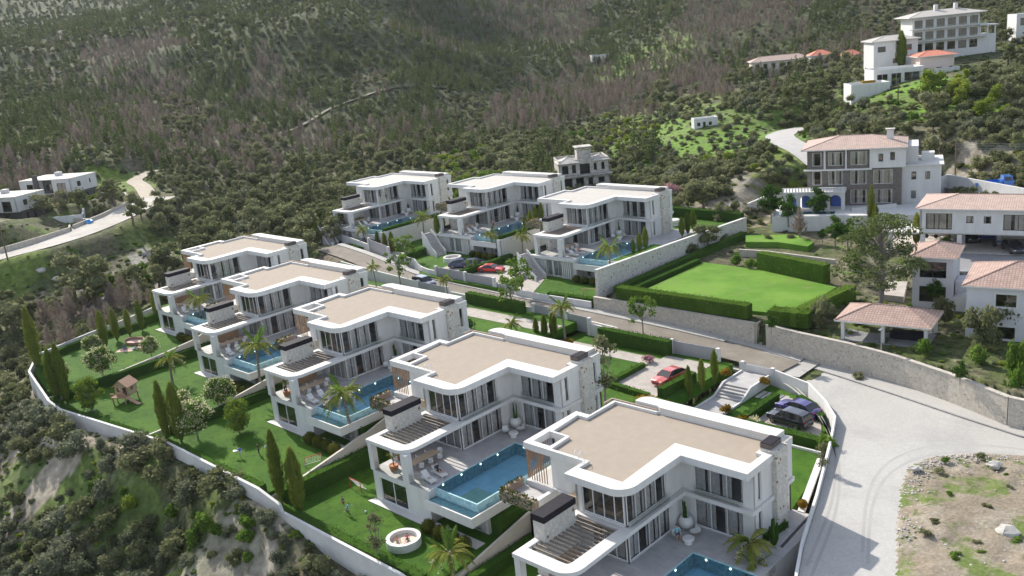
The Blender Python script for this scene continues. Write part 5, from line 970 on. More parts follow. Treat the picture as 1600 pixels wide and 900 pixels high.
def free(x, y, rad):
    c = 4.0; i, j = int(x // c), int(y // c)
    for a in (i - 1, i, i + 1):
        for b in (j - 1, j, j + 1):
            for (u, v, w_) in _grid.get((a, b), ()):
                if (u - x) ** 2 + (v - y) ** 2 < (rad + w_) ** 2: return False
    return True
for (r0, r1, n, tight) in ((35, 130, 7000, .5), (130, 240, 17000, .52), (240, 400, 18000, .62), (400, 700, 42000, .6), (700, 1300, 45000, .8)):
    X, Y, RR_ = scatter(r0, r1, n); Z = height(X, Y); px, py, dp = pix(X, Y, Z)
    ok = (px > -160) & (px < 1760) & (py > -60) & (py < 1010) & ~inpoly(X, Y, [(a, b) for a, b in DEV1]) & ~inpoly(X, Y, DEV2) & ~inpoly(X, Y, PLZ) & ~inpoly(X, Y, GARDEN_R) & ~inpoly(X, Y, [(-50, 80), (-50, 20), (60, 20), (60, 120), (-20, 99)])
    d, _ = dist_line(X, Y, ROAD); ok &= d > 5
    ok &= dist_line(X, Y, [(-152, 64), (-150.1, 53.5), (-147.1, 44.3), (-139.6, 40.4), (-123.9, 37.3), (-120.7, 37.4), (-97.5, 40.4), (-30, 40.5)])[0] > 1.0
    for L, wd in CORR: ok &= dist_line(X, Y, L)[0] > wd
    for bx_, by_, br in BUILT: ok &= (X - bx_) ** 2 + (Y - by_) ** 2 > br * br
    ok &= ~((X > -104) & (X < -60) & (Y > 138) & (Y < 143))
    nz1 = _vnoise(X, Y, 7, 21); jx = (_vnoise(X, Y, 11, 31) - .5) * 60; jy = (_vnoise(X, Y, 11, 32) - .5) * 34
    idx = np.where(ok)[0]
    for i in idx:
        k = int(np.argmin((SP[:, 0] - px[i] - jx[i]) ** 2 + ((SP[:, 1] - py[i] - jy[i]) * 1.5) ** 2)); _, _, kinds, dens, size = SEEDS[k]
        if random.random() > dens * (.75 + .5 * nz1[i]): continue
        kd = random.choices(list(kinds), list(kinds.values()))[0]; kd = 'obush' if kd == 'bush' and nz1[i] + random.random() * .5 > (.62 if r0 < 130 else .9) else kd; t = random.choice(KI[kd]); s = size * random.uniform(.6, 1.35) * (.95 if r0 < 240 else .85)
        if kd in ('bush', 'ybush', 'gbush', 'obush'): s *= 1.0 if r0 < 240 else 1.15
        rad = TPL[t][3] * s * tight
        if not free(X[i], Y[i], rad): continue
        _grid.setdefault((int(X[i] // 4), int(Y[i] // 4)), []).append((X[i], Y[i], rad))
        wx = s * random.uniform(.85, 1.2)
        items.append((X[i], Y[i], Z[i] - .15, t, s, wx, random.uniform(0, 6.28), px[i], py[i], dp[i]))
print('plants', len(items))
LM = [(30, 690, 'the bare soil below the wall corner'), (110, 620, 'the corner of the long white wall'), (240, 720, 'the white wall under the cypress pair'), (390, 790, 'the bend of the long white wall'), (150, 800, 'the small white rock on the slope'), (330, 850, 'the pale eroded bank at the bottom'), (60, 860, 'the bottom left corner'), (500, 880, 'the white wall below the sandpit lawn'),
      (60, 540, 'the tallest corner cypress'), (180, 490, 'the five cypresses of the picnic lawn'), (15, 420, 'the leaning roadside utility pole'), (139, 350, 'the blue tarpaulin'), (90, 300, 'the cube houses'), (215, 300, 'the bend of the dirt lane'), (230, 430, 'the far left villa'), (330, 370, 'the roof of the far left villa'), (450, 350, 'the four street-corner cypresses'),
      (560, 280, 'the leftmost cream roof'), (790, 265, 'the middle cream roof'), (912, 265, 'the unfinished concrete house'), (1010, 310, 'the cream roof by the stone wall'), (1120, 320, 'the far end of the sloping stone wall'), (1100, 205, 'the tiny meadow cabin'), (1230, 215, 'the curving hill road'), (1310, 270, 'the arched house'), (1410, 165, 'the bright slope under the mansion'), (1490, 280, 'the dark pole with cables'), (1551, 290, 'the blue truck'), (1560, 120, 'the mansion at the right edge'), (1210, 110, 'the sand-coloured hillside house'), (1580, 200, 'the right edge of the hillside'),
      (120, 230, 'the dark pine band at left'), (250, 90, 'the purple-grey strip of bare trees'), (330, 150, 'the dark mid-hill pines'), (470, 215, 'the left part of the forest track'), (660, 190, 'the right end of the forest track'), (520, 60, 'the scrubby hilltop'), (760, 150, 'the steep ravine'), (870, 60, 'the grey bare-tree slope'), (1010, 95, 'the light green forest clearing')]
def region(x, y):
    k = min(range(len(LM)), key=lambda i: (LM[i][0] - x) ** 2 + ((LM[i][1] - y) * 1.4) ** 2); dx, dy = x - LM[k][0], y - LM[k][1]
    return k, ('right of ' if dx > 0 else 'left of ') if abs(dx) > 1.3 * abs(dy) else ('below ' if dy > 0 else 'above ')
NAMES = {'bush': ('shrub', 'olive-green rounded wild shrub', 'shrub'), 'obush': ('shrub', 'pale grey-green wild shrub', 'shrub'), 'ybush': ('shrub', 'yellow-green flowering wild shrub', 'shrub'), 'gbush': ('shrub', 'fresh green low wild shrub', 'shrub'),
         'pine': ('pine_tree', 'dark narrow young pine', 'tree'), 'round': ('tree', 'dark broad-crowned tree', 'tree'), 'dry': ('bare_tree', 'grey-brown leafless tree', 'tree'), 'yround': ('tree', 'yellow-green broad tree', 'tree')}
NAMES2 = {'bush': 'olive-green shrub', 'obush': 'pale grey-green shrub', 'ybush': 'yellow-green shrub', 'gbush': 'fresh green shrub', 'pine': 'dark narrow pine', 'round': 'dark broad tree', 'dry': 'leafless grey tree', 'yround': 'yellow-green tree'}
CATN = {'obush': 'S', 'bush': 'S', 'ybush': 'S', 'gbush': 'S', 'pine': 'P', 'round': 'P', 'yround': 'P', 'dry': 'D'}
inview = [it for it in items if -20 < it[7] < 1620 and -5 < it[8] < 960]
single = set()
for c in 'SPD':
    q = sorted([it for it in inview if CATN[TPL[it[3]][1]] == c], key=lambda it: -TPL[it[3]][2] * it[4] / it[9])[:300 if c != 'D' else 120]
    single |= {id(it) for it in q}
rest = []; _o = 'first second third fourth fifth sixth seventh eighth ninth tenth eleventh twelfth thirteenth fourteenth fifteenth sixteenth seventeenth eighteenth nineteenth'.split(); ORD = _o + [t if u is None else t2 + '-' + u for t, t2 in (('twentieth', 'twenty'), ('thirtieth', 'thirty'), ('fortieth', 'forty'), ('fiftieth', 'fifty')) for u in [None] + _o[:9]]; byk = {}
for it in items:
    if id(it) in single: byk.setdefault((TPL[it[3]][1], *region(it[7], it[8])), []).append(it)
LBL = {}
for (kd, k, dr_), v in byk.items():
    v.sort(key=lambda it: it[7]); lk = NAMES[kd][1]
    for i, it in enumerate(v): LBL[id(it)] = ('%s %s%s' % (lk, dr_, LM[k][2]) if len(v) == 1 else '%s %s from left, %s%s' % (ORD[min(i, 58)], NAMES2[kd], dr_, LM[k][2]), NAMES[kd][1] + 's ' + dr_ + LM[k][2])
for it in items:
    if id(it) in single:
        nm, lb, cat = NAMES[TPL[it[3]][1]]; o = bpy.data.objects.new(nm, TPL[it[3]][0]); COL.objects.link(o); o.location = it[:3]; o.rotation_euler.z = it[6]; o.scale = (it[5], it[5], it[4])
        tag(o, LBL[id(it)][0], cat, LBL[id(it)][1])
    else: rest.append(it)
for (r0, r1, n, s0, s1) in ((40, 135, 9000, .12, .34), (135, 300, 9000, .2, .45)):
    X, Y, _r = scatter(r0, r1, n); Z = height(X, Y); px, py, dp = pix(X, Y, Z); nz1 = _vnoise(X, Y, 6, 41)
    ok = (px > -100) & (px < 1700) & (py < 980) & ~inpoly(X, Y, DEV1) & ~inpoly(X, Y, DEV2) & ~inpoly(X, Y, PLZ) & ~inpoly(X, Y, [(-50, 80), (-50, 20), (60, 20), (60, 120), (-20, 99)]) & ~inpoly(X, Y, FLATS[0][0]) & ~inpoly(X, Y, APRON) & (nz1 > .3)
    for L, wd in CORR: ok &= dist_line(X, Y, L)[0] > wd
    ok &= dist_line(X, Y, ROAD)[0] > 4
    gr = inpoly(X, Y, GARDEN_R)
    for i in np.where(ok)[0]:
        if gr[i] and random.random() < .6: continue
        s_ = random.uniform(s0, s1); t = random.choice(KI[random.choice(('bush', 'obush', 'gbush', 'ybush'))]); rest.append((X[i], Y[i], Z[i] - .1, t, s_ * .7, s_ * 1.3, random.uniform(0, 6.28), px[i], py[i], dp[i]))
# everything smaller or farther: one mass of instanced plants
lib = bpy.data.collections.new('plant_library')
for i, t in enumerate(TPL): o = bpy.data.objects.new('plant_%02d' % i, t[0]); lib.objects.link(o)
me = bpy.data.meshes.new('wild_growth'); me.from_pydata([it[:3] for it in rest], [], [])
for nm, ty, dat in (('ti', 'INT', [it[3] for it in rest]), ('rot', 'FLOAT_VECTOR', [v for it in rest for v in (0, 0, it[6])]), ('scl', 'FLOAT_VECTOR', [v for it in rest for v in (it[5], it[5], it[4])])):
    a = me.attributes.new(nm, ty, 'POINT'); a.data.foreach_set('value' if ty == 'INT' else 'vector', dat)
veg = bpy.data.objects.new('hillside_vegetation', me); COL.objects.link(veg); tag(veg, kind='stuff')
ng = bpy.data.node_groups.new('scatter', 'GeometryNodeTree'); ng.interface.new_socket('Geometry', in_out='INPUT', socket_type='NodeSocketGeometry'); ng.interface.new_socket('Geometry', in_out='OUTPUT', socket_type='NodeSocketGeometry')
gi = nd(ng, 'NodeGroupInput'); go = nd(ng, 'NodeGroupOutput'); ip = nd(ng, 'GeometryNodeInstanceOnPoints'); ci = nd(ng, 'GeometryNodeCollectionInfo')
ci.inputs['Collection'].default_value = lib; ci.inputs['Separate Children'].default_value = True; ci.inputs['Reset Children'].default_value = True
def na(n, t): a = nd(ng, 'GeometryNodeInputNamedAttribute', data_type=t); a.inputs['Name'].default_value = n; return a.outputs['Attribute']
L = ng.links.new; L(gi.outputs[0], ip.inputs['Points']); L(ci.outputs[0], ip.inputs['Instance']); ip.inputs['Pick Instance'].default_value = True
L(na('ti', 'INT'), ip.inputs['Instance Index']); L(na('rot', 'FLOAT_VECTOR'), ip.inputs['Rotation']); L(na('scl', 'FLOAT_VECTOR'), ip.inputs['Scale']); L(ip.outputs[0], go.inputs[0])
md = veg.modifiers.new('scatter', 'NODES'); md.node_group = ng
# the air between here and the hills
hz = MB(); hz.box(-1700, 900, -900, 1900, -80, 156, WHITE); haze = hz.build('haze'); tag(haze, kind='stuff')
m = bpy.data.materials.new('haze'); m.use_nodes = True; m.node_tree.nodes.clear(); out = nd(m.node_tree, 'ShaderNodeOutputMaterial'); pv = nd(m.node_tree, 'ShaderNodeVolumePrincipled')
pv.inputs['Color'].default_value = (.78, .84, .95, 1); pv.inputs['Density'].default_value = .00006; pv.inputs['Anisotropy'].default_value = .3; m.node_tree.links.new(pv.outputs[0], out.inputs['Volume']); haze.data.materials.clear(); haze.data.materials.append(m)
# ------------------------------------------------------------------ garden plants, each with trunk and crown of its own
def plant(name, trunk, crown_mb, label=None, cat='tree', cn='crown', extra=()):
    o = empty(name); t = trunk.build('trunk', o); c = crown_mb.build(cn, o)
    for n_, mb_ in extra: mb_.build(n_, o)
    return o
def mk_cypress(seed, m, h=7.0, r=.75):
    t = MB(); t.tube([(0, 0, -.3), (0, 0, 1.2)], [.11, .09], BARK, 6); c = MB(); q = random.Random(seed); N = 9
    for i in range(N):
        z = .8 + (h - 1.3) * i / (N - 1); f = math.sin(math.pi * min(1, (i + 1.6) / (N + 1.2))) ** .7; rr = r * f
        c.blob((0, 0, z), (rr * .72, rr * .72, h / N * .95), m, 8, 5, .15, seed + i, .3)
    for _ in range(2000):
        u = q.random() ** .85; z = .6 + (h - .5) * u; f = math.sin(math.pi * min(1, (u * N + 1.2) / (N + 1.1))) ** .7; a = q.uniform(0, 6.28); lo = 1 + .16 * math.sin(3 * a + seed) + .12 * math.sin(z * 4 + a * 2)
        rr = r * f * lo * q.uniform(.78, 1.05); b = Vector((rr * math.cos(a), rr * math.sin(a), z)); d = Vector((math.cos(a) * .35, math.sin(a) * .35, 1)).normalized(); w_ = Vector((-math.sin(a), math.cos(a), 0)) * q.uniform(.05, .09); e = b + d * q.uniform(.25, .5)
        c.add([tuple(b - w_), tuple(b + w_), tuple(e)], [(0, 1, 2)], m, q.random())
    return plant('cypress_tree', t, c)
def mk_tree(seed, m, h=4.5, r=2.0, n=1700, s=.2, m2=None, f2=.0, k=16, core=.6, low=.35, name='garden_tree', tr=.12):
    q = random.Random(seed); cl = []
    for i in range(k):
        a = q.uniform(0, 6.28); z = h * (low + (1 - low) * q.random()); f = math.sqrt(max(.08, 1 - ((z / h - (1 + low) / 2) / ((1 - low) / 2)) ** 2)); rr = r * .72 * f * math.sqrt(q.random()); cl.append((rr * math.cos(a), rr * math.sin(a), z, q.uniform(.26, .42) * r))
    t = MB(); t.tube([(0, 0, -.3), (.05, 0, h * .2), (-.03, .05, h * .4)], [tr, tr * .8, tr * .6], BARKG, 6)
    for c in cl[:9]: t.tube([(0, 0, h * .3), ((c[0]) * .5, c[1] * .5, (h * .3 + c[2]) * .5), c[:3]], [tr * .5, tr * .35, .02], BARKG, 4)
    c = MB(); crown(c, m, cl, int(n * (1 - f2)), s, core, seed, coreseg=(6, 5))
    if m2: crown(c, m2, [(a, b, z, rr * 1.08) for a, b, z, rr in cl], int(n * f2), s * .9, 0, seed + 5)
    return plant(name, t, c)
def mk_airy(seed, m, h=5.0, r=1.8, n=700, s=.3):
    """young street tree with separate leaf clusters on visible branches"""
    q = random.Random(seed); t = MB(); t.tube([(0, 0, -.3), (0, 0, h * .35), (.1, .05, h * .7)], [.1, .08, .04], BARKG, 6); c = MB()
    for i in range(22):
        a = q.uniform(0, 6.28); z0 = h * q.uniform(.3, .65); e = Vector((math.cos(a) * r * q.uniform(.4, 1), math.sin(a) * r * q.uniform(.4, 1), min(h, z0 + h * q.uniform(.05, .4)))); t.tube([(0, 0, z0), tuple(e)], [.04, .012], BARKG, 4)
        crown(c, m, [(*e, q.uniform(.3, .55))], n // 22, s, .35, seed + i, coreseg=(5, 4))
    return plant('street_tree', t, c)
def mk_palm(seed, h=6.0, L=2.6, nf=15, blossom=True, droop=1.0):
    q = random.Random(seed); t = MB(); lean = q.uniform(-.3, .3)
    t.tube([(0, 0, -.3), (lean * .2, 0, h * .3), (lean * .6, .1, h * .7), (lean, .1, h)], [.2, .15, .13, .17], BARKG, 8)
    for k in range(14): z = h * (k + 1) / 15; t.lathe([(.17, -.03), (.175, 0), (.15, .05)], BARK, 8, (lean * (z / h) ** 1.4, .1 * z / h, z))
    o = empty('palm_tree'); t.build('trunk', o); top = Vector((lean, .1, h))
    def frond(a, up, L, m, parent, nm, drp):
        f = MB(); N = 9; P = []
        for i in range(N + 1):
            s = i / N; P.append(top + Vector((math.cos(a) * L * s, math.sin(a) * L * s, L * (up * s - drp * s * s))))
        f.tube(P, [.03 * (1 - i / (N + 1)) + .006 for i in range(N + 1)], m, 4)
        for i in range(1, N + 1):
            for half in (0, .5):
                p = P[i - 1].lerp(P[i], half); d = (P[i] - P[i - 1]).normalized(); n = Vector((-math.sin(a), math.cos(a), 0)); w_ = math.sin(math.pi * min(1, (i - .5 + half) / (N + .8))) * L * .2
                for sg in (-1, 1):
                    e = p + n * sg * w_ + d * w_ * .7 + Vector((0, 0, -w_ * q.uniform(.2, .55))); k = d * .11; f.add([tuple(p - k), tuple(p + k), tuple(e)], [(0, 1, 2)], m, q.random())
        f.build(nm, parent)
    for i in range(nf): frond(6.283 * i / nf + q.uniform(-.2, .2), q.uniform(.25, 1.15), L * q.uniform(.85, 1.1), L_PALM, o, 'frond', droop * q.uniform(.75, 1.2))
    for i in range(4): frond(q.uniform(0, 6.28), 1.3, L * .8, L_GREEN, o, 'frond', .35)
    if blossom:
        for i in range(5):
            a = q.uniform(0, 6.28); b = MB()
            for j in range(80): s = q.random(); p = top + Vector((math.cos(a) * L * .8 * s, math.sin(a) * L * .8 * s, L * (.25 * s - .7 * s * s))); leafq(b, (p.x + q.gauss(0, .14), p.y + q.gauss(0, .14), p.z + q.gauss(0, .14)), .16, L_BLOS)
            b.build('blossoms', o)
    return o
def mk_ball(seed, r=.75, m=None):
    c = MB(); c.blob((0, 0, r * .85), (r * .9, r * .9, r * .85), m or L_BALL, 10, 7, .04, seed, .3); q = random.Random(seed)
    for _ in range(420): a = q.uniform(0, 6.28); z = q.uniform(-.8, 1); rr = math.sqrt(1 - z * z); leafq(c, (r * rr * math.cos(a), r * rr * math.sin(a), r * .85 + r * .93 * z), .13, m or L_BALL)
    return c
CYP = [mk_cypress(1, L_CYP, 7, .62), mk_cypress(2, L_CYP, 6.2, .72), mk_cypress(3, L_CYP, 5, .66)]
BLO = [mk_tree(1, L_GREEN, 4.6, 2.4, 2600, .22, L_BLOS, .6, k=22), mk_tree(2, L_GREEN, 4.2, 2.3, 2600, .22, L_BLOS, .5, k=22)]
GRN = mk_tree(3, L_YEL, 4.0, 2.4, 2400, .24, L_GREEN, .6, k=22, low=.25)
AIRY = [mk_airy(1, L_GREEN), mk_airy(2, L_GREEN, 4.6, 1.6)]
OLIVE = mk_tree(5, L_BUSH, 6.0, 1.3, 1400, .18, k=22, core=.35, low=.3, name='olive_tree', tr=.13)
PALMS = [mk_palm(1), mk_palm(2, 5.2, 2.4), mk_palm(3, 3.6, 2.3, 13), mk_palm(4, 5.5, 3.2, 14, False, 1.35)]
DK = mk_tree(7, L_HEDGE, 4.5, 1.9, 1500, .22, name='garden_tree'); BP = None
USED = set()
def put(src, loc, s=1, rz=None, label=None, cat='tree', group=None):
    rz = random.uniform(0, 6.28) if rz is None else rz
    if src.name not in USED: USED.add(src.name); o = src; o.location = loc; o.rotation_euler.z = rz; o.scale = (s, s, s) if not hasattr(s, '__len__') else s
    else: o = dup(src, loc, rz, s)
    return tag(o, label, cat, group)
def at(px, py, z): p = U(px, py, z=z); return (p.x, p.y, z)
CG = 'garden cypresses'
for i, (px, py, z, k, s, lb) in enumerate([
    (62, 580, 4.07, 0, 1.35, 'tallest cypress at the far left corner of the estate, light tip'), (92, 628, 3.6, 1, 1.15, 'left one of two tight cypresses above the corner of the long wall'), (106, 630, 3.6, 0, 1.15, 'right one of two tight cypresses above the corner of the long wall'),
    (166, 545, 4.07, 1, .95, 'first cypress from the left behind the picnic lawn'), (184, 533, 4.07, 1, .85, 'second cypress from the left behind the picnic lawn'), (204, 526, 4.07, 1, .72, 'short third cypress behind the picnic lawn'), (223, 517, 4.07, 1, .8, 'fourth cypress behind the picnic lawn'), (246, 500, 4.07, 0, .75, 'cypress close to the far left villa wall'),
    (262, 688, 3.5, 0, 1.02, 'left cypress of the pair before the cream blossom tree'), (284, 691, 3.5, 1, 1.15, 'right cypress of the pair before the cream blossom tree'), (440, 783, 3.2, 0, 1.05, 'tall narrow cypress beside the end of the sloping cream wall'), (470, 803, 2.0, 1, 1.1, 'yellow-brown cypress on bare trunk at the foot of the sloping cream wall'),
    (1077, 621, 4.6, 1, .58, 'front cypress of three by the red coupe'), (1097, 610, 4.8, 1, .58, 'middle cypress of three by the red coupe'), (1117, 597, 5.0, 1, .6, 'rear cypress of three by the red coupe'),
    (839, 529, 6.0, 2, .55, 'left small cypress near the slim roadside palm'), (852, 531, 6.0, 2, .65, 'middle small cypress near the slim roadside palm'), (866, 532, 6.0, 2, .75, 'right small cypress near the slim roadside palm'),
    (592, 390, 7.1, 2, .7, 'left cypress of three below the leftmost far villa pool'), (603, 393, 7.1, 2, .7, 'middle cypress of three below the leftmost far villa pool'), (614, 394, 7.1, 2, .75, 'right cypress of three below the leftmost far villa pool'),
    (684, 368, 10.4, 2, .75, 'left cypress of two between the leftmost and middle far villas'), (693, 364, 10.4, 2, .75, 'right cypress of two between the leftmost and middle far villas'),
    (822, 366, 10.85, 2, .65, 'nearest cypress of the row beside the middle far pool'), (830, 360, 10.85, 2, .7, 'second cypress of the row beside the middle far pool'), (838, 354, 10.85, 2, .7, 'third cypress of the row beside the middle far pool'), (847, 348, 10.85, 2, .7, 'fourth cypress of the row beside the middle far pool'),
    (990, 399, 10.06, 2, .5, 'shortest cypress beside the drooping palm and dark pool'), (1000, 396, 10.06, 2, .6, 'middle cypress beside the drooping palm and dark pool'), (1009, 391, 10.06, 2, .7, 'tallest cypress beside the drooping palm and dark pool'),
    (1066, 371, 10.06, 2, .65, 'left cypress of three on the lawn inside the sloping stone wall'), (1075, 367, 10.06, 2, .7, 'middle cypress of three on the lawn inside the sloping stone wall'), (1084, 363, 10.06, 2, .75, 'right cypress of three on the lawn inside the sloping stone wall'),
    (473, 377, 8, 1, .7, 'leftmost cypress of four by the far left street corner'), (484, 378, 8, 1, .72, 'second cypress of four by the far left street corner'), (496, 377, 8, 1, .72, 'third cypress of four by the far left street corner'), (510, 367, 8.3, 1, .72, 'fourth cypress of four, next to the white garden steps'),
    (1361, 352, 9.4, 0, .9, 'tall dark cypress in front of the white pool terrace wall'), (1368, 355, 9.4, 2, .7, 'smaller cypress touching the tall dark one by the white terrace wall'), (1432, 385, 9.2, 2, .95, 'cypress in front of the first garage opening')]):
    put(CYP[k], at(px, py, z), s, label=lb, group=CG)
o = put(CYP[2], at(1408, 112, 25), 1.9, label='big dark cypress below the hilltop mansion', group=CG)
BG = 'cream-flowering round garden trees'
for px, py, z, k, s, lb in [(163, 592, 4.07, 0, .95, 'cream-flowering round tree in the middle of the picnic lawn'), (238, 560, 4.07, 1, .72, 'cream-flowering bushy tree by the low wall, behind the playhouse palm'), (148, 556, 4.07, 1, .7, 'small light tree next to the first picnic lawn cypress'), (310, 688, 3.5, 0, 1.0, 'large cream-flowering tree right of the cypress pair'), (292, 655, 3.5, 1, .8, 'cream-flowering tree partly hidden behind the cypress pair'), (347, 640, 3.5, 1, .95, 'cream-flowering tree against the low white wall of the playhouse lawn'), (100, 598, 3.9, 1, .7, 'pale round tree behind the corner cypress pair')]:
    put(BLO[k], at(px, py, z), s, label=lb, group=BG)
put(GRN, at(144, 642, 3.55), 1.0, label='bright green round tree left of the wooden playhouse', group='fresh green round trees'); put(GRN, at(374, 676, 3.5), .88, label='bright green round tree below the white sloping wall, above the children', group='fresh green round trees')
for px, py, z, k, s, lb in [(552, 692, 3.9, 1, 1.12, 'flowering palm in front of the middle infinity pool'), (408, 606, 4.4, 1, 1.12, 'flowering palm before the second pool from the left'), (319, 518, 4.8, 1, 1.0, 'flowering palm before the far left villa terrace'), (270, 600, 3.55, 2, 1.0, 'short flowering palm behind the wooden playhouse'),
        (712, 925, .34, 2, 1.0, 'palm cut off by the bottom edge, below the nearest garden wall'), (1172, 905, 1.5, 2, .95, 'palm at the bottom edge beside the nearest pool'), (572, 388, 7.1, 1, .72, 'palm on the far left lawn behind the white chairs'), (664, 382, 7.3, 0, .9, 'tall palm between the leftmost and middle far villas'),
        (770, 402, 7.4, 1, .8, 'palm in front of the middle far villa podium'), (818, 404, 7.5, 1, .8, 'palm left of the steps of the villa by the stone wall'), (588, 447, 7.2, 1, .62, 'palm behind the second villa roof, near a dark street tree'), (700, 466, 6.9, 1, .62, 'palm by the kerb right of the dark parked car'), (883, 531, 6.3, 1, .85, 'slim palm beside three small cypresses'), (800, 535, 6.9, 2, .7, 'low spreading palm behind the middle villas'), (1180, 930, .8, 3, .5, 'second low palm at the bottom edge beside the nearest pool')]:
    put(PALMS[k], at(px, py, z), s, label=lb, group='garden palms', cat='palm')
put(PALMS[3], at(955, 432, 8.2), .82, label='big arching palm with drooping fronds before the dark pool by the stone wall', group='garden palms', cat='palm')
for px, py, z, k, s, lb in [(635, 412, 7.2, 0, 1.05, 'street tree in front of the curved white wall'), (626, 446, 7.0, 0, 1.1, 'dark street tree on the near kerb, left of the dark parked car'), (738, 430, 6.9, 1, .55, 'small street tree before the long grey gate'), (800, 486, 6.6, 0, 1.1, 'street tree on the near kerb left of the long clipped hedge'), (816, 462, 6.7, 1, 1.2, 'street tree standing before the red sports car gate'), (1005, 522, 6.0, 1, 1.05, 'round street tree right under the beige retaining wall')]:
    put(AIRY[k], at(px, py, z), s, label=lb, group='young street trees')
put(OLIVE, at(948, 642, 5.4), 1.4, label='tall loose olive tree on the lawn left of the red coupe', group='olive trees'); put(OLIVE, at(594, 880, 2.0), .8, label='grey-green olive tree right by the round white sandpit', group='olive trees'); put(OLIVE, at(1285, 745, 3.9), .55, label='small olive shrub tree inside the curved white wall', group='olive trees')
# topiary balls and small beds at each villa
balls = []; bm0 = [mk_ball(i).mesh('topiary_ball') for i in range(2)]
WHV = {'A': 'nearest villa', 'B': "sunbather's villa", 'C': 'middle front villa', 'D': 'second villa from left', 'E': 'far left villa', 'F': 'leftmost far villa', 'G': 'middle far villa', 'H': 'far villa by stone wall'}
for k in 'BCDEFGH':
    x, y, z = VIL[k]
    for i, (u, v) in enumerate(((-2.6, -15.9), (-.9, -16.0), (.75, -16.05), (2.3, -16.1))):
        if k in 'H' and i == 3: continue
        o = bpy.data.objects.new('topiary_ball', bm0[i % 2]); COL.objects.link(o); o.location = (x + u, y + v + .15, z - 3.42); o.rotation_euler.z = i; s = 1 if k < 'F' else .9; o.scale = (s, s, s)
        tag(o, '%s clipped ball shrub from left, under the pool, %s' % (('first', 'second', 'third', 'fourth')[i], WHV[k]), 'shrub', 'ball shrubs under the pools')
def loose(name, px, py, z, r, m, label, s=.22, n=260, h=.9, cat='shrub', group=None):
    mb = MB(); q = random.Random(int(px)); cl = [(q.uniform(-.5, .5) * r, q.uniform(-.5, .5) * r, h * q.uniform(.3, .6), r * .5, h * .45) for _ in range(5)]
    crown(mb, m, cl, n, s, .6, int(px), coreseg=(6, 4)); o = mb.build(name); o.location = at(px, py, z); return tag(o, label, cat, group)
loose('golden_grass', 1008, 632, 5.4, 1.6, L_GOLD, 'clump of golden grass at the corner of the red coupe lawn'); loose('golden_grass', 1034, 634, 5.0, 1.2, L_GOLD, 'golden grass clump right of the other, above the nearest villa roof')
loose('flowering_shrub', 1080, 655, 3.9, .9, L_GOLD, 'orange flower bed at the lower left side of the stepped path'); loose('flowering_shrub', 1138, 587, 5.0, .8, L_GOLD, 'orange flower bed by the upper left side of the stepped path'); loose('flowering_shrub', 1195, 600, 4.6, .7, L_GOLD, 'orange flowers at the low grey garden gate'); loose('flowering_shrub', 1138, 645, 3.9, .8, L_GOLD, 'orange flower bed right of the stepped path')
loose('feather_grass', 1178, 665, 3.9, 1.1, L_BLOS, 'pale feathery grass before the black estate car'); loose('feather_grass', 1160, 660, 3.9, .8, L_GOLD, 'yellow grass tuft left of the pale feathery one')
loose('flowering_shrub', 1015, 566, 5.5, 1.0, L_FLOW, 'pink flower bed at the corner of the red coupe driveway'); loose('flowering_shrub', 885, 540, 5.8, .9, L_GOLD, 'yellow flowers at the foot of the slim palm'); loose('round_shrub', 735, 512, 6.9, 1.3, L_HEDGE, 'dark round bush beside the middle villa end wall', h=1.8, n=500)
loose('flowering_shrub', 1058, 310, 10.2, 3.2, L_FLOW, 'pink and white blossoming shrub behind the villa by the stone wall', h=3.2, n=900)
for i, (px, py, z, r, h, lb) in enumerate([(1400, 460, 8.3, 0, 0, ''), ]): pass
# the big pine on the right, garden trees and shrubs above the retaining wall
bp = empty('pine_tree', at(1375, 478, 8.4)); tag(bp, 'big grey-green pine with see-through crown behind the gazebo', 'tree')
q = random.Random(5); t = MB(); t.tube([(0, 0, -.5), (.3, 0, 3), (.1, .3, 7), (-.3, .2, 11)], [.38, .3, .2, .06], BARKG, 8); cl = []
for i in range(80): a = q.uniform(0, 6.28); z = 2.8 + 8.2 * q.random(); r = 5.2 * math.sqrt(max(.05, 1 - ((z - 6) / 6.2) ** 2)) * q.uniform(.3, 1); cl.append((r * math.cos(a), r * math.sin(a), z, q.uniform(.7, 1.25), .55)); t.tube([(0, 0, z * .75), (r * .5 * math.cos(a), r * .5 * math.sin(a), z * .92), cl[-1][:3]], [.1, .06, .02], BARKG, 4)
t.build('trunk', bp); c = MB(); crown(c, L_PINE, cl, 9000, .24, .3, 9, coreseg=(6, 4)); c.build('crown', bp)
GT = [(1205, 345, 9.6, DK, 1.35, 'dark tree left of three below the white pool terrace'), (1232, 352, 9.5, DK, 1.1, 'dark tree in the middle of three below the white pool terrace'), (1278, 345, 9.6, DK, 1.2, 'dark tree beside the bare tree, below the white pool terrace'), (1305, 385, 8.9, DK, 1.0, 'dark round tree left of the big pine crown'), (1325, 388, 8.9, DK, .95, 'second dark round tree touching the big pine crown'), (1285, 378, 9.0, DK, .45, 'small round tree by the garden path')]
for px, py, z, src, s, lb in GT: put(src, at(px, py, z), s, label=lb, group='trees of the upper garden')
for px, py, z, s, lb in [(1205, 520, 8.2, .5, 'slim dark tree behind the square hedge block'), (1480, 395, 9.0, .55, 'small tree at the forecourt edge, over the small pale house'), (1550, 470, 8.2, .7, 'dark tree between the pale houses'), (1340, 440, 8.5, .8, 'dark tree under the left side of the big pine'), (1460, 475, 8.2, .7, 'dark tree in front of the outside stair'), (1500, 600, 7.2, .5, 'small dark tree above the retaining wall, right half'), (1350, 395, 8.8, .7, 'dark tree behind the big pine crown')]: put(DK, at(px, py, z), s, label=lb, group='trees of the upper garden')
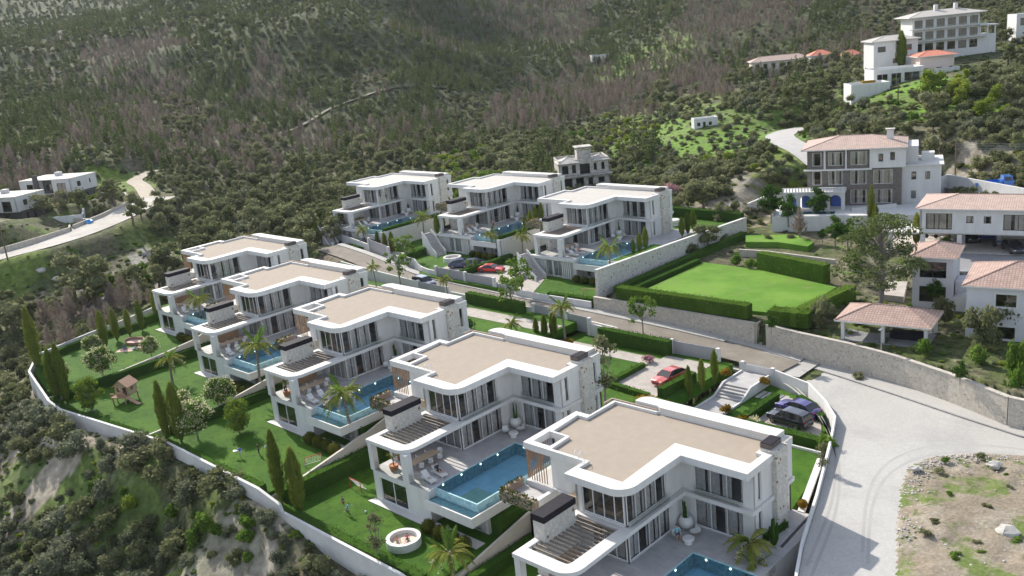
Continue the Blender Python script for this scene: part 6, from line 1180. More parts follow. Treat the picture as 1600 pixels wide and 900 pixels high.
bt = bpy.data.objects.new('bare_tree', TPL[KI['dry'][0]][0]); COL.objects.link(bt); bt.location = at(1250, 372, 9.2); bt.scale = (1.3, 1.3, 1.1); tag(bt, 'leafless grey tree in the garden below the white pool terrace', 'tree')
BUSHM = [TPL[i][0] for i in KI['bush']]; GBM = [TPL[i][0] for i in KI['gbush']]
for i, (px, py, z, s, h, g, lb) in enumerate([(1285, 505, 8.0, 1.3, 1.4, 0, 'loose grey-green bush hanging over the retaining wall, left of the gazebo'), (1445, 552, 7.8, .95, 1.0, 1, 'bright green bush at the right corner of the gazebo'), (1470, 500, 8.2, 1.2, 1.3, 0, 'dark bush behind the right end of the gazebo'), (1535, 540, 7.9, 1.5, 1.7, 0, 'dark tall bush before the pale grey house'), (1575, 525, 8, 1.3, 1.8, 0, 'dark bush at the right edge before the pale grey house'),
        (1525, 568, 7.7, 1.0, 1.2, 1, 'fresh green bush behind the long retaining wall, below the pale grey house'), (1590, 590, 7.6, .9, 2.2, 1, 'long-leaved green plant at the right edge behind the wall'), (1592, 640, 5.0, 1.2, 2.3, 1, 'tall rounded green bush at the right end of the pavement'), (1150, 412, 8.6, .9, .9, 1, 'round bush at the back left of the clipped lawn'), (1175, 418, 8.6, .9, .9, 1, 'second round bush at the back of the clipped lawn'),
        (1250, 505, 8.4, .8, .8, 1, 'bright bush behind the square hedge block'), (1440, 345, 9.3, .8, .8, 1, 'bush at the corner of the garage terrace'), (1150, 330, 10, .9, 1.3, 0, 'grey bush left of the white pool terrace'), (1128, 345, 10, 1.2, 1.4, 0, 'dark bush behind the far end of the stone wall'), (1235, 372, 9.2, .6, .6, 0, 'small low bush on the upper garden path'), (1200, 372, 9.3, .6, .6, 0, 'low bush at the left end of the upper garden path'),
        (1590, 470, 8.3, .8, 1, 0, 'bush between the two pale houses at the right edge'), (1490, 440, 8.8, .6, .7, 1, 'potted green plant on the stairs of the small pale house'), (1295, 705, 3.9, .8, 1.1, 1, 'leafy bush in the corner of the curved white wall, by the parking bay')]):
    o = bpy.data.objects.new('garden_shrub', (GBM if g else BUSHM)[i % 2]); COL.objects.link(o); o.location = at(px, py, z); o.scale = (s, s, s * h); o.rotation_euler.z = i; tag(o, lb, 'shrub', 'garden shrubs')
# pots, cacti
def pot_cactus(loc, label, s=1):
    o = empty('planter_pot', loc); m = MB(); m.lathe([(.3, 0), (.58, .25), (.66, .6), (.55, .95), (.38, 1.1), (.34, 1.05), (.3, .95)], WHITEFURN, 18); m.build('pot', o)
    c = MB(); q = random.Random(int(loc[0] * 10))
    for k in range(5): a = q.uniform(0, 6.28); r = q.uniform(0, .18); c.tube([(r * math.cos(a), r * math.sin(a), .9), (r * 1.5 * math.cos(a), r * 1.5 * math.sin(a), 1.2 + q.uniform(.3, 1.5))], [.09, .05], L_HEDGE, 6)
    c.build('cactus', o); o.scale = (s, s, s); return tag(o, label, 'potted plant', 'white round pots with cactus')
for k in 'ABCDEFGH': x, y, z = VIL[k]; pot_cactus((x - 6.2, y + .35, z), 'white round cactus pot in the terrace corner of the %s' % WHV[k])
cx = empty('cactus', (-33.5, 60.4, 3.7)); tag(cx, 'tall branching green cactus on the white pebble bed of the nearest villa', 'cactus'); m = MB()
for a, r, h in ((0, 0, 2.4), (1, .25, 1.9), (2.4, .3, 2.1), (3.6, .25, 1.6), (5, .3, 1.9)): m.tube([(0, 0, 0), (r * math.cos(a), r * math.sin(a), .5), (r * 1.2 * math.cos(a), r * 1.2 * math.sin(a), h)], [.14, .16, .09], L_HEDGE, 8)
m.build('stem', cx)
hedge([(-34.35, 60.6, 3.65), (-34.1, 63.5, 3.65)], .6, .5, 'low dark planting at the foot of the nearest villa end wall', dens=30); o = mk_ball(9, .4, L_GOLD).build('ball_cactus'); o.location = (-34.3, 66.9, 3.78); tag(o, 'small golden ball cactus on the white strip beside the bright side lawn', 'cactus')
# ------------------------------------------------------------------ the other buildings
TILE = mat_tiles('roof_tile', (.46, .335, .285), (.37, .265, .225), (.26, .17, .14), .32, .36, .03, .8, 0, .6, .9, 0, 'Object')
TILEP = mat_tiles('pink_roof_tile', (.55, .42, .36), (.47, .35, .30), (.33, .24, .2), .3, .34, .03, .8, 0, .6, .8, 0, 'Object')
GREYH = mat('pale_grey_wall', (.58, .57, .60), .85, .05, .6, bump=.1, bscale=6)
RED = mat('red_tile', (.55, .20, .13), .8, .2, 3); CONC = mat('raw_concrete', (.37, .35, .325), .95, .25, .9, c2=(.47, .44, .40), bump=.3, bscale=5)
BRST = mat('brown_stone_cladding', (.145, .125, .11), .85, .35, 2, bump=.4, bscale=8); DKST = mat('dark_stone_cladding', (.10, .092, .09), .85, .3, 3, bump=.4, bscale=10); BLUE = mat('blue_paint', (.05, .12, .42), .5, .1, 2)
VD = R(45)
def facing(px, py, z=None, d=None): p = U(px, py, z=z, d=d); return p
def hiproof(mb, x0, x1, y0, y1, z0, h, m, ov=.5, under=None, ridge=None):
    x0 -= ov; x1 += ov; y0 -= ov; y1 += ov; W, D = x1 - x0, y1 - y0; zt = z0 + h
    if W >= D: a, b = (x0 + D / 2, (y0 + y1) / 2, zt), (x1 - D / 2, (y0 + y1) / 2, zt)
    else: a, b = ((x0 + x1) / 2, y0 + W / 2, zt), ((x0 + x1) / 2, y1 - W / 2, zt)
    A, B_, C, D_ = (x0, y0, z0), (x1, y0, z0), (x1, y1, z0), (x0, y1, z0)
    if W >= D: mb.add([A, B_, C, D_, a, b], [(0, 1, 5, 4), (1, 2, 5), (2, 3, 4, 5), (3, 0, 4)], m)
    else: mb.add([A, B_, C, D_, a, b], [(0, 1, 4), (1, 2, 5, 4), (2, 3, 5), (3, 0, 4, 5)], m)
    mb.box(x0, x1, y0, y1, z0 - .16, z0 - .003, under or WHITE)
    for p in (A, B_, C, D_):
        e = a if (p in (A, D_) and W >= D) or (p in (A, B_) and W < D) else b; mb.tube([p, e], [.09, .09], m, 5)
    mb.tube([a, b], [.1, .1], m, 5)
def house(name, loc, rz_, W, D, fl, fh, wm, wins, label, cat='house', roof=None, base=-3, group=None, fm=None, gm=None, sill=False, rm=None, ov=.5, rh=1.6, inner=True, curt=None):
    """rectangular storeys; local x right along the front (y=0 faces the camera side), wins = [(side, s0, s1, za, zb, panes)]"""
    o = empty(name, loc, rz_); tag(o, label, cat, group); H = fl * fh; m = MB(); ops = {k: [] for k in 'fblr'}
    for wv in wins: ops[wv[0]].append(wv[1:5])
    corner = {'f': ((0, 0), (W, 0)), 'r': ((W, 0), (W, D)), 'b': ((W, D), (0, D)), 'l': ((0, D), (0, 0))}
    t = .25
    for k, (a, b) in corner.items():
        if k in 'rl': d = 1 if k == 'r' else -1; a = (a[0], a[1] + t * d); b = (b[0], b[1] - t * d)
        op = [(s0 - (t if k in 'rl' else 0), s1 - (t if k in 'rl' else 0), za, zb) for s0, s1, za, zb in ops[k]]
        # split by bands so stacked windows can share a span
        spans = {}
        for q in op: spans.setdefault((round(q[0], 2), round(q[1], 2)), []).append(q)
        L_ = math.hypot(b[0] - a[0], b[1] - a[1]); dx, dy = (b[0] - a[0]) / L_, (b[1] - a[1]) / L_; P = lambda s: (a[0] + dx * s, a[1] + dy * s); s = 0
        for (s0, s1), qs in sorted(spans.items()):
            if s0 < s - 1e-3: continue
            if s0 > s: m.obox(P(s), P(s0), t, base, H, wm, 1)
            z = base
            for q in sorted(qs, key=lambda q: q[2]):
                if q[2] > z: m.obox(P(s0), P(s1), t, z, q[2], wm, 1)
                z = q[3]
            if z < H: m.obox(P(s0), P(s1), t, z, H, wm, 1)
            s = s1
        if s < L_: m.obox(P(s), P(L_), t, base, H, wm, 1)
    m.build('wall', o)
    f = MB()
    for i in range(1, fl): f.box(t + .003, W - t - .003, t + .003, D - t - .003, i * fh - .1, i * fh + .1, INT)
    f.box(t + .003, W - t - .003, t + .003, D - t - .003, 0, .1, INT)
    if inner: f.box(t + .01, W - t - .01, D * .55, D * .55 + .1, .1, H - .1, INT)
    f.build('floor_slab', o)
    for k, s0, s1, za, zb, n in wins:
        a, b = corner[k]; L_ = math.hypot(b[0] - a[0], b[1] - a[1]); dx, dy = (b[0] - a[0]) / L_, (b[1] - a[1]) / L_
        window(o, (a[0] + dx * s0, a[1] + dy * s0), (a[0] + dx * s1, a[1] + dy * s1), za, zb, n, .1, fm=fm, gm=gm or GLASSD, sill=sill, curt=curt)
    r = MB()
    if roof == 'hip': hiproof(r, 0, W, 0, D, H + .17, rh, rm or TILE, ov)
    else: r.box(-.003, W + .003, -.003, D + .003, H, H + .15, rm or wm); [r.obox(p, q_, .25, H + .15, H + .7, wm, 1) for p, q_ in (((0, 0), (W, 0)), ((W, .25), (W, D - .25)), ((W, D), (0, D)), ((0, D - .25), (0, .25)))]
    r.build('roof', o); return o
def grid_w(side, xs, w_, za, zb, n=1): return [(side, x, x + w_, za, zb, n) for x in xs]
cr_ = R(45)   # facade facing the camera side, square to the view
# --- two grey-and-white houses at the left
def cube_house(loc, rz_, label):
    o = empty('cube_house', (loc[0] - 15 * .88 * math.cos(rz_), loc[1] - 15 * .88 * math.sin(rz_), loc[2]), rz_); o.scale = (.88, .88, 1.04); tag(o, label, 'house', 'grey and white cube houses'); m = MB()
    wall(m, (0, 0), (15, 0), -2.5, 2.9, .25, [(5.5, 7.2, .1, 2.2), (9.5, 11.4, .1, 2.3)], DKST); wall(m, (15, 0), (15, 9), -2.5, 2.9, .25, [(2, 2.8, .8, 2.2), (4.6, 5.4, .8, 2.2), (7.2, 7.9, .8, 2.2)], DKST); wall(m, (15, 9), (0, 9), -2.5, 2.9, .25, [], DKST); wall(m, (0, 8.75), (0, .25), -2.5, 2.9, .25, [], DKST); m.build('ground_floor', o)
    u = MB(); wall(u, (-2, -1.2), (4.8, -1.2), 2.9, 6.1, .25, [(2.4, 5.0, 3.2, 5.3)], WHITE); wall(u, (4.8, -1.2), (4.8, .2), 2.9, 6.1, .25, [], WHITE); wall(u, (-2, 9), (-2, -.95), 2.9, 6.1, .25, [], WHITE)
    wall(u, (9.2, -1.2), (15.4, -1.2), 2.9, 6.1, .25, [(1.6, 4.6, 3.0, 5.3)], WHITE); wall(u, (9.2, .2), (9.2, -.95), 2.9, 6.1, .25, [], WHITE); wall(u, (15.4, -1.2), (15.4, 9.2), 2.9, 6.1, .25, [(2.6, 4.0, 4.0, 5.2), (7.4, 8.0, 4.2, 5.2)], WHITE); wall(u, (15.4, 9.2), (-2, 9.2), 2.9, 6.1, .25, [], WHITE); u.build('upper_floor', o)
    g = MB(); wall(g, (4.8, .2), (9.2, .2), 2.903, 6.0, .25, [(1.2, 3.4, 3.6, 5)], DKST); g.box(4.0, 4.8, -1.5, -.3, -2.5, 7.2, DKST) if False else g.box(3.2, 4.78, -1.6, -1.203, -2.5, 7.4, DKST); g.build('dark_cladding', o)
    r = MB(); r.box(-2.05, 15.45, -1.25, 9.25, 6.1, 6.3, COPE); r.box(-1.5, 15, -.8, 8.8, 6.3, 6.32, ROOFW); r.box(5, 6.5, 5, 6.5, 6.32, 7.2, WHITE); r.build('roof', o)
    for a, b, za, zb, n in (((.4, -1.2), (3.0, -1.2), 3.2, 5.3, 2), ((10.8, -1.2), (13.8, -1.2), 3.0, 5.3, 2), ((15.4, 1.4), (15.4, 2.8), 4, 5.2, 1), ((15.4, 6.2), (15.4, 6.8), 4.2, 5.2, 1), ((6, .2), (8.2, .2), 3.6, 5, 3), ((5.5, 0), (7.2, 0), .1, 2.2, 2), ((9.5, 0), (11.4, 0), .1, 2.3, 2), ((15, 2), (15, 2.8), .8, 2.2, 1), ((15, 4.6), (15, 5.4), .8, 2.2, 1), ((15, 7.2), (15, 7.9), .8, 2.2, 1)):
        window(o, a, b, za, zb, n, .12, fm=DFRAME, gm=GLASSD)
    b = MB(); b.box(5, 15.2, -.35, -.003, 2.7, 2.85, WHITE); b.box(-1.9, 15.2, .3, 8.9, 2.6, 2.8, INT); b.build('floor_edge', o); return o
def place_h(px, py, z, yaw): p = U(px, py, z=z); return (p.x, p.y, z), yaw
l, yw = place_h(120, 319, 14.4, 0); cube_house(l, R(45 - 18), 'complete grey and white cube house with dark stair tower, at the left')
l, yw = place_h(36, 350, 13.0, 0); cube_house(l, R(45 - 18), 'grey and white cube house cut off by the left edge of the photo')
def lowwall(L_, h, label, m=None, th=.4, group=None, name='garden_wall'): return wall_run(name, [(p.x, p.y, p.z + h) for p in L_], th, m or CREAM, min(p.z for p in L_) - 2, label, group=group)
GW = 'low walls around the cube houses'
lowwall([U(0, 395, z=11.3), U(60, 378, z=12), U(110, 362, z=12.6), U(110, 358, z=12.8)], 1.0, 'beige stone wall along the road under the left cube house', RUBBLE, group=GW); lowwall([U(115, 358, z=12.8), U(160, 340, z=13.5), U(205, 318, z=14.2), U(196, 306, z=14.6), U(150, 306, z=14.6)], .9, 'beige stone wall curving by the road below the right cube house', RUBBLE, group=GW)
lowwall([U(0, 372, z=12.2), U(50, 366, z=12.4), U(48, 357, z=12.6)], .8, 'white terrace wall in front of the left cube house', WHITE, group=GW); lowwall([U(70, 346, z=13.4), U(130, 340, z=13.8), U(132, 328, z=14.2)], .8, 'white terrace wall in front of the right cube house', WHITE, group=GW)
lowwall([U(66, 340, z=13.6), U(140, 346, z=13.2)], .6, 'low beige wall across the bare plot between the cube houses', RUBBLE, group=GW)
# --- unfinished concrete house
p = U(876, 297, z=11.0); o = house('unfinished_house', (p.x, p.y, 11.0), R(45 + 4), 13, 9, 2, 3.3, CONC, [], 'unfinished raw concrete house with open tower behind the far villas', 'house', base=-2); 
for c in [x for x in o.children if x.name.startswith('wall')]: bpy.data.objects.remove(c)
m = MB(); wall(m, (0, 0), (13, 0), -2, 3.2, .25, [(1, 3.2, 0, 2.6), (4.2, 6.2, 0, 2.6), (7.4, 8.6, .5, 2.4), (10, 11.6, .9, 2.3)], CONC); wall(m, (0, 0), (13, 0), 3.4, 6.6, .25, [(.8, 2.4, 3.9, 6.0), (3.4, 4.4, 3.9, 6.0), (5.4, 8.0, 3.5, 6.1), (9, 9.8, 4.2, 6), (11, 11.8, 4.2, 6)], CONC); wall(m, (13, 0), (13, 9), -2, 6.6, .25, [(2, 3.4, 1, 2.4), (5.5, 6.7, 4.2, 5.8)], CONC); wall(m, (0, 9), (0, 0), -2, 6.6, .25, [], CONC); wall(m, (13, 9), (0, 9), -2, 6.6, .25, [], CONC); m.box(-.6, 13.6, -1.5, -.003, 3.1, 3.35, CONC); m.build('wall', o)
m = MB(); hiproof(m, 0, 5, -1, 5, 6.75, 1.2, CONC, .4, CONC); m.build('gable_roof', o); m = MB(); hiproof(m, 9, 13, -.5, 5, 6.75, 1.1, CONC, .4, CONC); m.build('gable_roof', o)
m = MB(); [m.box(x, x + .3, y, y + .3, 6.75, 10, CONC) for x in (5.2, 8.5) for y in (2, 5)]; m.box(5.2, 8.8, 2.3, 5, 6.8, 9.2, CONC); m.box(4.8, 9.2, 1.6, 5.7, 10, 10.2, CONC); m.build('tower', o); o.scale = (.84, .84, .84)
# --- house with the blue arches (three storeys)
p = U(1262, 322, z=11.0); ax = Vector((p.x, p.y, 11.0)); yw = R(45 - 24)
o = house('arched_house', ax, yw, 15, 10, 3, 3.2, BRST, [('f', 7.0, 9.6, .3, 2.7, 2), ('f', 10.6, 13.6, .3, 2.7, 2), ('f', .8, 2.4, 3.6, 6, 1), ('f', 3.4, 5.8, 3.6, 6, 2), ('f', 7.0, 9.6, 3.6, 6, 2), ('f', 10.6, 13.6, 3.6, 6, 2), ('f', .8, 2.4, 6.9, 9.2, 1), ('f', 3.4, 5.8, 6.9, 9.2, 2), ('f', 7.0, 9.6, 6.9, 9.2, 2), ('r', 1.6, 2.3, 1, 2.6, 1), ('r', 1.6, 2.3, 4.0, 5.6, 1), ('r', 5, 5.7, 4.0, 5.6, 1), ('r', 8, 8.6, 4.4, 5.4, 1)], 'three-storey house with blue arched loggia, dark cladding and pinkish tiled roof', 'house', 'hip', rm=TILEP, fm=FRAME, gm=GLASS, ov=.9, rh=1.5, base=-2, curt=CURTW)
m = MB()   # white upper right part, frames, arcade
m.box(15.003, 21, 1.2, 10, -2, 6.3, WHITE); m.box(10.3, 15.6, -.2, -.003, 6.35, 9.6, WHITE); m.box(15.003, 17.5, 3, 10, 6.3, 9.3, WHITE); m.box(15.003, 21.4, .8, 10.2, 6.303, 6.5, COPE); m.box(18, 20, 5, 7, 6.5, 7.8, WHITE); m.build('white_wing', o)
for x, za in ((16.5, 4), (18.6, 4), (16.5, .8), (11.4, 7.4), (13.2, 7.6)):
    window(o, (x, 1.14 if x > 15 else -.26), (x + .7, 1.14 if x > 15 else -.26), za, za + 1.3, 1, 0, gm=GLASSD, fm=DFRAME)
m = MB(); m.box(-.6, 10.4, -.3, -.003, 6.1, 6.35, WHITE); m.box(6.15, 6.4, -.25, -.003, 6.35, 9.6, WHITE); m.box(2.7, 3.0, -.25, -.003, 6.35, 9.6, WHITE); m.box(10, 10.3, -.25, -.003, 6.35, 9.6, WHITE); m.build('white_band', o)
m = MB(); AX = [-3.4, -1.2, 1.2, 3.6, 6.0]
for i, x in enumerate(AX): m.box(x - .3, x + .3, -3.4, -2.9, 0, 2.9, WHITE)
for a, b in zip(AX[:-1], AX[1:]):
    r = (b - a - .6) / 2; c = (a + b) / 2; pts = [(c + r * math.cos(R(t)), 1.7 + r * math.sin(R(t)) * .9) for t in range(0, 181, 15)]
    for (x0, z0), (x1, z1) in zip(pts[:-1], pts[1:]): m.add([(x0, -3.38, z0), (x1, -3.38, z1), (x1, -3.38, 2.9), (x0, -3.38, 2.9), (x0, -2.95, z0), (x1, -2.95, z1)], [(0, 1, 2, 3)[::-1], (0, 4, 5, 1)], WHITE)
m.box(-3.8, 6.4, -3.6, 0, 2.9, 3.15, WHITE); [m.lathe([(.09, 0), (.14, .3), (.07, .6)], WHITE, 6, (x, -3.4, 3.15)) for x in np.arange(-3.6, 6.4, .5)]; m.box(-3.8, 6.4, -3.5, -3.3, 3.75, 3.85, WHITE); m.build('arcade', o)
m = MB(); [m.box(a + .35, b - .35, -.5 if a > 1 else -1.2, -.4 if a > 1 else -1.1, 0, 2.4, BLUE) for a, b in zip(AX[:-1], AX[1:])]; m.build('blue_door', o)
m = MB(); m.box(-5, 22, -8, 12, -3.2, -.003, WHITE); m.box(-5, -4.8, -8, -3.6, 0, .35, COPE); m.build('pool_terrace', o); m = MB(); m.box(-4.4, 5.2, -7.2, -4.6, .0, .06, COPE); m.box(-4.1, 4.9, -6.9, -4.9, .063, .07, mat('green_pool', (.02, .09, .08), .1, .05)); m.build('terrace_pool', o)
m = MB(); m.box(12.5, 13.6, 4, 5, 10.4, 12, WHITE); m.box(12.3, 13.8, 3.8, 5.2, 12, 12.2, CONC); m.build('chimney', o)
# long white walls below it and towards the garage house
WG = 'white walls of the houses on the right'
def W2(L_, label, th=.35, base=5): return wall_run('white_wall', L_, th, WHITE, base, label, group=WG)
def pz(px, py, z, h=0): p = U(px, py, z=z); return (p.x, p.y, z + h)
W2([pz(1168, 318, 10.6), pz(1205, 302, 11.0), pz(1240, 300, 11.0)], 'white wall at the far left of the arched house pool'); W2([pz(1315, 342, 9.4, .0), pz(1330, 346, 9.3, 2.2), pz(1400, 338, 9.4, 2.2)], 'white wall right behind the tall dark cypress')
W2([pz(1358, 296, 11.8, .6), pz(1430, 312, 11.3, 1.8), pz(1480, 292, 12.0, 2.2), pz(1600, 316, 11.8, 2.2), pz(1700, 334, 11.5, 2.2)], 'long white wall between the truck track and the garage house')
# --- garage house with tiled roof
p = U(1436, 392, z=9.25); yg = R(45 - 33); W_ = 30
o = empty('garage_house', (p.x, p.y, 9.3), yg); tag(o, 'long white house on pillars over open garages, pinkish tiled roof, right edge', 'house'); m = MB()
wall(m, (0, 0), (W_, 0), 2.7, 6.1, .3, [(.8, 4.2, 3.2, 5.5), (6.0, 6.9, 4.2, 5.2), (8.2, 9.1, 4.2, 5.2), (10.6, 14.2, 3.3, 5.5), (15.4, 20.6, 3.2, 5.5)], WHITE); wall(m, (0, 9), (0, 0), 2.7, 6.1, .3, [], WHITE); wall(m, (W_, 9), (0, 9), -1, 6.1, .3, [], WHITE); m.box(0.01, W_, .31, 8.6, 2.5, 2.68, WHITE); m.build('wall', o)
for a, b, za, zb, n in ((.8, 4.2, 3.2, 5.5, 2), (6, 6.9, 4.2, 5.2, 1), (8.2, 9.1, 4.2, 5.2, 1), (10.6, 14.2, 3.3, 5.5, 2), (15.4, 20.6, 3.2, 5.5, 4)): window(o, (a, 0), (b, 0), za, zb, n, .08, fm=DFRAME, gm=GLASS, curt=CURTW)
for x in (-4.2, .1, 4.9, 14.7, 24): m = MB(); m.box(x, x + .6, .02, .6, -1, 2.49, WHITE); m.build('pillar', o)
m = MB(); m.box(4.9, 5.4, 5, 8.9, -1, 2.49, GREYH); m.box(9.5, 10, 5, 8.9, -1, 2.49, GREYH); m.box(7, 9, 8.4, 8.6, 0, 2.2, BLUE); m.box(-5, 31, -.3, 8.9, -1, .04, MC['old_coping']); m.build('garage_bay', o)
m = MB(); hiproof(m, 0, W_, 0, 9, 6.28, 1.15, TILEP, .6); m.build('roof', o)
m = MB(); m.box(-5, -.003, -.4, 5, 2.5, 2.75, COPE); [m.box(-5 + k * .35, -4.9 + k * .35, -.4, -.3, 2.75, 3.4, WHITE) for k in range(14)]; m.box(-5, -.1, -.42, -.28, 3.4, 3.5, WHITE); m.build('side_terrace', o)
pave([(U(1415, 400, z=9.2).x, U(1415, 400, z=9.2).y), (U(1440, 425, z=9.0).x, U(1440, 425, z=9.0).y), tuple(U(1700, 430, z=9.2)[:2]), tuple(U(1700, 395, z=9.3)[:2]), tuple(U(1430, 388, z=9.3)[:2])], 9.25, DRIVE, 'garage_forecourt', 2)
# --- small pale house with stairs, big pale house, gazebo
p = U(1425, 470, z=8.4); o = house('pale_house', (p.x, p.y, 8.0), R(45 - 33), 4.6, 6, 2, 3.0, GREYH, [('f', .8, 3.8, .4, 2.4, 2), ('f', .8, 3.8, 3.5, 5.5, 2)], 'small pale grey two-storey house with tiled roof behind the big pine', 'house', 'hip', rm=TILE, fm=DFRAME, gm=GLASSD, ov=.5, rh=1.1)
m = MB(); [m.box(4.65 + i * .4, 5.05 + i * .4, -.5, 1.0, -1, 1.2 + .18 * i, WHITE) for i in range(10)]; m.box(4.7, 9.4, 1.003, 4, -1, 2.9, GREYH); m.build('outside_stair', o)
p = U(1508, 522, z=8.0); o = house('pale_house', (p.x, p.y, 7.6), R(45 - 34), 14, 9, 2, 3.0, GREYH, [('f', 2.9, 4.9, .2, 1.6, 2), ('f', 2.9, 4.9, 3.9, 5.3, 2), ('f', 6.6, 8.6, 3.9, 5.3, 2)], 'large pale grey house with white-framed windows and tiled hip roof, at the right edge', 'house', 'hip', rm=TILE, fm=DFRAME, gm=GLASSD, ov=.5, rh=1.7)
m = MB()
for a, b, za, zb in ((2.9, 4.9, 3.9, 5.3), (6.6, 8.6, 3.9, 5.3), (2.9, 4.9, .2, 1.6)): m.box(a - .2, b + .2, -.06, -.003, zb, zb + .2, WHITE); m.box(a - .2, b + .2, -.06, -.003, za - .2, za, WHITE); m.box(a - .2, a, -.06, -.003, za, zb, WHITE); m.box(b, b + .2, -.06, -.003, za, zb, WHITE)
m.build('window_surround', o)
p = U(1312, 530, z=7.7); o = empty('gazebo', (p.x, p.y, 7.65), R(45 - 36)); tag(o, 'open carport gazebo with tiled hip roof on white pillars above the long retaining wall', 'gazebo')
m = MB(); hiproof(m, 0, 9.4, 0, 5.6, 2.5, 1.25, TILE, .5); m.build('roof', o)
for x, y in ((.1, .1), (4.5, .1), (9, .1), (.1, 5.2), (9, 5.2)): m = MB(); m.box(x, x + .38, y, y + .38, 0, 2.33, WHITE); m.build('pillar', o)
m = MB(); m.box(0, 9.4, 0, 5.6, -.5, .05, DRIVE); m.build('floor', o); m = MB(); m.box(5, 8.4, 2, 3.6, .05, .75, DARK); m.build('covered_table', o)
# --- hillside buildings at the top right
def hh(px, py, d, yaw, *a, **k): p = U(px, py, d=d); return house(a[0], (p.x, p.y, p.z), R(45 + yaw), *a[1:], **k)
o = hh(1425, 84, 275, -4, 'hilltop_mansion', 20, 10, 3, 3.5, WHITE, [('f', x, x + 2.4, z + .3, z + 2.7, 2) for z in (0, 3.5, 7) for x in (.6, 3.9, 7.2, 10.5, 13.8, 17.1)] + [('r', 2, 4, z + .3, z + 2.5, 1) for z in (0, 3.5, 7)], 'three-storey white hilltop mansion with long balconies', 'house', roof='hip', rm=ROOFW, fm=DFRAME, gm=GLASSD, ov=1.6, rh=1.6, base=-6)
for z in (3.4, 6.9): m = MB(); m.box(-1.4, 22, -1.8, -.003, z, z + .2, WHITE); m.box(-1.4, 22, -1.78, -1.74, z + .2, z + 1.0, RAILG); m.build('balcony', o)
m = MB(); [m.box(x, x + 1, 4, 5, 11.8, 13.8, WHITE) for x in (8, 14)]; m.build('chimney', o); m = MB(); m.box(20.003, 25, 0, 8, -3, 3.8, WHITE); m.box(20.003, 25.4, -.5, 8.4, 6.3, 6.6, WHITE); [m.box(x, x + .4, 0, .4, 3.8, 6.3, WHITE) for x in (20.1, 22.3, 24.5)]; m.build('side_wing', o); o.scale = (.86, .86, .86)
hh(1365, 108, 262, -4, 'stepped_house', 11, 8, 2, 3.3, WHITE, [('f', 2, 3, 1, 2.2, 1), ('f', 4.8, 6, 1, 2.2, 1), ('f', 1, 3, 4, 5.4, 1), ('f', 8, 9.5, 4, 5.4, 1)], 'white two-storey house stepped below the hilltop mansion', 'house', roof='hip', rm=ROOFW, fm=DFRAME, ov=.6, rh=1.1, base=-7)
o = hh(1365, 137, 247, -4, 'modern_house', 12, 7, 1, 3.4, WHITE, [('f', .8, 3.4, .2, 3.0, 2), ('f', 4.2, 6.6, .2, 3.0, 2), ('f', 7.3, 11, .9, 3.0, 2)], 'low modern white house with wide dark openings on the green slope', 'house', fm=FRAME, gm=GLASSD, base=-4)
hh(1420, 135, 250, -4, 'modern_house', 12, 6, 1, 3.0, WHITE, [('f', 1, 2, .3, 2.2, 1), ('f', 3.2, 4.2, .3, 2.2, 1), ('f', 5.4, 6.4, .3, 2.2, 1), ('f', 8, 9.2, .3, 2.2, 1)], 'long low white house with small windows right of the modern one', 'house', fm=DFRAME, base=-5)
hh(1437, 121, 255, -4, 'red_roof_house', 8, 6, 2, 2.4, mat('pale_pink_wall', (.62, .52, .46), .85, .06, 1), [('f', 1, 2.2, .8, 2.1, 1), ('f', 4, 5.2, .8, 2.1, 1), ('f', 7, 8.2, .8, 2.1, 1), ('f', 1, 2.6, 3.5, 4.7, 1), ('f', 4, 7, 3.5, 4.7, 3)], 'pale pink house with two tiers of red roof below the mansion', 'house', roof='hip', rm=RED, fm=DFRAME, ov=.9, rh=1.1, base=-5)
o = hh(1330, 163, 238, -4, 'white_block_house', 9, 6, 1, 3.8, WHITE, [], 'plain white block at the left end of the bright green slope', 'house', base=-5); m = MB(); m.box(3, 6, 1, 2.4, 4.5, 5, L_GOLD); m.build('flower_bed', o)
hh(1176, 112, 330, -6, 'villa_house', 19, 7, 1, 2.8, mat('sand_wall', (.62, .55, .47), .85, .08, 1), [('f', 1 + 2.6 * i, 2.3 + 2.6 * i, .6, 2.2, 1) for i in range(7)], 'long sand-coloured house with pale roof among leafless trees', 'house', roof='hip', rm=TILEP, fm=DFRAME, ov=.6, rh=1.5, base=-4)
hh(1268, 104, 325, -6, 'small_house', 7, 6, 1, 3.2, WHITE, [('f', 1, 2.4, .6, 2.2, 1), ('f', 4, 5.5, .6, 2.2, 1)], 'small white house with red roof left of the mansion', 'house', roof='hip', rm=RED, fm=DFRAME, ov=.5, rh=1.6, base=-4)
hh(1318, 99, 325, -6, 'small_house', 6, 5, 1, 2.2, WHITE, [], 'red roof showing among trees left of the mansion', 'house', roof='hip', rm=RED, ov=.5, rh=1.6, base=-4)
hh(1588, 44, 300, -6, 'white_house', 10, 6, 1, 3.0, WHITE, [('f', 1, 3, .6, 2.6, 1)], 'white house cut by the right edge near the top', 'house', fm=DFRAME, base=-6)
x_, y_, z_ = hit(1085, 203); o = house('garden_cabin', (x_, y_, z_ - .1), R(45 + 2), 6.2, 3, 1, 2.1, WHITE, [('f', .8, 1.6, .8, 1.7, 1), ('f', 2.3, 3.0, .2, 1.8, 1), ('f', 3.8, 4.6, .8, 1.7, 1)], 'tiny white cabin on the bright green meadow', 'cabin', fm=DFRAME, base=-1)
x_, y_, z_ = hit(925, 98); o = house('white_shed', (x_, y_, z_), R(50), 9, 5, 1, 2.4, WHITE, [], 'small pale shed half hidden in the forest', 'shed', base=-2)
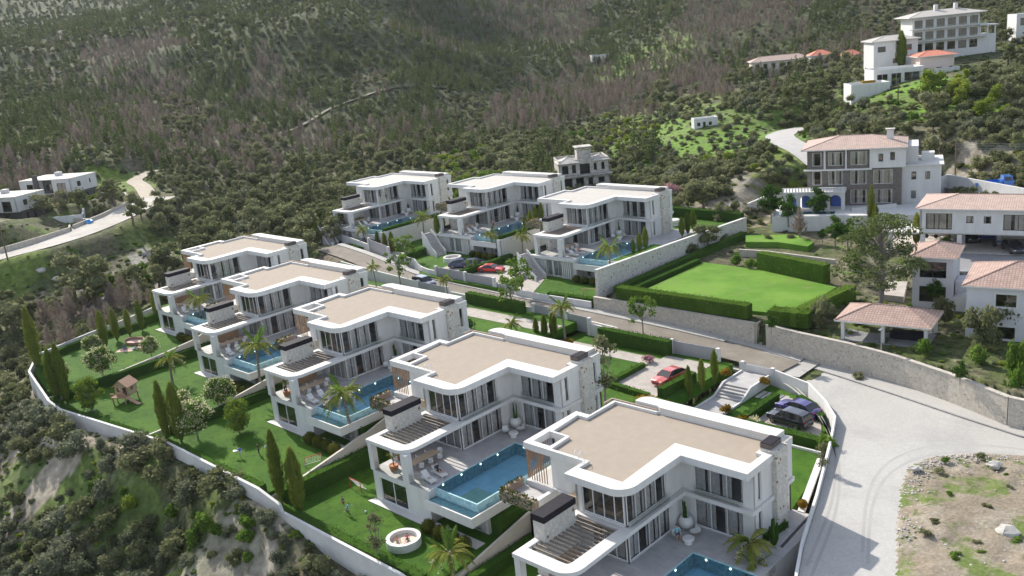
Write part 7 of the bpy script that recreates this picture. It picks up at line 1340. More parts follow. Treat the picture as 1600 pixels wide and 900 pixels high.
# --- poles, wires, lamp
def pole(px, py, z, h, label, arm=True, n=4):
    p = U(px, py, z=z) if z is not None else Vector(hit(px, py)); o = empty('utility_pole', (p.x, p.y, p.z)); tag(o, label, 'utility pole', 'wooden utility poles'); m = MB(); m.tube([(0, 0, -.5), (0, 0, h)], [.16, .11], BARK, 8); m.build('pole', o)
    if arm: m = MB(); m.obox((-1.0, -1.0), (1.0, 1.0), .12, h - .7, h - .55, BARK); m.build('crossarm', o)
    return o, Vector((p.x, p.y, p.z))
o1, a1 = pole(1492, 287, 12, 7.5, 'dark utility pole between the long white wall and the hillside'); pole(12, 405, 11.2, 7.5, 'utility pole beside the road at the left edge'); pole(277, 318, 14.2, 6.5, 'utility pole at the bend of the dirt lane', False); pole(1403, 160, None, 5, 'thin pole on the slope right of the green meadow', False)
for i in range(5):
    m = MB(); b = Vector(a1) + Vector((S2, S2, 0)) * 34 + Vector((-S2, S2, 0)) * (-6); z0 = 7.0 - .28 * i; P = [(a1.x + (b.x - a1.x) * t, a1.y + (b.y - a1.y) * t, a1.z + z0 + (-3 * 4 * t * (1 - t) * .15) + t * -1.2) for t in [k / 10 for k in range(11)]]
    m.tube(P, .035, mat('grey_cable', (.30, .30, .29), .7, .05), 4); tag(m.build('overhead_cable'), ('topmost', 'second', 'middle', 'fourth', 'lowest')[i] + ' of five pale overhead cables hanging from the dark utility pole to the right edge', 'cable', 'overhead cables')
p = U(1376.4, 585.7, z=4.9); o = empty('street_lamp', (p.x, p.y, 4.65)); tag(o, 'thin grey street lamp before the long beige retaining wall', 'street lamp'); m = MB(); m.tube([(0, 0, 0), (0, 0, 5.6)], [.07, .05], mat('galvanised', (.42, .43, .44), .4, .1, 4, metal=.6), 8); m.lathe([(.16, 0), (.16, .05), (.1, .1)], MC['galvanised'], 8); m.build('pole', o); m = MB(); m.box(-.15, .15, -.45, .05, 5.55, 5.66, MC['galvanised']); m.build('lamp_head', o)
pave([tuple(U(1165, 378, z=9.3)[:2]), tuple(U(1215, 380, z=9.1)[:2]), tuple(U(1262, 388, z=9.0)[:2]), tuple(U(1272, 380, z=9.1)[:2]), tuple(U(1240, 366, z=9.3)[:2]), tuple(U(1165, 366, z=9.5)[:2])], 9.3, LAWN2, 'upper_garden_lawn', 1)
wall_run('garden_wall', [pz(1155, 395, 9.0, .6), pz(1200, 398, 8.9, .6), pz(1305, 412, 8.7, .6)], .4, RUBBLE, 7, 'beige stone wall behind the tall bright hedge')

pave([tuple(U(1375, 462, z=8.4)[:2]), tuple(U(1412, 466, z=8.4)[:2]), tuple(U(1418, 440, z=8.6)[:2]), tuple(U(1385, 438, z=8.6)[:2])], 8.6, PAVE, 'garden_paving', 1)
# ------------------------------------------------------------------ vehicles
TYRE = mat('tyre', (.02, .02, .02), .8, .1, 6); RIM = mat('alloy', (.35, .35, .36), .3, .05, 4, metal=.9); CGL = mat('car_glass', (.015, .018, .022), .06, .05, 2, spec=.8)
HL = mat('headlight_lens', (.7, .72, .75), .1, .05, 3); TLI = mat('tail_lens', (.35, .01, .01), .2, .1, 3); TRIMK = mat('black_trim', (.03, .03, .03), .5, .1, 3)
def paint(n, c): return mat(n, c, .28, .03, 1, coat=1, spec=.5, metal=.25)
def make_car(kind, pm):
    """x forward; lofted body and greenhouse"""
    o = empty('parked_car'); K = {'suv': (4.75, .96, 1.68, .30), 'sedan': (4.95, .94, 1.44, .22), 'sport': (4.55, .95, 1.27, .16), 'coupe': (4.7, .94, 1.42, .22)}[kind]; L_, w_, H, cl = K
    belt = .62 * H if kind == 'suv' else .66 * H; hood = belt - (.06 if kind == 'suv' else .12)
    X = [-.5, -.485, -.44, -.36, -.2, 0, .15, .26, .36, .44, .485, .5]
    T = {'suv': [.55, .72, .93, 1, 1, 1, 1, .97, .93, .86, .74, .5], 'sedan': [.5, .78, .97, 1.0, 1, 1, 1, .93, .88, .80, .66, .45], 'sport': [.5, .86, .98, 1, .98, .96, .95, .88, .82, .72, .58, .4], 'coupe': [.5, .78, .97, 1.02, 1, 1, 1, .93, .88, .8, .68, .45]}[kind]
    Wd = [.72, .86, .94, .98, 1, 1, 1, 1, .98, .93, .82, .66]; b = MB(); vs = []; n = 9
    for x, t, q in zip(X, T, Wd):
        zt = cl + (belt - cl) * t; y = w_ * q; vs += [(x * L_, s_ * k * y, z) for s_, k, z in ((-1, .8, cl), (-1, .99, cl + .12), (-1, 1, cl + (zt - cl) * .55), (-1, .94, zt - .05), (0, 0, zt + .035), (1, .94, zt - .05), (1, 1, cl + (zt - cl) * .55), (1, .99, cl + .12), (1, .8, cl))]
    fs = [(i * n + j, i * n + (j + 1) % n, (i + 1) * n + (j + 1) % n, (i + 1) * n + j) for i in range(len(X) - 1) for j in range(n)]; fs += [tuple(range(n))[::-1], tuple((len(X) - 1) * n + j for j in range(n))]
    b.add(vs, fs, pm); b.build('body', o, smooth=False, bevel=.03)
    G = {'suv': [(-.47, 0), (-.42, .86), (-.3, .98), (0, 1), (.1, .93), (.24, 0)], 'sedan': [(-.42, 0), (-.26, .8), (-.12, 1), (.03, 1), (.1, .9), (.26, 0)], 'sport': [(-.42, 0), (-.22, .8), (-.1, 1), (.0, 1), (.07, .88), (.22, 0)], 'coupe': [(-.44, 0), (-.3, .78), (-.14, 1), (.02, 1), (.09, .9), (.25, 0)]}[kind]
    g = MB(); vs = []
    for x, t in G: z = belt - .04 + (H - belt + .01) * t; y = w_ * (.9 - .2 * t); vs += [(x * L_, -y, z), (x * L_, y, z)]
    bs = [(x * L_, s_ * w_ * .9, belt - .06) for x, t in G for s_ in (-1, 1)]; nn = len(G)
    fs = [(2 * i, 2 * i + 1, 2 * i + 3, 2 * i + 2) for i in range(nn - 1)] + [(2 * nn + 2 * i, 2 * i, 2 * i + 2, 2 * nn + 2 * i + 2) for i in range(nn - 1)] + [(2 * i + 1, 2 * nn + 2 * i + 1, 2 * nn + 2 * i + 3, 2 * i + 3) for i in range(nn - 1)]
    g.add(vs + bs, fs, CGL); g.build('window_glass', o)
    r = MB(); m0 = [(x, t) for x, t in G if t > .75]; vs = []
    for x, t in m0: z = belt - .04 + (H - belt + .01) * t; y = w_ * (.9 - .2 * t) + .015; vs += [(x * L_, -y, z - .03), (x * L_, -y + .08, z + .03), (x * L_, y - .08, z + .03), (x * L_, y, z - .03)]
    r.add(vs, [(4 * i + j, 4 * i + 4 + j, 4 * i + 5 + j, 4 * i + 1 + j) for i in range(len(m0) - 1) for j in range(3)], pm)
    for s_ in (-1, 1):
        for x0, t0, x1, t1 in ((m0[-1][0], m0[-1][1], G[-1][0], 0), (m0[0][0], m0[0][1], G[0][0], 0)):
            P = [(x * L_, s_ * (w_ * (.9 - .2 * t) + .01), belt - .04 + (H - belt + .01) * t) for x, t in ((x0, t0), (x1, t1))]; r.tube(P, .035, pm, 5)
        for xx in (-.12, .03) if kind != 'sport' else (-.08,): r.tube([(xx * L_, s_ * (w_ * .9 + .01), belt), (xx * L_ - .05, s_ * (w_ * .71 + .02), H - .06)], .03, TRIMK, 5)
    r.build('roof', o)
    for x in (-.3, .315):
        for s_ in (-1, 1):
            t = MB(); t.lathe([(.10, -.1), (.3, -.12), (.345, -.06), (.345, .06), (.3, .12), (.10, .1)], TYRE, 18); wv = t.build('wheel', o); wv.location = (x * L_, s_ * (w_ - .09), .345); wv.rotation_euler = (R(90), 0, 0)
            q = MB(); q.lathe([(.02, .125), (.06, .13), (.06, .10), (.23, .10), (.23, .125), (.25, .125), (.25, .1)], RIM, 12)
            for k in range(5): q.box(.05, .24, -.03, .03, .1, .128, RIM, Matrix.Rotation(2 * math.pi * k / 5, 4, 'Z'))
            rm = q.build('rim', wv); rm.rotation_euler = (R(180) if s_ > 0 else 0, 0, 0)
    for s_ in (-1, 1):
        m = MB(); m.blob((.478 * L_, s_ * w_ * .66, hood * .82), (.08, .2, .07), HL, 8, 5, 0); m.build('headlight', o); m = MB(); m.blob((-.478 * L_, s_ * w_ * .66, hood * .92), (.07, .22, .07), TLI, 8, 5, 0); m.build('tail_light', o)
        m = MB(); m.blob((.16 * L_, s_ * (w_ + .06), belt + .06), (.07, .1, .07), pm, 6, 4, 0); m.build('mirror', o)
    m = MB(); m.box(.49 * L_, .505 * L_, -.45, .45, cl + .12, cl + .32, TRIMK); m.build('grille', o); return o
PT = {'red': paint('coral_red_paint', (.52, .07, .05)), 'red2': paint('bright_red_paint', (.60, .02, .015)), 'purple': paint('deep_violet_paint', (.055, .04, .19)), 'black': paint('black_paint', (.022, .022, .035)), 'navy': paint('navy_paint', (.03, .045, .13)), 'maroon': paint('maroon_paint', (.25, .02, .04)), 'blue': paint('dark_blue_paint', (.02, .04, .10)), 'grey': paint('graphite_paint', (.05, .05, .06))}
def car(kind, c, loc, yaw, label): o = make_car(kind, PT[c]); o.location = loc; o.rotation_euler.z = R(yaw); return tag(o, label, 'car', 'parked cars')
car('coupe', 'red', (-58.1, 81.9, 5.425), -96, 'coral-red coupe on the paved driveway behind the two nearest villas')
car('sedan', 'purple', (-43.6, 84.4, 3.805), 172, 'deep violet saloon parked beside the black estate car')
car('suv', 'black', (-43.1, 81.5, 3.805), 172, 'black estate car parked behind the hedge, next to the violet saloon')
car('sport', 'red2', (-107.3, 102.9, 7.49), 20, 'bright red sports car behind the grey gates across the estate road')
car('coupe', 'navy', (-114.4, 103.0, 7.49), 35, 'navy coupe nearest the long grey gate'); car('sedan', 'navy', (-112.2, 103.9, 7.49), 30, 'navy saloon between the other navy car and the hedge')
car('suv', 'maroon', (-139.2, 105.3, 7.14), 20, 'dark red estate car on the farthest forecourt across the road'); car('suv', 'blue', (-112.9, 93.0, 6.95), -5, 'dark blue car parked on the estate road itself')
p = U(815, 548, z=6.9); car('sedan', 'black', (p.x, p.y, 6.93), 5, 'black car mostly hidden behind a villa roof, left of three small cypresses')
for px, py, k, c, lb in ((1522, 378, 'sedan', 'black', 'black car in the middle of the open garages'), (1592, 396, 'sedan', 'grey', 'dark car in the garage bay at the right edge')):
    p = U(px, py, z=9.35); car(k, c, (p.x - 1.0, p.y + 1.0, 9.36), -55, lb)
def bike(px, py, label):
    p = U(px, py, z=9.35); o = empty('motorbike', (p.x, p.y, 9.36), R(10)); tag(o, label, 'motorbike', 'motorbikes in the garages')
    for x in (-.65, .65): m = MB(); m.lathe([(.18, -.05), (.3, -.05), (.3, .05), (.18, .05)], TYRE, 14); w_ = m.build('wheel', o); w_.location = (x, 0, .3); w_.rotation_euler = (R(90), 0, 0)
    m = MB(); m.tube([(.65, 0, .3), (.45, 0, .95), (-.1, 0, .75), (-.6, 0, .8)], [.04, .08, .14, .08], mat('bike_paint', (.05, .1, .3), .4), 8); m.build('frame', o); m = MB(); m.tube([(.45, -.35, 1.0), (.45, .35, 1.0)], .025, TRIMK, 6); m.build('handlebar', o); m = MB(); m.box(-.6, -.05, -.12, .12, .82, .92, TRIMK); m.build('seat', o)
bike(1455, 372, 'blue motorbike in the left open garage'); bike(1562, 386, 'dark motorbike between the two cars in the garages')
m = MB(); p = U(1483, 378, z=9.35); q = random.Random(2); [m.box(x, x + q.uniform(.4, .8), y, y + q.uniform(.4, .7), 0, q.uniform(.4, 1.1), q.choice([CONC, WOOD, GREYW])) for x, y in ((-1, 0), (-.2, .2), (.6, -.1))]; o = m.build('stored_goods', None, (p.x - .6, p.y + .6, 9.35)); tag(o, 'pile of grey stored goods in the second garage bay', 'stored goods')
# tipper truck
p = U(1551, 296, z=12.2); o = empty('tipper_truck', (p.x, p.y, 12.15), R(45 - 12)); tag(o, 'small bright blue tipper truck parked on the dirt track under the hillside', 'truck'); TB = paint('truck_blue', (.02, .16, .55))
m = MB(); m.prism([(1.3, -1.0), (3.0, -1.0), (3.1, 0), (3.0, 1.0), (1.3, 1.0)], .7, 1.6, TB); m.box(1.35, 2.75, -.93, .93, 1.6, 2.3, TB); m.build('cab', o, bevel=.06); m = MB(); m.box(2.76, 2.8, -.8, .8, 1.65, 2.2, CGL); m.box(1.6, 2.5, -.96, -.935, 1.65, 2.15, CGL); m.box(1.6, 2.5, .935, .96, 1.65, 2.15, CGL); m.build('window_glass', o)
m = MB(); m.box(-2.9, 1.15, -1.05, 1.05, .95, 1.05, TB); [m.box(*b, 1.05, 1.5, TB) for b in ((-2.9, 1.15, -1.05, -1.0), (-2.9, 1.15, 1.0, 1.05), (-2.9, -2.85, -1, 1), (1.1, 1.15, -1, 1))]; m.build('tipper_bed', o); m = MB(); m.box(-2.8, 2.8, -.4, .4, .6, .9, TRIMK); m.build('chassis', o)
for x in (-1.8, 2.1):
    for s_ in (-1, 1): m = MB(); m.lathe([(.1, -.12), (.4, -.12), (.4, .12), (.1, .12)], TYRE, 14); w_ = m.build('wheel', o); w_.location = (x, s_ * .85, .4); w_.rotation_euler = (R(90), 0, 0)
# blue tarpaulin heap by the left road
p = U(139, 350, z=13.0); m = MB(); m.blob((0, 0, .4), (1.4, 1.0, .7), BLUE if 0 else mat('blue_tarp', (.05, .25, .55), .5, .2, 3), 10, 6, .25, 3); tag(m.build('tarpaulin', None, (p.x, p.y, 13.0)), 'bright blue tarpaulin heap on the road edge by the cube houses', 'tarpaulin')
# white shed roof pieces / rocks on the dirt lot and the scrub
ROCK = mat('rock', (.42, .40, .37), .9, .2, 2)
for i, (px, py, z, s, lb) in enumerate([(1430, 733, 4.9, .5, 'grey rock at the upper left corner of the dirt lot'), (1553, 728, 4.9, .7, 'grey rock near the road edge of the dirt lot'), (1571, 832, 4.95, .9, 'flat pale boulder in the middle of the dirt lot'), (52, 645, 0, .9, 'pale rock left of the wall corner on the scrub slope'), (131, 800, -3.9, .4, 'small white rock on the scrub slope below the long wall'), (500, 300, 8.4, 1.2, 'grey boulder behind the leftmost far villa'), (65, 427, 8.8, 1.0, 'white rocks below the left road'), (90, 440, 8.0, 1.2, 'second group of white rocks below the left road'), (1290, 268, 11, 1, 'pale rock by the hill road')]):
    x, y, zz = (U(px, py, z=z) if i < 3 else Vector(hit(px, py))); m = MB(); m.blob((0, 0, 0), (s, s * .8, s * .5), ROCK, 8, 5, .3, i); tag(m.build('rock', None, (x, y, zz + s * .15)), lb, 'rock', 'loose rocks')
q = random.Random(11); st_ = MB()
for i in range(900):
    if i < 600: t = q.random(); j = q.randrange(5); a, b = DL[j], DL[j + 1]; x = a[0] + (b[0] - a[0]) * t + q.gauss(.9, .8); y = a[1] + (b[1] - a[1]) * t + q.gauss(-.3, .7)
    else: x, y = q.uniform(-27, -5), q.uniform(52, 82)
    if not inpoly(np.array([x]), np.array([y]), DL)[0]: continue
    d_ = float(dist_line(np.array([x]), np.array([y]), DL[:9])[0][0]); s = q.uniform(.04, .14); z = 4.53 + min(1, d_ / 2.5) * .4
    st_.blob((x, y, z), (s, s, s * .7), ROCK, 5, 3, .3, i)
tag(st_.build('loose_gravel'), kind='stuff')
wd_ = []
for i in range(46):
    x, y = q.uniform(-27, -2), q.uniform(50, 82)
    if not inpoly(np.array([x]), np.array([y]), DL)[0]: continue
    s = q.uniform(.12, .3) * (1.8 if i % 9 == 0 else 1); o = bpy.data.objects.new('weed_tuft', (GBM + BUSHM)[i % 4]); COL.objects.link(o); o.location = (x, y, 4.85); o.scale = (s * 1.5, s * 1.5, s * .8); o.rotation_euler.z = i; wd_.append(o)
wd_ = [o for o in wd_ if pix(*o.location)[0] < 1600 and pix(*o.location)[1] < 900 or bpy.data.objects.remove(o)]; wd_.sort(key=lambda o: pix(*o.location)[0])
for i, o in enumerate(wd_): tag(o, '%s green weed tuft from the left on the bare dirt lot' % ORD[i], 'weeds', 'weed tufts on the dirt lot')

# ------------------------------------------------------------------ terrace and garden furniture
def part(o, name, fn, **k): m = MB(); fn(m); return m.build(name, o, **k)
def mk_table():
    o = empty('dining_table'); part(o, 'tabletop', lambda m: m.box(-.55, .55, -1.7, 1.7, .7, .76, WOODL))
    for x in (-.45, .4):
        for y in (-1.55, 1.5): part(o, 'leg', lambda m: m.box(x, x + .07, y, y + .07, 0, .699, WOODL))
    return o
def mk_chair():
    o = empty('dining_chair'); part(o, 'seat', lambda m: m.lathe([(.05, .40), (.24, .42), (.28, .47), (.05, .48)], WHITEFURN, 12))
    def back(m):
        vs = []; 
        for i in range(9): a = R(90 + i * 22.5); vs += [(.27 * math.cos(a), .27 * math.sin(a), .45), (.3 * math.cos(a), .3 * math.sin(a), .80 - .1 * abs(i - 4) / 4)]
        m.add(vs, [(2 * i, 2 * i + 2, 2 * i + 3, 2 * i + 1) for i in range(8)], WHITEFURN)
    part(o, 'backrest', back)
    for a in (45, 135, 225, 315): part(o, 'leg', lambda m: m.tube([(.14 * math.cos(R(a)), .14 * math.sin(R(a)), .42), (.24 * math.cos(R(a)), .24 * math.sin(R(a)), 0)], .018, WOODL, 5))
    return o
def mk_lounger():
    o = empty('sun_lounger'); part(o, 'frame', lambda m: (m.box(-.95, .95, -.33, .33, .2, .26, FRAME)))
    part(o, 'mattress', lambda m: m.box(-.25, .95, -.31, .31, .263, .37, WHITEFURN)); part(o, 'backrest', lambda m: m.box(-.8, 0, -.31, .31, 0, .1, WHITEFURN, Matrix.Translation((-.25, 0, .27)) @ Matrix.Rotation(R(38), 4, 'Y')))
    for x in (-.8, .8):
        for y in (-.28, .25): part(o, 'leg', lambda m: m.box(x, x + .05, y, y + .04, 0, .199, FRAME))
    part(o, 'towel', lambda m: m.box(.1, .4, -.2, .1, .372, .42, mat('towel', (.45, .36, .30), .9))); return o
def mk_easy():
    o = empty('lounge_chair'); part(o, 'seat', lambda m: (m.lathe([(.05, .33), (.36, .38), (.42, .44), (.3, .42), (.05, .40)], WHITEFURN, 14))); part(o, 'backrest', lambda m: m.box(-.3, .3, .28, .34, .42, .78, WHITEFURN))
    for a in (45, 135, 225, 315): part(o, 'leg', lambda m: m.tube([(.2 * math.cos(R(a)), .2 * math.sin(R(a)), .36), (.3 * math.cos(R(a)), .3 * math.sin(R(a)), 0)], .02, WOODL, 5))
    return o
def mk_side(): o = empty('round_table'); part(o, 'pedestal', lambda m: m.lathe([(.36, 0), (.33, .15), (.36, .3)], WHITEFURN, 16)); part(o, 'tabletop', lambda m: m.lathe([(.4, .3), (.5, .34), (.5, .5), (.42, .55)], WHITEFURN, 18)); return o
TBL, CHR, LNG, ESY, SDT = mk_table(), mk_chair(), mk_lounger(), mk_easy(), mk_side()
for k in 'BCDEFGH':
    x, y, z = VIL[k]; wv = WHV[k]; put(TBL, (x - 8.1, y - 10.9, z), 1, 0, 'long wooden dining table under the pergola of the ' + wv, 'table', 'dining tables')
    for i, v in enumerate((-12.1, -10.9, -9.7)):
        e = ('garden end', 'middle', 'house end')[i]
        put(CHR, (x - 7.15, y + v, z), 1, R(-90), 'white dining chair on the pool side, %s, at the %s' % (e, wv), 'chair', 'white dining chairs'); put(CHR, (x - 9.0, y + v, z), 1, R(90), 'white dining chair on the wall side, %s, at the %s' % (e, wv), 'chair', 'white dining chairs')
    put(CHR, (x - 8.1, y - 8.75, z), 1, 0, 'white dining chair at the head of the table of the ' + wv, 'chair', 'white dining chairs')
    for v, n_ in ((-13.1, 'garden side'), (-11.7, 'house side')): put(LNG, (x - 5.0, y + v, z), 1, R(-8), 'white sun lounger on the %s, terrace of the %s' % (n_, wv), 'sun lounger', 'sun loungers')
for k in 'ABCDEFGH':
    x, y, z = VIL[k]; wv = WHV[k]; put(ESY, (x - 5.9, y - 1.5, z), 1, R(60), 'low white lounge chair nearer the window wall, %s' % wv, 'chair', 'white lounge chairs'); put(ESY, (x - 4.9, y - .3, z), 1, R(-20), 'low white lounge chair nearer the wing, %s' % wv, 'chair', 'white lounge chairs'); put(SDT, (x - 4.7, y - 1.6, z), 1, 0, 'round white side table on the terrace of the ' + wv, 'table', 'round side tables')
def sandpit(loc, label):
    o = empty('ring_bench', loc); part(o, 'ring', lambda m: m.prism(arc(0, 0, 1.6, 0, 345, 24)[:-1], 0, .75, WHITEFURN, None, [arc(0, 0, 1.25, 0, 345, 24)[:-1]])); part(o, 'cushion', lambda m: m.prism(arc(0, 0, 1.24, 0, 345, 24)[:-1], 0, .35, mat('sand_cushion', (.6, .5, .4), .9))); return tag(o, label, 'round seat', 'round white seats')
sandpit((-61.6, 44.6, 2.0), 'round white ring seat on the lowest lawn with children inside'); sandpit((-119.4, 105.4, 7.46), 'round white ring seat on the oval lawn across the road')
for px, py, lb in ((518, 389, 'first white garden chair on the far left lawn'), (538, 389, 'third white garden chair on the far left lawn')): put(ESY, at(px, py, 7.1), 1.5, 0, lb, 'chair', 'white lounge chairs')
put(SDT, at(527, 391, 7.1), 1.5, 0, 'white garden table on the far left lawn', 'table', 'round side tables')
x_, y_, _ = at(1054, 352, 10.1); put(SDT, (x_, y_, 10.06), 2, 0, 'white garden table on the lawn behind the stone wall', 'table', 'round side tables')
# playhouse
PK = mat('pinkish_wood', (.45, .27, .18), .7, .15, 4); PH = empty('playhouse', (-118.6, 45.2, 3.55), R(28)); tag(PH, 'small wooden playhouse on stilts with gabled roof and slide', 'playhouse')
for x, y in ((-1, -.9), (.9, -.9), (-1, .8), (.9, .8), (-1, -1.7), (.9, -1.7)): part(PH, 'stilt', lambda m: m.box(x, x + .12, y, y + .12, 0, .9, PK))
part(PH, 'deck', lambda m: m.box(-1.1, 1.1, -1.8, 1.0, .9, 1.0, PK)); part(PH, 'wall', lambda m: (wall(m, (-1, -.9), (1, -.9), 1.0, 2.3, .08, [(.25, .75, 1.5, 2.0), (1.2, 1.8, 1.0, 2.1)], WOODL), wall(m, (1, -.9), (1, .9), 1, 2.3, .08, [(.6, 1.1, 1.5, 2.0)], WOODL), wall(m, (1, .9), (-1, .9), 1, 2.3, .08, [], WOODL), wall(m, (-1, .82), (-1, -.82), 1, 2.3, .08, [(.5, 1.1, 1.5, 2)], WOODL)))
part(PH, 'roof', lambda m: m.add([(-1.25, -1.15, 2.2), (0, -1.15, 3.1), (1.25, -1.15, 2.2), (-1.25, 1.15, 2.2), (0, 1.15, 3.1), (1.25, 1.15, 2.2), (-1.25, -1.15, 2.1), (0, -1.15, 3.0), (1.25, -1.15, 2.1), (-1.25, 1.15, 2.1), (0, 1.15, 3.0), (1.25, 1.15, 2.1)], [(0, 1, 4, 3), (1, 2, 5, 4), (9, 10, 7, 6), (10, 11, 8, 7), (0, 6, 7, 1), (1, 7, 8, 2), (3, 4, 10, 9), (4, 5, 11, 10), (0, 3, 9, 6), (2, 8, 11, 5)], PK))
part(PH, 'gable', lambda m: m.add([(-1, -.9, 2.3), (1, -.9, 2.3), (0, -.9, 3.0), (-1, .9, 2.3), (1, .9, 2.3), (0, .9, 3.0)], [(0, 1, 2), (4, 3, 5)], WOODL)); part(PH, 'railing', lambda m: [m.box(-1.1 + k * .18, -1.04 + k * .18, -1.8, -1.75, 1, 1.5, PK) for k in range(13)] + [m.box(-1.1, 1.1, -1.81, -1.74, 1.5, 1.56, PK)])
part(PH, 'slide', lambda m: m.add([(1.1, -1.7, 1.0), (1.1, -1.1, 1.0), (2.6, -1.7, .15), (2.6, -1.1, .15), (3.0, -1.7, .12), (3.0, -1.1, .12)], [(0, 2, 3, 1), (2, 4, 5, 3)], PK))
# picnic set, goals, swing, ball
o = empty('curved_sofa', at(212, 537, 4.08), R(30)); tag(o, 'oval wicker sofa with two poufs on the picnic lawn', 'sofa'); WK = mat('wicker', (.30, .18, .13), .8, .2, 8); part(o, 'seat', lambda m: m.prism([(1.7 * math.cos(R(a)), .9 * math.sin(R(a))) for a in range(0, 360, 20)], 0, .45, WK, mat('pink_cushion', (.55, .38, .33), .9))); part(o, 'backrest', lambda m: [m.obox((1.7 * math.cos(R(a)), .9 * math.sin(R(a))), (1.7 * math.cos(R(a + 20)), .9 * math.sin(R(a + 20))), .15, .45, .85, WK, 1) for a in range(20, 200, 20)])
for px, py, lb in ((222, 545, 'front round pouf below the oval sofa'), (232, 532, 'round pouf right of the oval sofa')): m = MB(); m.lathe([(.5, 0), (.65, .15), (.6, .38), (.2, .42)], WK, 14); tag(m.build('pouf', None, at(px, py, 4.08)), lb, 'pouf', 'picnic poufs')
m = MB(); m.box(-1.3, 1.3, -.9, .9, 0, .03, mat('blanket', (.55, .40, .32), .95, .15, 4)); o = m.build('picnic_blanket', None, at(197, 547, 4.09)); o.rotation_euler.z = R(40); tag(o, 'pink-brown picnic blanket left of the oval sofa', 'blanket')
def goal(loc, yaw, label):
    o = empty('toy_goal', loc, yaw); GR = mat('goal_red', (.5, .05, .04), .5); part(o, 'frame', lambda m: (m.tube([(-.9, 0, 0), (-.9, 0, 1.1), (.9, 0, 1.1), (.9, 0, 0)], .045, GR, 6), m.tube([(-.9, 0, 1.1), (-.9, .7, 0), (.9, .7, 0), (.9, 0, 1.1)], .03, FRAME, 6)))
    part(o, 'net', lambda m: ([m.tube([(-.9 + k * .3, .02, 1.08), (-.9 + k * .3, .69, .02)], .008, FRAME, 3) for k in range(1, 6)], [m.tube([(-.9, .7 * k / 5, 1.1 - 1.08 * k / 5), (.9, .7 * k / 5, 1.1 - 1.08 * k / 5)], .008, FRAME, 3) for k in range(1, 5)])); return tag(o, label, 'goal', 'small red football goals')
goal((-79.9, 47.8, 3.5), R(70), 'small red goal frame on the lawn of the three children'); goal((-74.0, 48.6, 2.0), R(0), 'small red goal on the swing-side lawn under the ivy hedge'); m = MB(); m.blob((0, 0, .12), (.12, .12, .12), WHITEFURN, 10, 7, 0); tag(m.build('football', None, (-69.3, 46.2, 2.0)), 'white football near two running children', 'ball')
o = empty('garden_swing', (-82.9, 98.4, 6.7), R(20)); tag(o, 'wooden A-frame swing beside the tall stone wall end', 'swing'); part(o, 'frame', lambda m: [m.tube([(x, -.8, 0), (x, 0, 2.1), (x, .8, 0)], .05, PK, 6) for x in (-1, 1)] + [m.tube([(-1.1, 0, 2.1), (1.1, 0, 2.1)], .05, PK, 6)]); part(o, 'swing_seat', lambda m: (m.box(-.5, .5, -.2, .2, .5, .56, WOODL), m.tube([(-.45, 0, .56), (-.45, 0, 2.1)], .01, TRIMK, 4), m.tube([(.45, 0, .56), (.45, 0, 2.1)], .01, TRIMK, 4)))
def pottree(loc, label):
    o = empty('potted_palm', loc); part(o, 'pot', lambda m: m.lathe([(.3, 0), (.42, .1), (.48, .5), (.44, .52), (.3, .45)], mat('terracotta', (.42, .16, .07), .7, .15, 4), 16)); m = MB(); m.tube([(0, 0, .4), (.02, 0, 1.2)], [.07, .05], BARK, 6); q = random.Random(4)
    for i in range(22): a = q.uniform(0, 6.28); u = q.uniform(.1, .9); P = Vector((0, 0, 1.2)); e = P + Vector((math.cos(a) * .8, math.sin(a) * .8, u * .7)); w_ = Vector((-math.sin(a), math.cos(a), 0)) * .06; md_ = P.lerp(e, .5) + Vector((0, 0, .15)); m.add([tuple(P), tuple(md_ - w_), tuple(e), tuple(md_ + w_)], [(0, 1, 2, 3)], L_PALM, q.random())
    m.build('crown', o); return tag(o, label, 'potted plant', 'terracotta pots on terrace corners')
for k in 'BC': x, y, z = VIL[k]; pottree((x - 9.8, y - 13.4, z), 'spiky plant in a terracotta pot at the terrace corner of the ' + WHV[k])

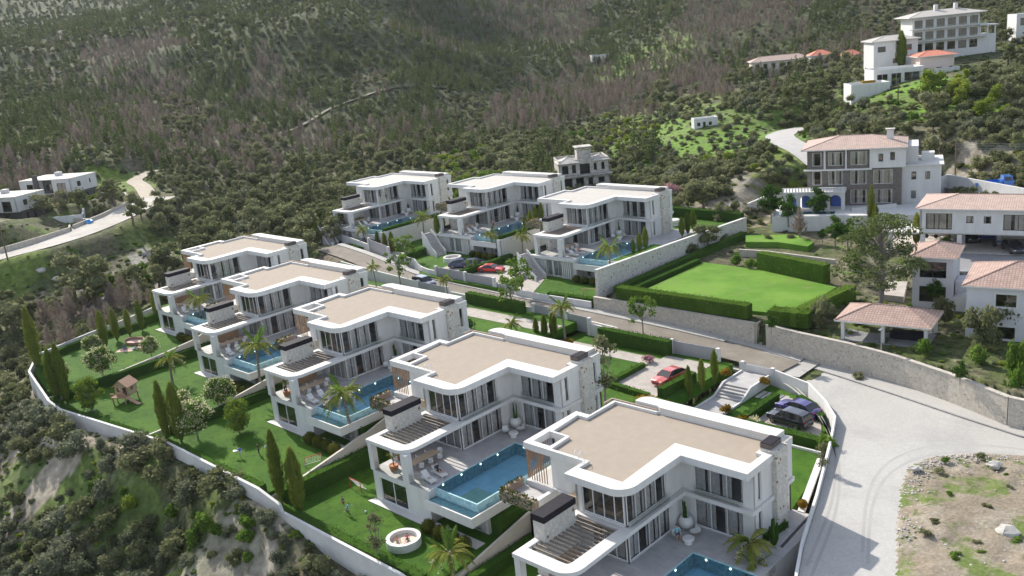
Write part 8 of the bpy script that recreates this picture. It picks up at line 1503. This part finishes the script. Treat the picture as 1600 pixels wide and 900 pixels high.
# ------------------------------------------------------------------ people
SKIN = mat('skin', (.50, .30, .21), .6, .05, 3); HAIR = mat('dark_hair', (.03, .02, .015), .6, .2, 8)
def person(loc, yaw, label, h=1.75, shirt=(.1, .45, .5), shorts=(.05, .06, .12), lean=0, thigh=((0, -90), (0, -90)), shin=((0, -90), (0, -90)), arm=((12, -80), (-12, -80)), fore=((10, -70), (-10, -70)), hip=None, long_legs=False, hair=HAIR, bare=False, hairlen=.0):
    """x forward; limb directions are (sideways deg, elevation deg in the x-z plane); feet/seat height follows from the chain"""
    s = h / 1.75; o = empty('person', loc, yaw); J = []; E_ = []; Rr = []
    def add(p, r, par=None): J.append(Vector(p)); Rr.append(r * s); i = len(J) - 1; (E_.append((par, i)) if par is not None else None); return i
    def dr(a): sd, el = a; return Vector((math.cos(R(el)) * math.cos(R(sd)), math.sin(R(sd)), math.sin(R(el)) * math.cos(R(sd))))
    ph = hip if hip is not None else .92 * s; L_ = R(lean); up = Vector((math.sin(L_), 0, math.cos(L_))); P0 = Vector((0, 0, ph))
    pe = add(P0, .125); wa = add(P0 + up * .18 * s, .115, pe); cs = add(P0 + up * .38 * s, .135, wa); nb = add(P0 + up * .52 * s, .075, cs); nk = add(P0 + up * .59 * s, .052, nb); h0 = add(P0 + up * .68 * s + Vector((.015, 0, 0)), .082, nk); h1_ = add(P0 + up * .80 * s, .072, h0)
    add(P0 + up * .70 * s + Vector((.1, 0, 0)) * s, .014, h0)
    segs = {'leg': [], 'arm': []}
    for sg, i in ((1, 0), (-1, 1)):
        hp = add(P0 + Vector((0, sg * .09, -.04)) * s, .095, pe); kn = add(J[hp] + dr(thigh[i]) * .43 * s, .058, hp); an = add(J[kn] + dr(shin[i]) * .42 * s, .036, kn); ft = add(J[an] + (Vector((.17, 0, -.03)) if dr(shin[i]).z < -.5 else Vector((.08, 0, .12))) * s, .03, an); segs['leg'].append((hp, kn, an))
        sh = add(P0 + up * .47 * s + Vector((0, sg * .19, 0)) * s, .055, nb); el = add(J[sh] + dr((arm[i][0], arm[i][1])) * .29 * s, .038, sh); wr = add(J[el] + dr((fore[i][0], fore[i][1])) * .25 * s, .026, el); pm = add(J[wr] + dr(fore[i]) * .07 * s, .03, wr); segs['arm'].append((sh, el))
        d = dr(fore[i]); n = d.cross(Vector((0, 0, 1))); n = n.normalized() if n.length > .1 else Vector((0, 1, 0))
        for k, (of, ln) in enumerate(((-.03, .07), (-.01, .085), (.01, .08), (.03, .065))): add(J[pm] + (d * ln + n * of + Vector((.012, 0, 0))) * s, .009, pm)
        add(J[wr] + (d * .06 + n * .055 + Vector((.03, 0, 0))) * s, .01, wr)
    def skin(name, idx, m, grow=1.0, root=0):
        mp = {v: i for i, v in enumerate(idx)}; me = bpy.data.meshes.new(name); me.from_pydata([tuple(J[i]) for i in idx], [(mp[a], mp[b]) for a, b in E_ if a in mp and b in mp], []); me.materials.append(m); ob = bpy.data.objects.new(name, me); COL.objects.link(ob); ob.parent = o
        sm = ob.modifiers.new('skin', 'SKIN'); sm.use_smooth_shade = True
        for i, v in enumerate(idx): r = Rr[v] * grow; me.skin_vertices[0].data[i].radius = (r, r)
        me.skin_vertices[0].data[mp[root]].use_root = True; ob.modifiers.new('sub', 'SUBSURF').render_levels = 1; return ob
    skin('body', list(range(len(J))), SKIN)
    cm = lambda c: mat('cloth_%02x%02x%02x' % tuple(int(v * 255) for v in c), c, .85, .1, 6)
    if not bare: skin('shirt', [pe, wa, cs, nb] + [i for a in segs['arm'] for i in a], cm(shirt), 1.14)
    skin('trousers' if long_legs else 'shorts', [pe] + ([i for a in segs['leg'] for i in a] if long_legs else [i for a in segs['leg'] for i in a[:2]]), cm(shorts), 1.16)
    hm = MB(); c = J[h0].lerp(J[h1_], .62) + Vector((-.018, 0, .012)) * s; hm.blob(tuple(c), (.098 * s, .088 * s, .1 * s), hair, 10, 7, .04, 1)
    if hairlen: hm.blob(tuple(c + Vector((-.05, 0, -.12)) * s), (.05 * s, .08 * s, hairlen * s), hair, 8, 5, .05, 2)
    hm.build('hair', o); return tag(o, label, 'person', 'people around the villas')
ST = dict(thigh=((3, -88), (-3, -92)), shin=((1, -92), (-1, -93)))
RUN = dict(thigh=((3, -55), (-3, -110)), shin=((0, -105), (0, -150)), arm=((15, -40), (-15, -130)), fore=((0, 20), (0, -60)), lean=12)
SIT = dict(thigh=((6, -2), (-6, -2)), shin=((2, -88), (-2, -80)), arm=((14, -60), (-14, -60)), fore=((0, -5), (0, -5)))
REC = dict(thigh=((4, 6), (-4, 22)), shin=((2, -4), (-2, -40)), arm=((16, -110), (-16, -70)), fore=((8, -60), (-8, -10)), lean=-35)
xa, ya, za = VIL['A']; xb, yb, zb = VIL['B']; xc, yc, zc = VIL['C']; xg, yg_, zg = VIL['G']; xh, yh, zh = VIL['H']
person((xa - 5.9, ya - 1.45, za), R(-40), 'person in a light blue shirt sitting in a lounge chair near a cactus pot', hip=.48, shirt=(.25, .55, .62), **SIT)
person((xb - 5.15, yb - 11.68, zb), R(-8), 'dark-haired woman in a dark swimsuit sitting up on a sun lounger', 1.68, shorts=(.03, .03, .04), shirt=(.03, .03, .04), hip=.47, hairlen=.1, **REC)
person((xc - 10.2, yc - 13.4, zc), R(-120), 'person in a white top standing among terrace plants at the corner pillar', shirt=(.7, .66, .6), shorts=(.05, .05, .05), long_legs=True, **ST)
person((xc - 2.9, yc - 12.9, zc - 1.0), R(-100), 'bather seen from the waist up in the pool behind the flowering palm', shorts=(.3, .02, .02), bare=True, **ST)
person((xg - 4.2, yg_ - 8.4, zg), R(180), 'person in swimwear standing at the edge of the middle far pool', 1.72, shorts=(.35, .05, .05), bare=True, **ST)
person((xh - 5.0, yh - 11.7, zh), R(-8), 'person sitting on a sun lounger of the villa by the stone wall', 1.7, shirt=(.6, .25, .15), hip=.47, **REC)
KD = dict(hair=HAIR)
person((-88.7, 44.3, 3.5), R(150), 'child in a blue shirt holding a white cloth on the lawn', 1.35, shirt=(.05, .1, .6), shorts=(.5, .5, .5), **RUN); m = MB(); m.blob((0, 0, 0), (.35, .2, .12), WHITEFURN, 8, 5, .3, 1); tag(m.build('white_cloth', None, (-89.2, 44.0, 4.3)), 'white cloth held out by the child in blue', 'cloth')
person((-87.6, 45.9, 3.5), R(-120), 'child in dark clothes standing in the middle of the three', 1.4, shirt=(.03, .03, .03), shorts=(.03, .03, .04), long_legs=True, **ST); person((-86.7, 46.5, 3.5), R(190), 'child in a white shirt bending right of the other two', 1.35, shirt=(.65, .7, .7), shorts=(.1, .12, .2), **{**ST, 'lean': 25})
person((-72.0, 45.6, 2.0), R(-60), 'child in dark shirt running towards the football', 1.3, shirt=(.1, .1, .14), shorts=(.25, .08, .06), **RUN); person((-70.6, 45.0, 2.0), R(20), 'child in a turquoise shirt bending near the football', 1.35, shirt=(.1, .5, .5), shorts=(.4, .42, .45), **{**RUN, 'lean': 30})
person((-61.4, 44.9, 2.35), R(-60), 'child in a red shirt sitting inside the round white seat', 1.2, shirt=(.5, .03, .05), shorts=(.1, .1, .2), hip=.14, **{**REC, 'lean': 0}); person((-61.9, 44.1, 2.35), R(120), 'child in an orange shirt sitting in front inside the round white seat', 1.1, shirt=(.6, .25, .12), shorts=(.5, .5, .5), hip=.14, **{**REC, 'lean': 5})
x_, y_, _ = at(195, 546, 4.1); person((x_, y_, 4.12), R(40), 'person in blue sitting on the picnic blanket', 1.7, shirt=(.08, .12, .5), shorts=(.05, .08, .3), hip=.14, **{**REC, 'lean': -10}); x_, y_, _ = at(210, 546, 4.1); person((x_, y_, 4.1), R(200), 'person in pale blue lying on the lawn right of the picnic blanket', 1.7, shirt=(.45, .6, .75), shorts=(.5, .6, .7), hip=.14, long_legs=True, **{**REC, 'lean': -50})
# the unused source copies are gone; every template stands somewhere in the scene
for s_ in [o for o in bpy.data.objects if o.parent is None and o.type == 'EMPTY' and 'label' not in o]:
    for ch in list(s_.children_recursive): bpy.data.objects.remove(ch)
    bpy.data.objects.remove(s_)
